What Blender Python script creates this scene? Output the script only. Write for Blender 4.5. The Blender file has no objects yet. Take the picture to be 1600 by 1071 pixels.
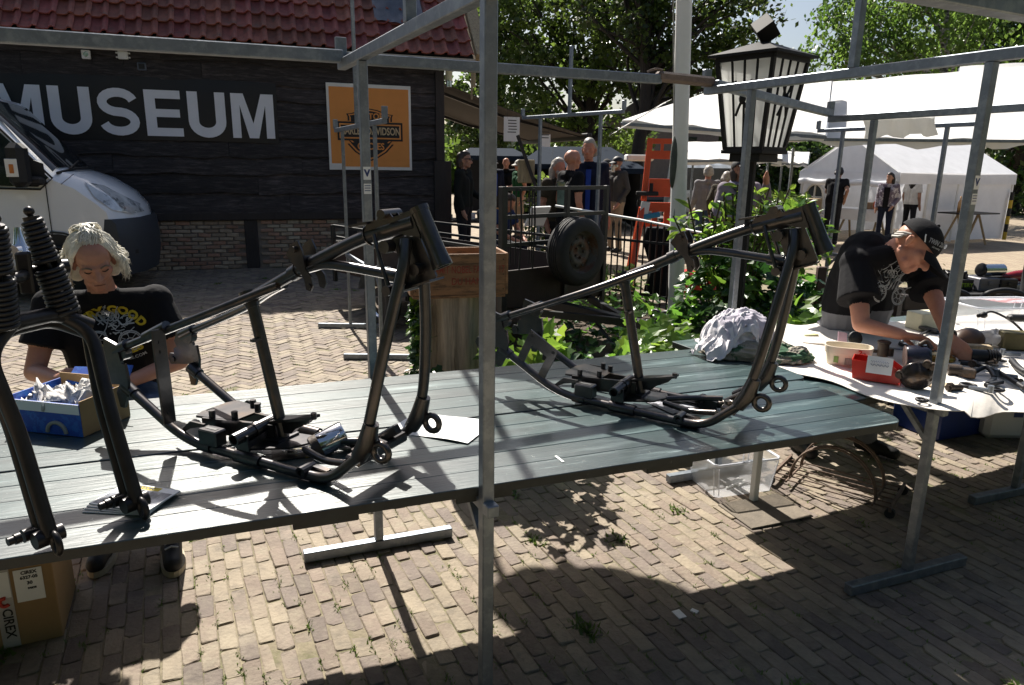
import bpy, math, random
import numpy as np
from mathutils import Vector, Matrix, Euler
from mathutils.bvhtree import BVHTree
rnd = random.Random(7)
scene = bpy.context.scene
col = scene.collection
R_ = math.radians
# ---------------------------------------------------------------- camera, light, exposure
FPX, CH = 1106.0, 1.70
PITCH, ROLL = math.atan((535.5 - 258) / FPX), R_(0.8)
_F = Vector((0, math.cos(PITCH), -math.sin(PITCH)))
_R0, _U0 = Vector((1, 0, 0)), Vector((0, math.sin(PITCH), math.cos(PITCH)))
_R = math.cos(ROLL) * _R0 + math.sin(ROLL) * _U0
_U = -math.sin(ROLL) * _R0 + math.cos(ROLL) * _U0
cd = bpy.data.cameras.new('camera')
cd.sensor_width = 36; cd.lens = 36 * FPX / 1600; cd.clip_end = 600; cd.clip_start = 0.05
cam = bpy.data.objects.new('camera', cd); col.objects.link(cam)
cam.matrix_world = Matrix(((_R.x, _U.x, -_F.x, 0), (_R.y, _U.y, -_F.y, 0), (_R.z, _U.z, -_F.z, CH), (0, 0, 0, 1)))
scene.camera = cam
SUN_EL, SUN_AZ = R_(47), R_(-21.4)          # azimuth from +Y, positive towards +X
wd = bpy.data.worlds.new('World'); scene.world = wd; wd.use_nodes = True
nt = wd.node_tree; bg = nt.nodes['Background']
sky = nt.nodes.new('ShaderNodeTexSky'); sky.sky_type = 'NISHITA'; sky.sun_disc = False
sky.sun_elevation = SUN_EL; sky.sun_rotation = SUN_AZ; sky.air_density = 1.0; sky.dust_density = 2.6
nt.links.new(sky.outputs[0], bg.inputs[0]); bg.inputs[1].default_value = 0.052
sl = bpy.data.lights.new('sun', 'SUN'); sl.energy = 5.0; sl.angle = R_(0.53); sl.color = (1, .94, .85)
so = bpy.data.objects.new('sun', sl); col.objects.link(so)
sdir = Vector((math.sin(SUN_AZ) * math.cos(SUN_EL), math.cos(SUN_AZ) * math.cos(SUN_EL), math.sin(SUN_EL)))
so.rotation_euler = sdir.to_track_quat('Z', 'Y').to_euler(); so.location = (-8, 20, 25)
vs = scene.view_settings
vs.view_transform = 'Standard'; vs.look = 'None'; vs.gamma = 1; vs.use_curve_mapping = False; vs.exposure = 1.08
scene.cycles.max_bounces = 8; scene.cycles.transparent_max_bounces = 16; scene.cycles.use_denoising = True

def ray(x, y): return _F + (x - 800) / FPX * _R - (y - 535.5) / FPX * _U
def G(x, y, z=0.0):                       # point of a horizontal plane seen at a pixel of the 1600x1071 photograph
    d = ray(x, y); return Vector((0, 0, CH)) + d * ((z - CH) / d.z)
def W(x, y, Y):                           # point at ground distance Y seen at a pixel
    d = ray(x, y); return Vector((0, 0, CH)) + d * (Y / d.y)
def PL(x, y, p0, n):                      # point of a plane seen at a pixel
    d = ray(x, y); c = Vector((0, 0, CH)); return c + d * ((Vector(p0) - c).dot(n) / d.dot(n))
V = lambda *a: Vector(a)

# ---------------------------------------------------------------- mesh builder
def crom(pts, k=4, closed=False):
    P = [Vector(p) for p in pts]; n = len(P); out = []
    rng = range(n if closed else n - 1)
    for i in rng:
        if closed: a, b, c, d = P[i - 1], P[i], P[(i + 1) % n], P[(i + 2) % n]
        else: a, b, c, d = P[max(i - 1, 0)], P[i], P[i + 1], P[min(i + 2, n - 1)]
        for j in range(k):
            t = j / k
            out.append(.5 * ((2 * b) + (c - a) * t + (2 * a - 5 * b + 4 * c - d) * t * t + (3 * b - a - 3 * c + d) * t ** 3))
    if not closed: out.append(P[-1])
    return out
def fillet(pts, r, k=5):
    P = [Vector(p) for p in pts]; out = [P[0]]
    for i in range(1, len(P) - 1):
        a, b, c = P[i - 1], P[i], P[i + 1]
        u, w = (a - b), (c - b); rr = min(r, u.length * .48, w.length * .48)
        s, e = b + u.normalized() * rr, b + w.normalized() * rr
        for j in range(k + 1):
            t = j / k; out.append(s * (1 - t) ** 2 + b * 2 * t * (1 - t) + e * t * t)
    out.append(P[-1]); return out

class MB:
    def __init__(s): s.v = []; s.f = []; s.sm = []; s.mi = []; s.cm = 0
    def add(s, vs, fs, smooth=False):
        o = len(s.v); s.v += [tuple(p) for p in vs]
        for f in fs: s.f.append(tuple(i + o for i in f)); s.sm.append(smooth); s.mi.append(s.cm)
        return s
    def box(s, c, d, R=None, ch=0.0):
        hx, hy, hz = d[0] / 2, d[1] / 2, d[2] / 2; c = Vector(c)
        def tr(p):
            p = Vector(p); return (R @ p if R is not None else p) + c
        if ch <= 0:
            vs = [tr((x * hx, y * hy, z * hz)) for z in (-1, 1) for y in (-1, 1) for x in (-1, 1)]
            return s.add(vs, [(0, 2, 3, 1), (4, 5, 7, 6), (0, 1, 5, 4), (2, 6, 7, 3), (0, 4, 6, 2), (1, 3, 7, 5)])
        ch = min(ch, hx * .9, hy * .9, hz * .9); vs = []; ix = {}
        for sx in (-1, 1):
            for sy in (-1, 1):
                for sz in (-1, 1):
                    for ax in range(3):
                        p = [sx * (hx - ch), sy * (hy - ch), sz * (hz - ch)]
                        p[ax] += (sx, sy, sz)[ax] * ch
                        ix[(sx, sy, sz, ax)] = len(vs); vs.append(tr(p))
        fs = []
        for ax in range(3):
            o1, o2 = [a for a in range(3) if a != ax]
            for sg in (-1, 1):
                q = []
                for a, b in ((-1, -1), (1, -1), (1, 1), (-1, 1)):
                    k = [0, 0, 0]; k[ax] = sg; k[o1] = a; k[o2] = b; q.append(ix[(*k, ax)])
                fs.append(q)
        for ax in range(3):
            o1, o2 = [a for a in range(3) if a != ax]
            for a in (-1, 1):
                for b in (-1, 1):
                    k = [0, 0, 0]; k[o1] = a; k[o2] = b
                    k1 = k[:]; k1[ax] = -1; k2 = k[:]; k2[ax] = 1
                    fs.append([ix[(*k1, o1)], ix[(*k2, o1)], ix[(*k2, o2)], ix[(*k1, o2)]])
        for sx in (-1, 1):
            for sy in (-1, 1):
                for sz in (-1, 1): fs.append([ix[(sx, sy, sz, a)] for a in range(3)])
        ctr = Vector(c)
        out = []
        for f in fs:
            P = [Vector(vs[i]) for i in f]; nn = (P[1] - P[0]).cross(P[2] - P[0])
            out.append(f if nn.dot(sum(P, Vector()) / len(P) - ctr) > 0 else f[::-1])
        return s.add(vs, out)
    def bar(s, a, b, w, h=None, up=(0, 0, 1), ch=0.0):          # rectangular bar from a to b
        a, b = Vector(a), Vector(b); h = h or w; d = b - a; z = d.normalized(); u = Vector(up)
        if abs(z.dot(u)) > .98: u = Vector((0, 1, 0))
        x = u.cross(z).normalized(); y = z.cross(x)
        return s.box((a + b) / 2, (w, h, d.length), Matrix((x, y, z)).transposed(), ch)
    def tube(s, pts, r, n=8, caps=True, closed=False, smooth=True):
        P = [Vector(p) for p in pts]; m = len(P); rs = list(r) if hasattr(r, '__len__') else [r] * m
        T = []
        for i in range(m):
            if closed: t = P[(i + 1) % m] - P[i - 1]
            else: t = P[min(i + 1, m - 1)] - P[max(i - 1, 0)]
            T.append(t.normalized() if t.length > 1e-9 else Vector((0, 0, 1)))
        u = T[0].orthogonal().normalized(); vs = []
        for i in range(m):
            if i:
                q = T[i - 1].rotation_difference(T[i]); u = q @ u
            u = (u - T[i] * u.dot(T[i])).normalized(); w = T[i].cross(u)
            for j in range(n):
                a = 2 * math.pi * j / n; vs.append(P[i] + (u * math.cos(a) + w * math.sin(a)) * rs[i])
        fs = []
        for i in range(m if closed else m - 1):
            k = (i + 1) % m
            for j in range(n): fs.append((i * n + j, i * n + (j + 1) % n, k * n + (j + 1) % n, k * n + j))
        s.add(vs, fs, smooth)
        if caps and not closed:
            s.add([vs[j] for j in range(n)], [tuple(range(n))[::-1]]); s.add([vs[(m - 1) * n + j] for j in range(n)], [tuple(range(n))])
        return s
    def cyl(s, a, b, r, n=12, r2=None): return s.tube([a, b], [r, r if r2 is None else r2], n)
    def pipe(s, a, b, r, ri, n=14):                             # hollow tube
        a, b = Vector(a), Vector(b); z = (b - a).normalized(); u = z.orthogonal().normalized(); w = z.cross(u); vs = []
        for p, q in ((a, r), (b, r), (b, ri), (a, ri)):
            for j in range(n):
                t = 2 * math.pi * j / n; vs.append(p + (u * math.cos(t) + w * math.sin(t)) * q)
        return s.add(vs, [(k * n + j, k * n + (j + 1) % n, (k + 1) % 4 * n + (j + 1) % n, (k + 1) % 4 * n + j) for k in range(4) for j in range(n)])
    def lathe(s, prof, c=(0, 0, 0), R=None, n=16, smooth=True, ang=2 * math.pi):
        c = Vector(c); vs = []; full = ang > 6.28
        N = n if full else n + 1
        for r, z in prof:
            for j in range(N):
                a = ang * j / n; p = Vector((r * math.cos(a), r * math.sin(a), z)); vs.append((R @ p if R is not None else p) + c)
        fs = []
        for i in range(len(prof) - 1):
            for j in range(n):
                k = (j + 1) % N; fs.append((i * N + j, i * N + k, (i + 1) * N + k, (i + 1) * N + j))
        return s.add(vs, fs, smooth)
    def ball(s, c, r, n=10, m=7, R=None):
        r = r if hasattr(r, '__len__') else (r, r, r); vs = []; c = Vector(c)
        for i in range(m + 1):
            t = math.pi * i / m
            for j in range(n):
                a = 2 * math.pi * j / n; p = Vector((r[0] * math.sin(t) * math.cos(a), r[1] * math.sin(t) * math.sin(a), r[2] * math.cos(t)))
                vs.append((R @ p if R is not None else p) + c)
        fs = [(i * n + j, (i + 1) * n + j, (i + 1) * n + (j + 1) % n, i * n + (j + 1) % n) for i in range(m) for j in range(n)]
        return s.add(vs, fs, True)
    def prism(s, poly, o, x, y, d):                             # polygon in plane (o,x,y) pushed out by vector d
        o, x, y, d = Vector(o), Vector(x), Vector(y), Vector(d); n = len(poly)
        A = [o + x * p[0] + y * p[1] for p in poly]; B = [a + d for a in A]
        fs = [tuple(range(n))[::-1], tuple(range(n, 2 * n))] + [(i, (i + 1) % n, n + (i + 1) % n, n + i) for i in range(n)]
        ar = sum(poly[i][0] * poly[(i + 1) % n][1] - poly[(i + 1) % n][0] * poly[i][1] for i in range(n))
        if (ar > 0) != (x.cross(y).dot(d) > 0): fs = [f[::-1] for f in fs]
        return s.add(A + B, fs)
    def grid(s, P, smooth=True, flip=False):                    # P[i][j] rows of points
        m = len(P[0]); fs = [(i * m + j, i * m + j + 1, (i + 1) * m + j + 1, (i + 1) * m + j) for i in range(len(P) - 1) for j in range(m - 1)]
        if flip: fs = [f[::-1] for f in fs]
        return s.add([p for r in P for p in r], fs, smooth)
    def sheet(s, P, th):                                        # grid with thickness along z
        s.grid(P); Q = [[Vector(p) - Vector((0, 0, th)) for p in r] for r in P]; s.grid(Q, flip=True)
        for a, b in ((P[0], Q[0]), (P[-1], Q[-1]), ([r[0] for r in P], [r[0] for r in Q]), ([r[-1] for r in P], [r[-1] for r in Q])): s.grid([a, b])
        return s
    def mesh(s, name, mats):
        me = bpy.data.meshes.new(name); me.from_pydata(s.v, [], s.f)
        for m in (mats if isinstance(mats, (list, tuple)) else [mats]): me.materials.append(m)
        me.polygons.foreach_set('use_smooth', s.sm); me.polygons.foreach_set('material_index', s.mi); me.update(); return me
    def build(s, name, mats, parent=None): return put(name, s.mesh(name, mats), parent)

KIDS = {}
def put(name, me, parent=None, loc=None, rot=None):
    o = bpy.data.objects.new(name, me); col.objects.link(o)
    if parent is not None: o.parent = parent; KIDS.setdefault(parent.name, []).append(o)
    if loc is not None: o.location = loc
    if rot is not None: o.rotation_euler = rot
    return o
def thing(name, label, cat, loc=(0, 0, 0), rz=0.0, group=None):
    o = bpy.data.objects.new(name, None); col.objects.link(o); o.location = loc; o.rotation_euler = (0, 0, rz); o.empty_display_size = .1
    return tag(o, label, cat, group)
def tag(o, label, cat, group=None):
    o['label'] = label; o['category'] = cat
    if group: o['group'] = group
    return o
def kind(o, k): o['kind'] = k; return o
def struct(name, mb, m): return kind(mb.build(name, m), 'structure')
def dup(root, loc, rz, label, group=None):       # a copy of a thing with copies of its parts and sub-parts
    def cp(o, par):
        c = o.copy(); col.objects.link(c)
        if par is not None: c.parent = par; KIDS.setdefault(par.name, []).append(c)
        for k in KIDS.get(o.name, []): cp(k, c)
        return c
    r = cp(root, None); r.location = loc; r.rotation_euler = (0, 0, rz); r['label'] = label
    if group: r['group'] = group
    return r
def rotm(rx=0, ry=0, rz=0): return Euler((rx, ry, rz)).to_matrix()

# ---------------------------------------------------------------- materials
def mat(name, c, rough=.6, metal=0.0, var=.15, scale=6.0, bump=0.0, bscale=60.0, rndv=0.0, c2=None, c2s=3.0, c2t=(.52, .62),
        stretch=(1, 1, 1), spec=.5, rough2=None, coat=0.0, alpha=1.0, trans=0.0, hue=0.0):
    m = bpy.data.materials.new(name); m.use_nodes = True; t = m.node_tree; N = t.nodes; L = t.links; b = N['Principled BSDF']
    b.inputs['Roughness'].default_value = rough; b.inputs['Metallic'].default_value = metal
    b.inputs['Specular IOR Level'].default_value = spec; b.inputs['Coat Weight'].default_value = coat
    b.inputs['Alpha'].default_value = alpha; b.inputs['Transmission Weight'].default_value = trans
    tc = N.new('ShaderNodeTexCoord'); mp = N.new('ShaderNodeMapping'); mp.inputs['Scale'].default_value = stretch
    L.new(tc.outputs['Object'], mp.inputs[0])
    if rndv:
        oi = N.new('ShaderNodeObjectInfo'); ad = N.new('ShaderNodeVectorMath'); ad.operation = 'ADD'
        ms = N.new('ShaderNodeMath'); ms.operation = 'MULTIPLY'; ms.inputs[1].default_value = 37.0
        L.new(oi.outputs['Random'], ms.inputs[0]); L.new(mp.outputs[0], ad.inputs[0]); L.new(ms.outputs[0], ad.inputs[1]); src = ad.outputs[0]
    else: src = mp.outputs[0]
    n1 = N.new('ShaderNodeTexNoise'); n1.inputs['Scale'].default_value = scale; n1.inputs['Detail'].default_value = 6; n1.inputs['Roughness'].default_value = .65
    L.new(src, n1.inputs['Vector'])
    mr = N.new('ShaderNodeMapRange'); mr.inputs[1].default_value = .28; mr.inputs[2].default_value = .72
    mr.inputs[3].default_value = 1 - var; mr.inputs[4].default_value = 1 + var; L.new(n1.outputs[0], mr.inputs[0])
    hs = N.new('ShaderNodeHueSaturation'); hs.inputs['Color'].default_value = (*c, 1); L.new(mr.outputs[0], hs.inputs['Value'])
    out = hs.outputs[0]
    if c2 is not None:
        n2 = N.new('ShaderNodeTexNoise'); n2.inputs['Scale'].default_value = c2s; n2.inputs['Detail'].default_value = 8; n2.inputs['Roughness'].default_value = .7
        L.new(src, n2.inputs['Vector']); r2 = N.new('ShaderNodeMapRange'); r2.inputs[1].default_value = c2t[0]; r2.inputs[2].default_value = c2t[1]
        L.new(n2.outputs[0], r2.inputs[0]); mx = N.new('ShaderNodeMix'); mx.data_type = 'RGBA'; L.new(r2.outputs[0], mx.inputs[0])
        L.new(out, mx.inputs[6]); mx.inputs[7].default_value = (*c2, 1); out = mx.outputs[2]
        if rough2 is not None:
            r3 = N.new('ShaderNodeMapRange'); r3.inputs[3].default_value = rough; r3.inputs[4].default_value = rough2
            L.new(r2.outputs[0], r3.inputs[0]); L.new(r3.outputs[0], b.inputs['Roughness'])
    if rndv or hue:
        oi2 = N.new('ShaderNodeObjectInfo'); h2 = N.new('ShaderNodeHueSaturation'); q = N.new('ShaderNodeMapRange')
        q.inputs[3].default_value = 1 - rndv; q.inputs[4].default_value = 1 + rndv; L.new(oi2.outputs['Random'], q.inputs[0])
        L.new(q.outputs[0], h2.inputs['Value']); L.new(out, h2.inputs['Color']); out = h2.outputs[0]
        if hue:
            wn = N.new('ShaderNodeTexWhiteNoise'); wn.noise_dimensions = '1D'; L.new(oi2.outputs['Random'], wn.inputs['W'])
            q2 = N.new('ShaderNodeMapRange'); q2.inputs[3].default_value = .5 - hue; q2.inputs[4].default_value = .5 + hue
            L.new(wn.outputs[0], q2.inputs[0]); L.new(q2.outputs[0], h2.inputs['Hue'])
    L.new(out, b.inputs['Base Color'])
    if bump:
        n3 = N.new('ShaderNodeTexNoise'); n3.inputs['Scale'].default_value = bscale; n3.inputs['Detail'].default_value = 5; L.new(src, n3.inputs['Vector'])
        bp = N.new('ShaderNodeBump'); bp.inputs['Strength'].default_value = bump; bp.inputs['Distance'].default_value = .01
        L.new(n3.outputs[0], bp.inputs['Height']); L.new(bp.outputs[0], b.inputs['Normal'])
    return m
def leafmat(name, c, tr=.45, rndv=.25, gloss=.35):
    m = mat(name, c, rough=gloss, var=.25, scale=2.5, rndv=rndv, hue=.015); t = m.node_tree; N = t.nodes; L = t.links; b = N['Principled BSDF']
    tl = N.new('ShaderNodeBsdfTranslucent'); mx = N.new('ShaderNodeMixShader'); mx.inputs[0].default_value = tr
    h = N.new('ShaderNodeHueSaturation'); h.inputs['Value'].default_value = 2.3; h.inputs['Hue'].default_value = .485
    L.new(b.inputs['Base Color'].links[0].from_socket, h.inputs['Color']); L.new(h.outputs[0], tl.inputs[0])
    L.new(b.outputs[0], mx.inputs[1]); L.new(tl.outputs[0], mx.inputs[2]); L.new(mx.outputs[0], N['Material Output'].inputs[0]); return m
def clothmat(name, c, tr=.3):
    m = mat(name, c, rough=.75, var=.08, scale=3, bump=.25, bscale=9); t = m.node_tree; N = t.nodes; L = t.links; b = N['Principled BSDF']
    tl = N.new('ShaderNodeBsdfTranslucent'); tl.inputs[0].default_value = (*c, 1); mx = N.new('ShaderNodeMixShader'); mx.inputs[0].default_value = tr
    L.new(b.outputs[0], mx.inputs[1]); L.new(tl.outputs[0], mx.inputs[2]); L.new(mx.outputs[0], N['Material Output'].inputs[0]); return m
M = {}
M['galv'] = mat('galvanised steel', (.19, .215, .25), .45, .7, .15, 14, c2=(.26, .29, .32), c2s=22, c2t=(.48, .62), bump=.04)
M['darksteel'] = mat('bare steel', (.078, .076, .080), .29, .88, .3, 14, c2=(.115, .09, .072), c2s=7, c2t=(.5, .7), coat=.15)
M['forksteel'] = mat('fork steel', (.024, .022, .023), .36, .5, .3, 20)
M['blackmetal'] = mat('black metal', (.012, .012, .014), .48, .15, .2, 20)
M['black'] = mat('black', (.01, .01, .011), .6, 0, .2, 12)
M['rubber'] = mat('rubber', (.018, .018, .019), .75, 0, .25, 25, bump=.2, bscale=90)
M['white'] = mat('white paint', (.74, .74, .72), .5, 0, .06, 5)
M['paper'] = mat('paper', (.78, .78, .77), .8, 0, .05, 5)
M['chrome'] = mat('chrome', (.7, .7, .72), .12, 1, .05, 6)
M['rust'] = mat('rusty iron', (.15, .105, .08), .65, .4, .35, 25, bump=.3)
M['brown_metal'] = mat('old brown metal', (.06, .045, .035), .5, .4, .4, 18, c2=(.12, .07, .04), c2s=14, bump=.2)
def text_mesh(s, size, off=0.0, ext=.002, spacing=1.0, align='CENTER'):
    cu = bpy.data.curves.new('text', 'FONT'); cu.body = s; cu.size = size; cu.offset = off; cu.extrude = ext; cu.align_x = align; cu.align_y = 'CENTER'; cu.space_character = spacing; cu.resolution_u = 3
    o = bpy.data.objects.new('text', cu); col.objects.link(o); dg = bpy.context.evaluated_depsgraph_get(); dg.update()
    me = bpy.data.meshes.new_from_object(o.evaluated_get(dg)); bpy.data.objects.remove(o); bpy.data.curves.remove(cu); return me
def lettering(s, size, m, parent, o, x, y, off=0.0, ext=.002, name='lettering', spacing=1.0, sx=1.0):
    me = text_mesh(s, size, off, ext, spacing); me.materials.clear(); me.materials.append(m)
    x, y = Vector(x).normalized(), Vector(y).normalized(); z = x.cross(y)
    Mx = Matrix.Translation(Vector(o)) @ Matrix((x * sx, y, z)).transposed().to_4x4(); me.transform(Mx); return put(name, me, parent)
# ================================================================ the setting: ground, pavers, building
U26, V26 = Vector((.899, .438, 0)), Vector((-.438, .899, 0))     # stall axes
U21, V21 = Vector((.9336, .3584, 0)), Vector((-.3584, .9336, 0)) # table axes
M['joint'] = mat('joint soil', (.20, .17, .115), .95, 0, .35, 14, bump=.4, bscale=70, c2=(.085, .095, .03), c2s=4, c2t=(.50, .66))
M['soil'] = mat('garden soil', (.065, .045, .03), .95, 0, .5, 9, bump=.8, bscale=30)
BR = [mat('paver %d' % i, c, .85, 0, .22, 9, bump=.5, bscale=60, rndv=.16, c2=c2, c2s=16, c2t=(.5, .68)) for i, (c, c2) in enumerate([
    ((.170, .132, .103), (.21, .175, .13)), ((.20, .16, .12), (.23, .198, .145)), ((.142, .113, .095), (.185, .155, .122)), ((.18, .144, .114), (.16, .136, .107)), ((.23, .19, .138), (.195, .164, .123))])]
for m_ in BR:                                                     # large stains and sandy patches run across the bricks
    t = m_.node_tree; L = t.links; g = t.nodes.new('ShaderNodeNewGeometry'); b = t.nodes['Principled BSDF']; src_ = b.inputs['Base Color'].links[0].from_socket
    for sc_, lo, hi, c_ in ((1.6, .52, .70, (.34, .295, .215, 1)), (5.0, .56, .70, (.075, .062, .05, 1))):
        n_ = t.nodes.new('ShaderNodeTexNoise'); n_.inputs['Scale'].default_value = sc_; n_.inputs['Detail'].default_value = 9; n_.inputs['Roughness'].default_value = .72; L.new(g.outputs['Position'], n_.inputs['Vector'])
        r_ = t.nodes.new('ShaderNodeMapRange'); r_.inputs[1].default_value = lo; r_.inputs[2].default_value = hi; r_.inputs[4].default_value = .62; L.new(n_.outputs[0], r_.inputs[0])
        x_ = t.nodes.new('ShaderNodeMix'); x_.data_type = 'RGBA'; L.new(r_.outputs[0], x_.inputs[0]); L.new(src_, x_.inputs[6]); x_.inputs[7].default_value = c_; src_ = x_.outputs[2]
    L.new(src_, b.inputs['Base Color'])
fp = mat('far paving', (.27, .22, .165), .9, 0, .15, 1.5)
t = fp.node_tree; bt = t.nodes.new('ShaderNodeTexBrick'); tc = t.nodes.new('ShaderNodeTexCoord'); mp = t.nodes.new('ShaderNodeMapping')
mp.inputs['Rotation'].default_value = (0, 0, R_(64)); bt.inputs['Scale'].default_value = 4.6
for k, c in (('Color1', (.25, .19, .14, 1)), ('Color2', (.33, .27, .19, 1)), ('Mortar', (.13, .11, .075, 1))): bt.inputs[k].default_value = c
bt.inputs['Mortar Size'].default_value = .03; bt.inputs['Row Height'].default_value = .42; bt.inputs['Brick Width'].default_value = 1.0
t.links.new(tc.outputs['Object'], mp.inputs[0]); t.links.new(mp.outputs[0], bt.inputs[0]); t.links.new(bt.outputs[0], t.nodes['Principled BSDF'].inputs[0])
struct('ground', MB().grid([[(-90, -40, -.05), (120, -40, -.05)], [(-90, 160, -.05), (120, 160, -.05)]], flip=True), fp)
pav = struct('pavement', MB().grid([[(-9, .3, -.005), (12, .3, -.005)], [(-9, 12.6, -.005), (12, 12.6, -.005)]], flip=True), M['joint'])
def paver_mesh(L, Wd, seed, m):
    r = random.Random(seed); b = MB(); hx, hy, c = L / 2, Wd / 2, .0032
    jt = lambda: r.uniform(-.004, .004)
    lo = [(-hx, -hy), (hx, -hy), (hx, hy), (-hx, hy)]; lo = [(x + jt(), y + jt()) for x, y in lo]
    cut = r.random() < .35; pts = []
    for i, (x, y) in enumerate(lo):                                # worn corners
        k = .022 if (cut and i == seed % 4) else .007
        sx, sy = (1 if x > 0 else -1), (1 if y > 0 else -1)
        q = [(x - sx * k, y), (x, y - sy * k)]
        pts += q[::-1] if (i in (0, 2)) else q
    vs = [(x, y, -.03) for x, y in pts] + [(x, y, -c) for x, y in pts] + [(x * (1 - c / hx), y * (1 - c / hy), r.uniform(-.0015, .001)) for x, y in pts]
    n = 8; fs = [(k * n + j, k * n + (j + 1) % n, (k + 1) * n + (j + 1) % n, (k + 1) * n + j) for k in (0, 1) for j in range(n)] + [tuple(range(16, 24))]
    b.add(vs, fs); return b, m
cells = []                                                        # (x, y, angle, n-dist, herringbone?)
def in_bed(p):                                                     # garden bed behind the table
    return p.dot(V21) > 3.75 and p.x > -.62 and p.x < 3.0 and p.y < 8.6
a26 = math.atan2(V26.y, V26.x)
for i in range(-90, 200):
    for j in range(-14, 92):
        p = U26 * (i * .0625) + V26 * ((j + (i % 2) * .5 + .06 * math.sin(i * 1.7)) * .160)
        if not (-2.6 < p.x < 9.5 and .9 < p.y < 9.8): continue
        if p.dot(V21) > 3.75 and p.x < 1.3: continue
        if in_bed(p): continue
        cells.append((p, a26, False))
a45 = R_(20 + 45); hx, hy = Vector((math.cos(a45), math.sin(a45), 0)), Vector((-math.sin(a45), math.cos(a45), 0)); w = .0625; nn = 2.55
for i in range(-200, 200):
    for j in range(-36, 50):
        o = V(-2.5, 6, 0) + hx * (w * (i + nn * j)) + hy * (w * (i - nn * j))
        for p, a in ((o + hx * (w * nn / 2) + hy * (w / 2), a45), (o + hx * (w / 2) + hy * (w * (1 + nn / 2)), a45 + math.pi / 2)):
            if p.dot(V21) > 3.75 and -6.5 < p.x < 1.3 and p.y < 11.6 and not in_bed(p) and p.x < -.62 + max(0, p.y - 8.6) * .8: cells.append((p, a, True))
def seen(p):
    d = p - V(0, 0, CH); z = d.dot(_F)
    if z < .2: return None
    x, y = 800 + FPX * d.dot(_R) / z, 535.5 - FPX * d.dot(_U) / z
    return (x, y) if (-320 < x < 1950 and -50 < y < 1180) else None
cells = [c for c in cells if seen(c[0])]
def under_table(p):
    x, y = seen(p); return y < 876 - .151 * x + (0 if x < 1430 else 400)
cells.sort(key=lambda c: (under_table(c[0]), c[0].length))
protos = [paver_mesh(.1560, .0592, s, s % 5) for s in range(15)]
pm = [b.mesh('paver', BR[m]) for b, m in protos]
big = MB()
for k, (p, a, h) in enumerate(cells):
    z = rnd.gauss(0, .0022); rx, ry = rnd.gauss(0, .012), rnd.gauss(0, .010); s = rnd.randrange(15)
    if k < 300:
        put('brick', pm[s], pav, (p.x, p.y, z), (rx, ry, a + rnd.gauss(0, .012)))
    else:
        Mx = Euler((rx, ry, a + rnd.gauss(0, .012))).to_matrix(); b, m = protos[s]; big.cm = m
        big.add([Mx @ Vector(v) + V(p.x, p.y, z) for v in b.v], b.f)
kind(big.build('bricks', BR, pav), 'stuff')
def bed_pt(u, v): x = -.62 + 3.62 * u; y0 = (3.75 + .3584 * x) / .9336; return (x, y0 + (8.6 - y0) * v, .006 + .012 * abs(math.sin(x * 3 + v * 25)))
struct('garden_soil', MB().grid([[bed_pt(u, v) for u in np.linspace(0, 1, 14)] for v in np.linspace(0, 1, 14)], flip=True), M['soil'])
# grass and moss in the joints
M['grass'] = leafmat('grass', (.10, .15, .03), .4)
gm = MB()
for k in range(1500):
    p, a, h = cells[int(len(cells) * rnd.random() ** 1.6)]
    e = V(math.cos(a), math.sin(a), 0); q = p + e * rnd.uniform(-.1, .1) + V(-e.y, e.x, 0) * rnd.choice((-.0312, .0312))
    big_t = rnd.random() < .035
    for b in range(rnd.randint(5, 14) * (3 if big_t else 1)):
        c = q + e * rnd.gauss(0, .02) + V(rnd.gauss(0, .008), rnd.gauss(0, .008), 0) * (2.5 if big_t else 1); L = rnd.uniform(.008, .02) * (2.2 if big_t else 1); an = rnd.uniform(0, 6.28)
        d = V(math.cos(an), math.sin(an), 0); s_ = V(-d.y, d.x, 0) * L * .22
        gm.add([c - s_ + V(0, 0, -.004), c + s_ + V(0, 0, -.004), c + d * L * .8 + V(0, 0, L * .55)], [(0, 1, 2)])
kind(gm.build('grass_tufts', M['grass']), 'stuff')
tag(bpy.data.objects['grass_tufts'], 'small green tufts of grass and moss growing between the paving bricks', 'grass')

# ---------------------------------------------------------------- museum barn
C0 = V(-1.27, 12.6, 0); WA = R_(19); WE = V(-math.cos(WA), -math.sin(WA), 0); WM = V(math.sin(WA), -math.cos(WA), 0)
def WP(s, z, off=0.0): return C0 + WE * s + WM * off + V(0, 0, z)
M['plankwood'] = mat('black stained plank', (.030, .025, .026), .75, 0, .6, 4, bump=1.0, bscale=16, stretch=(1.2, 1.2, 9), rndv=.35, c2=(.12, .10, .10), c2s=3, c2t=(.50, .74))
M['postwood'] = mat('dark post', (.03, .024, .023), .7, 0, .3, 5, bump=.3, stretch=(6, 6, .8))
M['tile'] = mat('roof tile', (.23, .064, .050), .7, 0, .35, 9, rndv=.3, hue=.012, c2=(.10, .06, .05), c2s=7, c2t=(.55, .7), bump=.15)
M['mortar'] = mat('mortar', (.20, .17, .145), .95, 0, .25, 12, bump=.4)
WBR = [mat('wall brick %d' % i, c, .9, 0, .25, 12, rndv=.2, bump=.4) for i, c in enumerate([(.37, .30, .225), (.33, .20, .145), (.31, .24, .18), (.44, .385, .30), (.25, .165, .125)])]
barn = thing('museum_barn', 'black timber barn with red pantile roof and low brick base behind the van', 'building', C0, 0)
L0 = lambda p: p - C0
def wbox(b, s0, s1, z0, z1, o0, o1, ch=0.0):
    c = L0(WP((s0 + s1) / 2, (z0 + z1) / 2, (o0 + o1) / 2)); b.box(c, (abs(s1 - s0), abs(z1 - z0), abs(o1 - o0)), Matrix((-WE, V(0, 0, 1), WM)).transposed(), ch)
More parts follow.
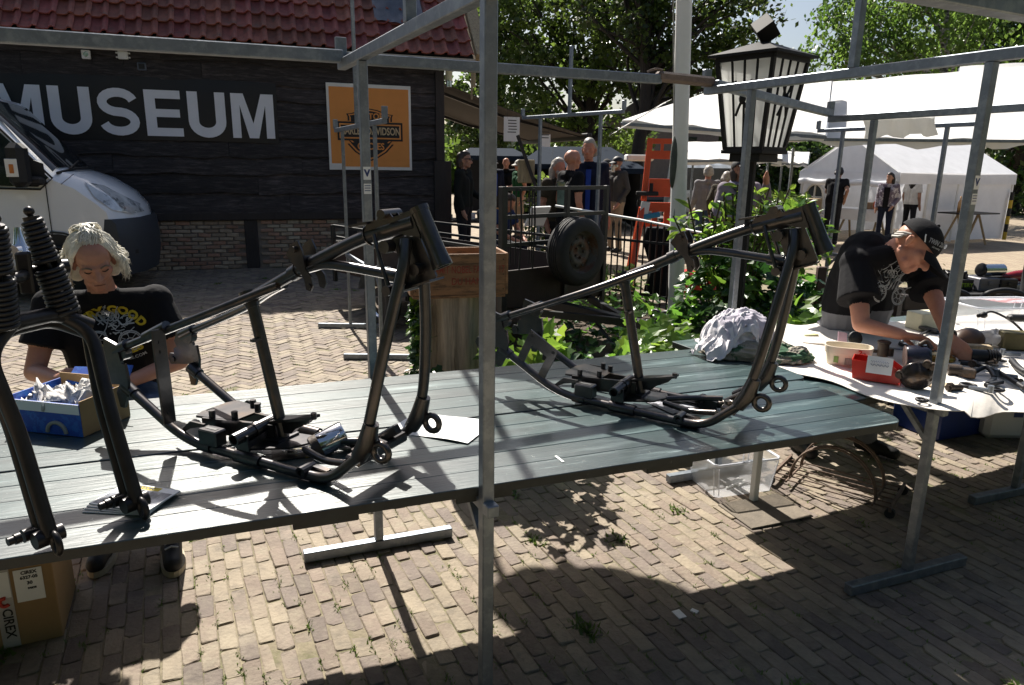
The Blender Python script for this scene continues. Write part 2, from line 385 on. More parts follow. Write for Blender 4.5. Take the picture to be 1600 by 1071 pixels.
b = MB(); wbox(b, 0, 9, 0, 3.5, -.25, -.06); wbox(b, -.0, .2, 0, 3.5, -6, -.26); b.build('wall', M['black'], barn)
b = MB(); wbox(b, .0, 9, -.02, .78, -.06, -.012); b.build('brick_base', M['mortar'], barn)
bm_ = [MB() for _ in range(5)]
for b in bm_: b.box((0, 0, 0), (.198, .05, .054), None, .006)
wm = [b.mesh('wall_brick', WBR[i]) for i, b in enumerate(bm_)]
nb = 0
for r in range(12):
    for k in range(25):
        s = .1 + k * .209 + (r % 2) * .1; z = .035 + r * .064
        if s > 4.95 or (1.42 < s < 1.72) or (3.02 < s < 3.30): continue
        if nb >= 298: break
        nb += 1; put('brick', wm[min(4, int(abs(rnd.gauss(0, 1.8))) if s > 3.2 else rnd.randrange(5))], barn, L0(WP(s, z, -.012 + rnd.uniform(-.006, .009))), (rnd.gauss(0, .03), rnd.gauss(0, .04), WA)).scale = (rnd.uniform(.84, 1.04), 1, rnd.uniform(.82, 1.06))
for s0, s1 in ((1.47, 1.67), (3.06, 3.26)):
    b = MB(); wbox(b, s0, s1, 0, .8, -.05, .03, .006); b.build('post', M['postwood'], barn)
b = MB(); wbox(b, -.16, .14, 0, 1.75, -.05, .1, .008); b.build('corner_post', M['postwood'], barn)
b = MB(); wbox(b, -.05, .1, 1.75, 3.2, -.05, .09, .006); b.build('corner_post', M['postwood'], barn)
b = MB(); wbox(b, .14, 9, .78, .9, -.05, .06, .01); b.build('sill_beam', M['postwood'], barn)
# waney-edged planks, each a board of its own
z = .90; rows = [.33, .30, .27, .30, .26, .28, .25, .30, .32]
for ri, h in enumerate(rows):
    s = .1
    while s < 9:
        L = rnd.uniform(2.2, 4.2); s1 = min(9, s + L); n = max(5, int((s1 - s) / .14)); ph = rnd.uniform(0, 9); k1 = rnd.uniform(2, 4)
        lowr, upr = [], []
        for i in range(n + 1):
            x = s + (s1 - s - .006) * i / n
            wob = .016 * math.sin(x * k1 + ph) + .012 * math.sin(x * 7.3 + ph * 2) + rnd.gauss(0, .004)
            lowr.append((x, z - .035 + wob)); upr.append((x, z + h + .02))
        b = MB(); F = []; o1, o2 = .060, .006
        P = [[L0(WP(x, zz, o1)) for x, zz in lowr], [L0(WP(x, (zz + z + h) / 2, o1 - .006 + rnd.uniform(0, .006))) for x, zz in lowr], [L0(WP(x, zz, o2)) for x, zz in upr]]
        b.grid(P, True); b.grid([[L0(WP(x, zz, o1 - .03)) for x, zz in lowr], P[0]], False)
        for e in (0, -1): b.add([P[0][e], P[2][e], L0(WP(upr[e][0], upr[e][1], -.03)), L0(WP(lowr[e][0], lowr[e][1], -.03))], [(0, 1, 2, 3)])
        b.build('plank', M['plankwood'], barn); s = s1
    z += h
# roof of pantiles
pitch = R_(50); RU = -WM * math.cos(pitch) + V(0, 0, math.sin(pitch)); RN = WM * math.sin(pitch) + V(0, 0, math.cos(pitch))
R0 = WP(-.5, 3.40, .36)
def RP(s, t, n=0.0): return R0 + WE * s + RU * t + RN * n
b = MB(); b.grid([[L0(RP(0, -.02, -.05)), L0(RP(9.5, -.02, -.05))], [L0(RP(0, 5, -.05)), L0(RP(9.5, 5, -.05))]]); b.build('roof_underlay', M['black'], barn)
b = MB(); prof = []
for i in range(9):
    x = i / 8 * .235
    zz = .052 * math.exp(-((x - .045) / .033) ** 2) + .012 * ((x - .14) / .1) ** 2
    prof.append((x, zz))
Pt = [[V(-x, t * .36, zz + (.036 if t == 0 else .0) + (.0 if t < 1 else -.01)) for x, zz in prof] for t in (0, .5, 1)]
b.grid(Pt, True, True); b.grid([[p - V(0, 0, .022) for p in Pt[0]], Pt[0]], False, True)
tm = b.mesh('roof_tile', M['tile']); RM = Matrix((-WE, RU, RN)).transposed()
nt_ = 0
for r in range(7):
    for k in range(43):
        s, t_ = .02 + k * .213, r * .30
        q = RP(s, t_)
        if nt_ >= 300 or s > 9.2: continue
        nt_ += 1; e = (RM @ rotm(0, 0, rnd.gauss(0, .012))).to_euler(); put('roof_tile', tm, barn, L0(RP(s, t_, rnd.uniform(0, .006))), e)
big = MB()
for r in range(7, 14):
    for k in range(43): big.grid([[L0(RP(.02 + k * .213, r * .3)) + RM @ p for p in row] for row in Pt], True, True)
kind(big.build('upper_roof_tiles', M['tile'], barn), 'stuff')
M['zinc'] = mat('zinc gutter', (.30, .31, .31), .5, .5, .15, 8)
b = MB(); gp = [(math.cos(a) * .065, math.sin(a) * .065) for a in np.linspace(math.pi, 2 * math.pi, 9)]
gp2 = [(math.cos(a) * .058, math.sin(a) * .058) for a in np.linspace(2 * math.pi, math.pi, 9)]
b.prism(gp + gp2, L0(WP(-.5, 3.37, .36)), WM, V(0, 0, 1), WE * 9.6); b.build('gutter', M['zinc'], barn)
b = MB(); wbox(b, -.45, 9, 3.27, 3.42, .26, .29); b.build('fascia', M['postwood'], barn)
b = MB(); wbox(b, -.45, 9, 3.3, 3.32, -.05, .26); b.build('soffit', M['postwood'], barn)
M['rawwood'] = mat('pale raw timber', (.36, .28, .17), .75, 0, .25, 4, bump=.3, stretch=(6, 6, 1), c2=(.22, .17, .11), c2s=6)
b = MB(); b.prism([(0, 0), (0, 4), (.20, 4), (.20, -.05)], L0(RP(-.02, 0, -.12)), -WE * 1.0, RU, RN * .2); b.build('bargeboard', M['rawwood'], barn)
b = MB(); b.bar(L0(WP(-.5, 3.36, .3)), L0(WP(-.5, 2.95, .3)), .06, .12, ch=.005); b.bar(L0(WP(-.46, 3.3, .33)), L0(WP(-.46, 2.75, .33)), .03, .04); b.build('broken_board', M['rawwood'], barn)
M['lead'] = mat('lead sheet', (.13, .14, .165), .4, .4, .3, 5, bump=.5, bscale=9)
P = []
for i in range(7):
    row = []
    for j in range(15):
        s = 1.06 - j * .058; t_ = .62 + i * .13 - (.07 * (.5 + .5 * math.sin(j * 1.9)) if i == 0 else 0) + .05 * abs(j - 7) / 7
        row.append(L0(RP(s + .5, t_, .075 + .018 * math.sin(j * 1.9 + i) + (.05 if i > 2 and 3 < j < 11 else 0))))
    P.append(row)
b = MB(); b.grid(P, True); b.build('roof_flashing', M['lead'], barn)
# things fixed to the wall
ROTW = Matrix((-WE, WM * -1, V(0, 0, 1))).transposed(); RZW = WA
def on_wall(name, label, cat, s, z, off=.06, group=None): return thing(name, label, cat, WP(s, z, off), RZW, group)   # local x right, y into wall, z up
M['banner'] = mat('banner cloth', (.007, .007, .009), .5, 0, .3, 3, bump=.3, bscale=5)
bn = on_wall('museum_banner', 'long black banner with big white capital letters across the barn wall', 'banner', 2.64, 1.98, .075)
P = [[(-x, .010 * math.sin(x * 3 + zz * 4) - .002 + (.01 if zz in (0, .9) else 0), zz + .012 * math.sin(x * 1.3)) for x in np.linspace(0, 6.2, 40)] for zz in np.linspace(0, .9, 7)]
MB().grid(P, True, True).build('cloth', M['banner'], bn)
M['letter'] = mat('letter white', (.74, .75, .80), .6, 0, .05, 3)
def letter(ch, x, w_):
    h, q = .66, .145; z0 = .07; b = MB(); Y = -.022
    def rc(x0, z0_, x1, z1): b.prism([(x0, z0_), (x1, z0_), (x1, z1), (x0, z1)], (x, Y, z0), (1, 0, 0), (0, 0, 1), (0, .004, 0))
    def strip(pts, wd):
        n = len(pts); L, Rr = [], []
        for i in range(n):
            a, c = Vector((*pts[max(i - 1, 0)], 0)), Vector((*pts[min(i + 1, n - 1)], 0)); d = (c - a).normalized(); nn = Vector((-d.y, d.x, 0)) * wd / 2
            p = Vector((*pts[i], 0)); L.append(p + nn); Rr.append(p - nn)
        for k in (0, .004):
            rows = [[(x + p.x, Y + k, z0 + p.y) for p in L], [(x + p.x, Y + k, z0 + p.y) for p in Rr]]; b.grid(rows, False, k == 0)
    if ch == 'E':
        rc(0, 0, q, h); rc(q, 0, w_, .12); rc(q, .275, w_ * .94, .39); rc(q, h - .12, w_ * .98, h)
    elif ch == 'U':
        R1 = w_ / 2; pts = [(q / 2, h)] + [(R1 - (R1 - q / 2) * math.cos(a), R1 * .86 - (R1 * .86 - q * .45) * math.sin(a)) for a in np.linspace(0, math.pi, 15)] + [(w_ - q / 2, h)]
        strip(pts, q)
    elif ch == 'M':
        rc(0, 0, q * .85, h); rc(w_ - q * .85, 0, w_, h)
        m_ = w_ / 2
        b.prism([(q * .85, h), (q * .85, h - .17), (m_ - .07, 0), (m_, 0), (m_, .22), (q * 1.05, h)][:5] + [(q * 1.25, h)], (x, Y, z0), (1, 0, 0), (0, 0, 1), (0, .004, 0))
        b.prism([(w_ - q * .85, h), (w_ - q * .85, h - .17), (m_ + .07, 0), (m_, 0), (m_, .22), (w_ - q * 1.25, h)], (x, Y, z0), (1, 0, 0), (0, 0, 1), (0, .004, 0))
    elif ch == 'S':
        cx = w_ / 2; rx = cx - q * .44; ry = (h - q * .78) / 4; pts = []
        zt, zb = h - q * .39 - ry, q * .39 + ry
        for a in np.linspace(R_(14), R_(270), 16): pts.append((cx + rx * math.cos(a) * (1 if a < math.pi / 2 else 1), zt + ry * math.sin(a)))
        for a in np.linspace(R_(80), R_(-166), 16): pts.append((cx + rx * math.cos(a), zb + ry * math.sin(a)))
        strip(pts, q * .86)
    b.build('letter', M['letter'], bn)
ex = -.055
for ch, s in (('M', .62), ('U', .53), ('E', .50), ('S', .54), ('U', .53), ('M', .62)):
    ex -= s; letter(ch, ex, s); ex -= .085
# square orange sign with a bar-and-shield emblem
M['orange'] = mat('sign orange', (.72, .28, .06), .5, 0, .06, 3, c2=(.58, .24, .06), c2s=2, c2t=(.6, .8))
sg = on_wall('emblem_sign', 'square orange sign with black bar and shield emblem on the barn wall', 'sign', 1.20, 2.26, .07)
MB().box((0, 0, 0), (1.36, .016, 1.35), None, .003).build('border', M['white'], sg)
MB().box((0, -.010, -.002), (1.28, .006, 1.24), None, 0).build('panel', M['orange'], sg)
def flat(poly, y, m, nm): MB().prism(poly, (0, y, 0), (1, 0, 0), (0, 0, 1), (0, .003, 0)).build(nm, m, sg)
def bar_(w_, h_, zc, y, m): flat([(-w_, zc - h_), (w_, zc - h_), (w_, zc + h_), (-w_, zc + h_)], y, m, 'emblem_bar')
zc = -.06
top = [(-.36, .16), (-.36, .23), (-.38, .27), (-.30, .28), (-.12, .34), (0, .36), (.12, .34), (.30, .28), (.38, .27), (.36, .23), (.36, .16)]
bot = [(-.36, -.15), (-.31, -.19), (-.38, -.2), (-.26, -.33), (-.10, -.43), (0, -.47), (.10, -.43), (.26, -.33), (.38, -.2), (.31, -.19), (.36, -.15)]
for k, (sc, y, m) in enumerate(((1, -.015, 'black'), (.92, -.018, 'orange'), (.86, -.021, 'black'))):
    flat([(x * sc, z_ * sc + zc + (.0 if k == 0 else .012)) for x, z_ in top], y, M[m], 'emblem_shield'); flat([(x * sc, z_ * sc + zc - (.0 if k == 0 else .012)) for x, z_ in bot], y, M[m], 'emblem_shield')
bar_(.53, .148, zc, -.0235, M['black']); bar_(.50, .118, zc, -.0265, M['orange']); bar_(.475, .095, zc, -.0295, M['black'])
M['cream'] = mat('sign cream', (.55, .42, .25), .6, 0, .08, 6)
lettering('HARLEY-DAVIDSON', .165, M['cream'], sg, (0, -.034, zc), (1, 0, 0), (0, 0, 1), .004, .001, sx=.66)
lettering('MOTOR', .13, M['orange'], sg, (0, -.026, zc + .235), (1, 0, 0), (0, 0, 1), .004, .001, sx=.95)
lettering('CYCLES', .15, M['orange'], sg, (0, -.026, zc - .24), (1, 0, 0), (0, 0, 1), .004, .001, sx=.85)
bt_ = MB(); bt_.box((-.56, -.016, -.60), (.18, .004, .05)); bt_.build('maker_label', M['white'], sg)
wl_ = on_wall('wall_lamp', 'cream cylindrical lamp with a chrome end at the barn corner', 'lamp', -.12, 3.05, .13)
MB().cyl((0, 0, 0), (0, 0, .26), .06, 14).build('shade', mat('cream plastic', (.62, .58, .38), .4), wl_); MB().cyl((0, 0, -.10), (0, 0, -.003), .05, 12).build('socket', M['chrome'], wl_); MB().box((0, .07, .1), (.05, .09, .08)).build('bracket', M['galv'], wl_)
fl = on_wall('floodlight', 'small white floodlight under the barn eave above the banner', 'floodlight', 5.2, 3.15, .1)
MB().box((0, 0, 0), (.11, .07, .12), None, .008).build('housing', M['white'], fl); MB().cyl((0, -.037, 0), (0, -.041, 0), .035, 14).build('lens', M['chrome'], fl); MB().box((0, .06, .02), (.03, .08, .03)).build('bracket', M['galv'], fl)
jb = on_wall('junction_box', 'white junction box with cable stubs under the barn eave', 'junction box', 4.73, 3.17, .08)
MB().box((0, 0, 0), (.13, .06, .11), None, .006).build('box', M['white'], jb)
b = MB(); [b.cyl((x, 0, z_), (x * 1.45, 0, z_), .012, 8) for x in (-.065, .065) for z_ in (-.03, .03)]; b.build('cable_gland', M['white'], jb)
b = MB(); b.tube(crom([(-.42, .0, -.02), (-.4, .02, -.14), (-.25, .03, -.16), (-.05, .03, -.15), (0, .02, -.06)]), .008, 6); b.build('cable', M['black'], jb)
cc = on_wall('wall_sensor', 'small square dark sensor on the barn wall above the banner', 'sensor', 4.50, 3.03, .07)
MB().box((0, 0, 0), (.12, .04, .11), None, .01).build('casing', mat('sensor grey', (.1, .12, .16), .3), cc); MB().box((0, -.022, 0), (.08, .006, .075), None, .002).build('face', M['black'], cc)
# awning on the gable end
M['awning'] = mat('brown awning', (.05, .042, .038), .85, 0, .15, 5)
aw = thing('gable_awning', 'dark brown folding awning stretched out from the barn gable', 'awning', C0, 0)
EX = -WE; IN = -WM
P = [[L0(C0 + EX * (.08 + 2.75 * i / 5) + IN * (.2 + 3.6 * j / 4) + V(0, 0, 3.05 - .80 * i / 5 - .04 * math.sin(i / 5 * 3.14))) for j in range(5)] for i in range(6)]
MB().sheet(P, .012).build('canvas', M['awning'], aw)
b = MB(); b.bar(L0(C0 + EX * 2.86 + IN * .15 + V(0, 0, 2.23)), L0(C0 + EX * 2.86 + IN * 3.85 + V(0, 0, 2.23)), .1, .12, ch=.01); b.build('front_bar', M['blackmetal'], aw)
for k in (.5, 3.3):
    b = MB(); a_, c_ = C0 + EX * .1 + IN * k + V(0, 0, 2.92), C0 + EX * 2.82 + IN * k + V(0, 0, 2.25); m_ = (a_ + c_) / 2 + IN * .35 + V(0, 0, -.03)
    b.bar(L0(a_), L0(m_), .05); b.bar(L0(m_), L0(c_), .05); b.build('arm', M['blackmetal'], aw)
for k, (u_, v_) in enumerate(((1.35, .2), (2.0, .25))):
    cd_ = thing('price_card', ('larger white price card' if k == 0 else 'smaller white price card') + ' hanging under the awning edge', 'card', C0 + EX * u_ + IN * v_ + V(0, 0, 2.38 - .18 * k), WA, 'cards hanging under the awning')
    MB().box((0, 0, -.06), (.30 - .06 * k, .004, .42 - .2 * k)).build('sheet', M['paper'], cd_)
    b = MB(); [b.box((rnd.uniform(-.03, .03), -.004, .09 - i * .05), (.16, .002, .015)) for i in range(3 if k else 5)]; b.build('writing', M['black'], cd_)
    b = MB(); [b.cyl((x, 0, .12), (x, 0, .3), .003, 5) for x in (-.08, .08)]; b.build('string', M['black'], cd_)
# ================================================================ market stall: trestles, rails, table
A26 = math.atan2(U26.y, U26.x); A21 = math.atan2(U21.y, U21.x)
B1, B2, F2, F1 = V(-.59, 2.89, 0), V(1.18, 3.74, 0), V(1.70, 2.70, 0), V(-.066, 1.82, 0)
def trestle(name, label, front, back, h=2.10, foot=(.33, .34), king=.85, hook=True, footrot=R_(-5), r=.035, sticker=0):
    mid = (front + back) / 2; d = back - front; a = math.atan2(d.y, d.x) - math.pi / 2; hw = d.length / 2
    t = thing(name, label, 'stall frame', mid, a, 'galvanised steel market stall frames')
    ft = rotm(0, 0, footrot)
    for sy in (-1, 1):
        b = MB(); b.bar((0, sy * hw, .05), (0, sy * hw, h - .0205), r, ch=.003); b.build('post', M['galv'], t)
        b = MB(); b.bar(ft @ V(-foot[0], 0, 0) + V(0, sy * hw, .0275), ft @ V(foot[1], 0, 0) + V(0, sy * hw, .0275), .042, .045, ch=.003); b.build('foot', M['galv'], t)
        b = MB(); b.bar((0, sy * (hw + .004) - .0, .62), (0, sy * (hw - .14), .765), .02); b.build('brace', M['galv'], t)
    b = MB(); b.bar((0, -hw - .34, h), (0, hw + .34, h), .036, .04, ch=.003); b.build('crossbeam', M['galv'], t)
    if hook:
        for sy in (-1, 1):
            b = MB(); b.bar((0, sy * (hw + .34), h + .018), (0, sy * (hw + .34), h + .11), .045, .028, ch=.002); b.build('hook', M['galv'], t)
    if king:
        b = MB(); b.bar((0, 0, h + .02), (0, 0, h + king), r, ch=.003); b.build('king_post', M['galv'], t)
    b = MB(); b.bar((0, -hw - .05, .772), (0, hw + .05, .772), .035, ch=.003); b.build('table_bearer', M['galv'], t)
    if sticker:
        b = MB(); b.box((0, sticker * hw - .0185, 1.66), (.03, .001, .05)); b.box((0, sticker * hw - .0185, 1.60), (.03, .001, .04)); s = b.build('sticker', M['paper'], t)
        lettering('V', .035, M['letterblue'], s, (0, sticker * hw - .0195, 1.66), (1, 0, 0), (0, 0, 1), .002, .0002)
        b = MB(); [b.box((0, sticker * hw - .0193, z_), (.024, .0006, .003)) for z_ in (1.612, 1.603, 1.593)]; b.build('print', M['letterblue'], s)
    return t
M['letterblue'] = mat('print blue', (.03, .05, .16), .6)
tr1 = trestle('stall_trestle', 'galvanised steel stall frame with its front post rising past the middle of the table edge', F1, B1, sticker=1)
tr2 = trestle('stall_trestle', 'galvanised steel stall frame whose leaning front post stands right of the green table end', F2, B2, sticker=-1)
def hookpt(f, bk, end): d = (bk - f).normalized(); return (bk + d * .34 if end > 0 else f - d * .34) + V(0, 0, 2.148)
hl, hr = hookpt(F1, B1, 1) + V(.02, -.045, 0), hookpt(F2, B2, 1) + V(.0, -.05, 0)
def rail(label, pts, w=.05, h=.05, m='galv', name='roof_rail'):
    b = MB(); [b.bar(pts[i], pts[i + 1], w, h, ch=.004) for i in range(len(pts) - 1)]
    return tag(b.build(name, M[m], None), label, 'rail', 'long rails laid on the stall frame hooks')
ud = (hr - hl).normalized()
rail('long grey rail running left from the first frame in front of the barn eave', [hl - ud * 2.6 + V(0, 0, -.055), hl - ud * .005 + V(0, 0, -.02)])
rail('grey rail between the two front stall frames, in front of the trees', [hl + ud * .012 + V(0, 0, -.025), hl + ud * 1.62 + V(0, 0, -.012)], .045, .045)
b = MB(); P_ = [hl + ud * 1.60 + V(0, 0, .002), hl + ud * 1.97 + V(0, 0, -.005)]
b.bar(P_[0], P_[1], .052, .05, ch=.012); b.tube(crom([P_[0] + V(-.05, 0, .02), P_[0] + V(-.01, 0, .035), P_[0] + V(.03, 0, .028)]), .006, 5)
tag(b.build('wooden_sleeve', mat('weathered wood', (.16, .12, .10), .8, 0, .3, 8, stretch=(1, 8, 8), bump=.4), None), 'weathered wooden sleeve wrapped over the rail beside the flagpole', 'wood sleeve')
fl_, fr_ = hookpt(F1, B1, -1), hookpt(F2, B2, -1)
rail('dark front rail cutting across the upper right corner of the picture', [fl_ + (fr_ - fl_) * .5, fr_ + (fr_ - fl_) * .6], .06, .05)
# next bay to the right, carrying the second table
F3, B3 = F2 + U26 * 1.75 + V26 * .12, B2 + U26 * 1.30 + V26 * .3
F3 = B3 - V26 * 1.17
F3t = trestle('stall_trestle', 'galvanised steel stall frame standing behind the leaning post over the second table', F3, B3, sticker=0, king=0, h=2.02)
rail('grey rail sloping right from the lantern over the second table', [hr + V(.03, -.02, -.02), hookpt(F3, B3, 1) + V(0, 0, -.09)], .045, .045)
# trestles of the rows behind
tb = G(597, 562); tf = G(548, 513)
F4 = trestle('stall_trestle', 'bare T-shaped stall frame with two thin posts in front of the orange sign', tb, tb + (tf - tb), h=2.02, foot=(.34, .36), king=1.26, footrot=R_(-24), r=.03)
p5 = W(934, 300, 8.2); p5.z = 0; p6 = W(842, 300, 9.0); p6.z = 0
k4, k1 = (tb + tf) / 2 + V(0, 0, 3.30), (F1 + B1) / 2 + V(0, 0, 2.97); k4 = tb + (tf - tb) * .5 + V(0, 0, 3.30)
rail('added unseen ridge rail between the king posts, carrying the shadow-casting canvas', [k1, k4], .035, .035, name='added_ridge_rail')  # unseen rail added to carry the shadow-casting canvas
cbm = k1.lerp(k4, (5.29 - k1.y) / (k4.y - k1.y)); b = MB(); P = []
for i in range(31):                                                # added unseen canvas in deep folds, shaped to cast the rounded ground shadow
    t_ = math.pi * i / 30; fo = math.sin(t_) ** .7; lo_ = max(0, -math.cos(t_))
    P.append([V(.34 + (.43 + .022 * math.sin(9 * a + 2 * t_) + .02 * math.sin(17 * a) * lo_) * fo * math.cos(a), (.13 + .035 * math.sin(9 * a + 2 * t_) + .03 * math.sin(15 * a + 3 * t_)) * fo * math.sin(a), -.11 + .30 * math.cos(t_) + .015 * math.sin(7 * a) * lo_ + .03 * math.sin(3 * a) * fo) for a in np.linspace(0, 2 * math.pi, 97)])
b.grid(P, True, True); o = b.build('canvas_shadow_caster', mat('shadow caster canvas', (.4, .39, .36), .85, 0, .1, 5, bump=.5, bscale=9), None); tag(o, 'added unseen canvas on the ridge rail, shaped to cast the rounded ground shadow', 'shadow caster'); o.location = cbm + V(0, 0, .17)
F5 = trestle('stall_trestle', 'grey stall frame behind the trailer beside the tall man in the navy jacket', p5, p6, h=2.27, king=.75, r=.035, sticker=0)
p7 = W(1460, 330, 7.0); p7.z = 0
F6 = trestle('stall_trestle', 'far grey stall frame in front of the white party tent', p7, p7 + V26 * 1.17, h=2.12, king=0)
kp = W(1581, 400, 6.6); kp.z = 0

# the green table: two board panels, each board a part
M['tabletop'] = mat('green table paint', (.020, .046, .048), .36, 0, .35, 3, bump=.14, bscale=26, stretch=(.55, 5, 1), rndv=.3,
                    c2=(.15, .22, .225), c2s=3.2, c2t=(.55, .80), rough2=.5, spec=.85, coat=.5)
M['tabletop'].node_tree.nodes['Principled BSDF'].inputs['Coat Roughness'].default_value = .21
t = M['tabletop'].node_tree; L = t.links; b = t.nodes['Principled BSDF']; src_ = b.inputs['Base Color'].links[0].from_socket; tc_ = t.nodes.new('ShaderNodeTexCoord')
for st_, sc_, lo, hi, c_, k_ in (((.35, 9, 1), 4.0, .60, .66, (.33, .42, .42, 1), .55), ((1.6, 2.2, 1), 2.0, .57, .72, (.02, .034, .032, 1), .7), ((6, 2.4, 1), 6.0, .64, .68, (.5, .52, .49, 1), .6)):   # scuffs along the grain, dark damp patches, chips
    mp_ = t.nodes.new('ShaderNodeMapping'); mp_.inputs['Scale'].default_value = st_; mp_.inputs['Rotation'].default_value = (0, 0, .04); L.new(tc_.outputs['Object'], mp_.inputs[0])
    n_ = t.nodes.new('ShaderNodeTexNoise'); n_.inputs['Scale'].default_value = sc_; n_.inputs['Detail'].default_value = 10; n_.inputs['Roughness'].default_value = .74; L.new(mp_.outputs[0], n_.inputs['Vector'])
    r_ = t.nodes.new('ShaderNodeMapRange'); r_.inputs[1].default_value = lo; r_.inputs[2].default_value = hi; r_.inputs[4].default_value = k_; L.new(n_.outputs[0], r_.inputs[0])
    x_ = t.nodes.new('ShaderNodeMix'); x_.data_type = 'RGBA'; L.new(r_.outputs[0], x_.inputs[0]); L.new(src_, x_.inputs[6]); x_.inputs[7].default_value = c_; src_ = x_.outputs[2]
L.new(src_, b.inputs['Base Color'])
M['tableedge'] = mat('dark table edge', (.018, .022, .022), .5, 0, .4, 20, c2=(.2, .2, .19), c2s=24, c2t=(.66, .72))
ZT = .82
tbl = thing('stall_table', 'long worn green plank table across the middle carrying both motorcycle frames', 'table', V(0, 0, 0), A21)
nF, nG, nB = 1.745, 2.285, 2.877
uR1 = G(1426, 661, ZT).dot(U21); uR2 = G(1257, 588, ZT).dot(U21); uL = -2.6
def tablepanel(n0, n1, uR, k, rr=.07):
    wd = (n1 - n0) / k
    for i in range(k):
        y0, y1 = n0 + i * wd + .0004, n0 + (i + 1) * wd - .0004; b = MB(); poly = [(uL, y0), (uR, y0), (uR, y1), (uL, y1)]
        if i == 0: poly = [(uL, y0)] + [(uR - rr + rr * math.sin(a), y0 + rr - rr * math.cos(a)) for a in np.linspace(0, math.pi / 2, 6)] + [(uR, y1), (uL, y1)]
        if i == k - 1 and k > 0 and n1 < 2.4: poly = poly[:-2] + [(uR - .03 + .03 * math.cos(a), y1 - .03 + .03 * math.sin(a)) for a in np.linspace(0, math.pi / 2, 4)] + [(uL, y1)]
        zz = ZT - .0005 * rnd.random()
        n = len(poly); c = .002; cx = sum(p[0] for p in poly) / n; cy = (y0 + y1) / 2
        ins = [(p[0] - c * (1 if p[0] > cx else -1), p[1] - c * (1 if p[1] > cy else -1)) for p in poly]
        b.cm = 0; b.add([(*p, zz) for p in ins], [tuple(range(n))]); b.add([(*p, zz - c) for p in poly] + [(*p, zz) for p in ins], [(j, (j + 1) % n, n + (j + 1) % n, n + j) for j in range(n)])
        b.cm = 1; b.add([(*p, zz - .028) for p in poly] + [(*p, zz - c) for p in poly], [(j, (j + 1) % n, n + (j + 1) % n, n + j) for j in range(n)]); b.add([(*p, zz - .028) for p in poly], [tuple(range(n))[::-1]])
        b.build('plank', [M['tabletop'], M['tableedge']], tbl)
tablepanel(nF, nG - .006, uR1, 5); tablepanel(nG + .006, nB, uR2, 5, .05)
for pxm in (508, 745, 1090):
    u_ = G(pxm, 790 if pxm < 600 else 740, ZT).dot(U21)
    b = MB(); b.box((u_, (nF + nB) / 2 - .0, ZT - .040), (.17, nB - nF - .02, .022), None, .003); b.build('batten', M['tableedge'], tbl)

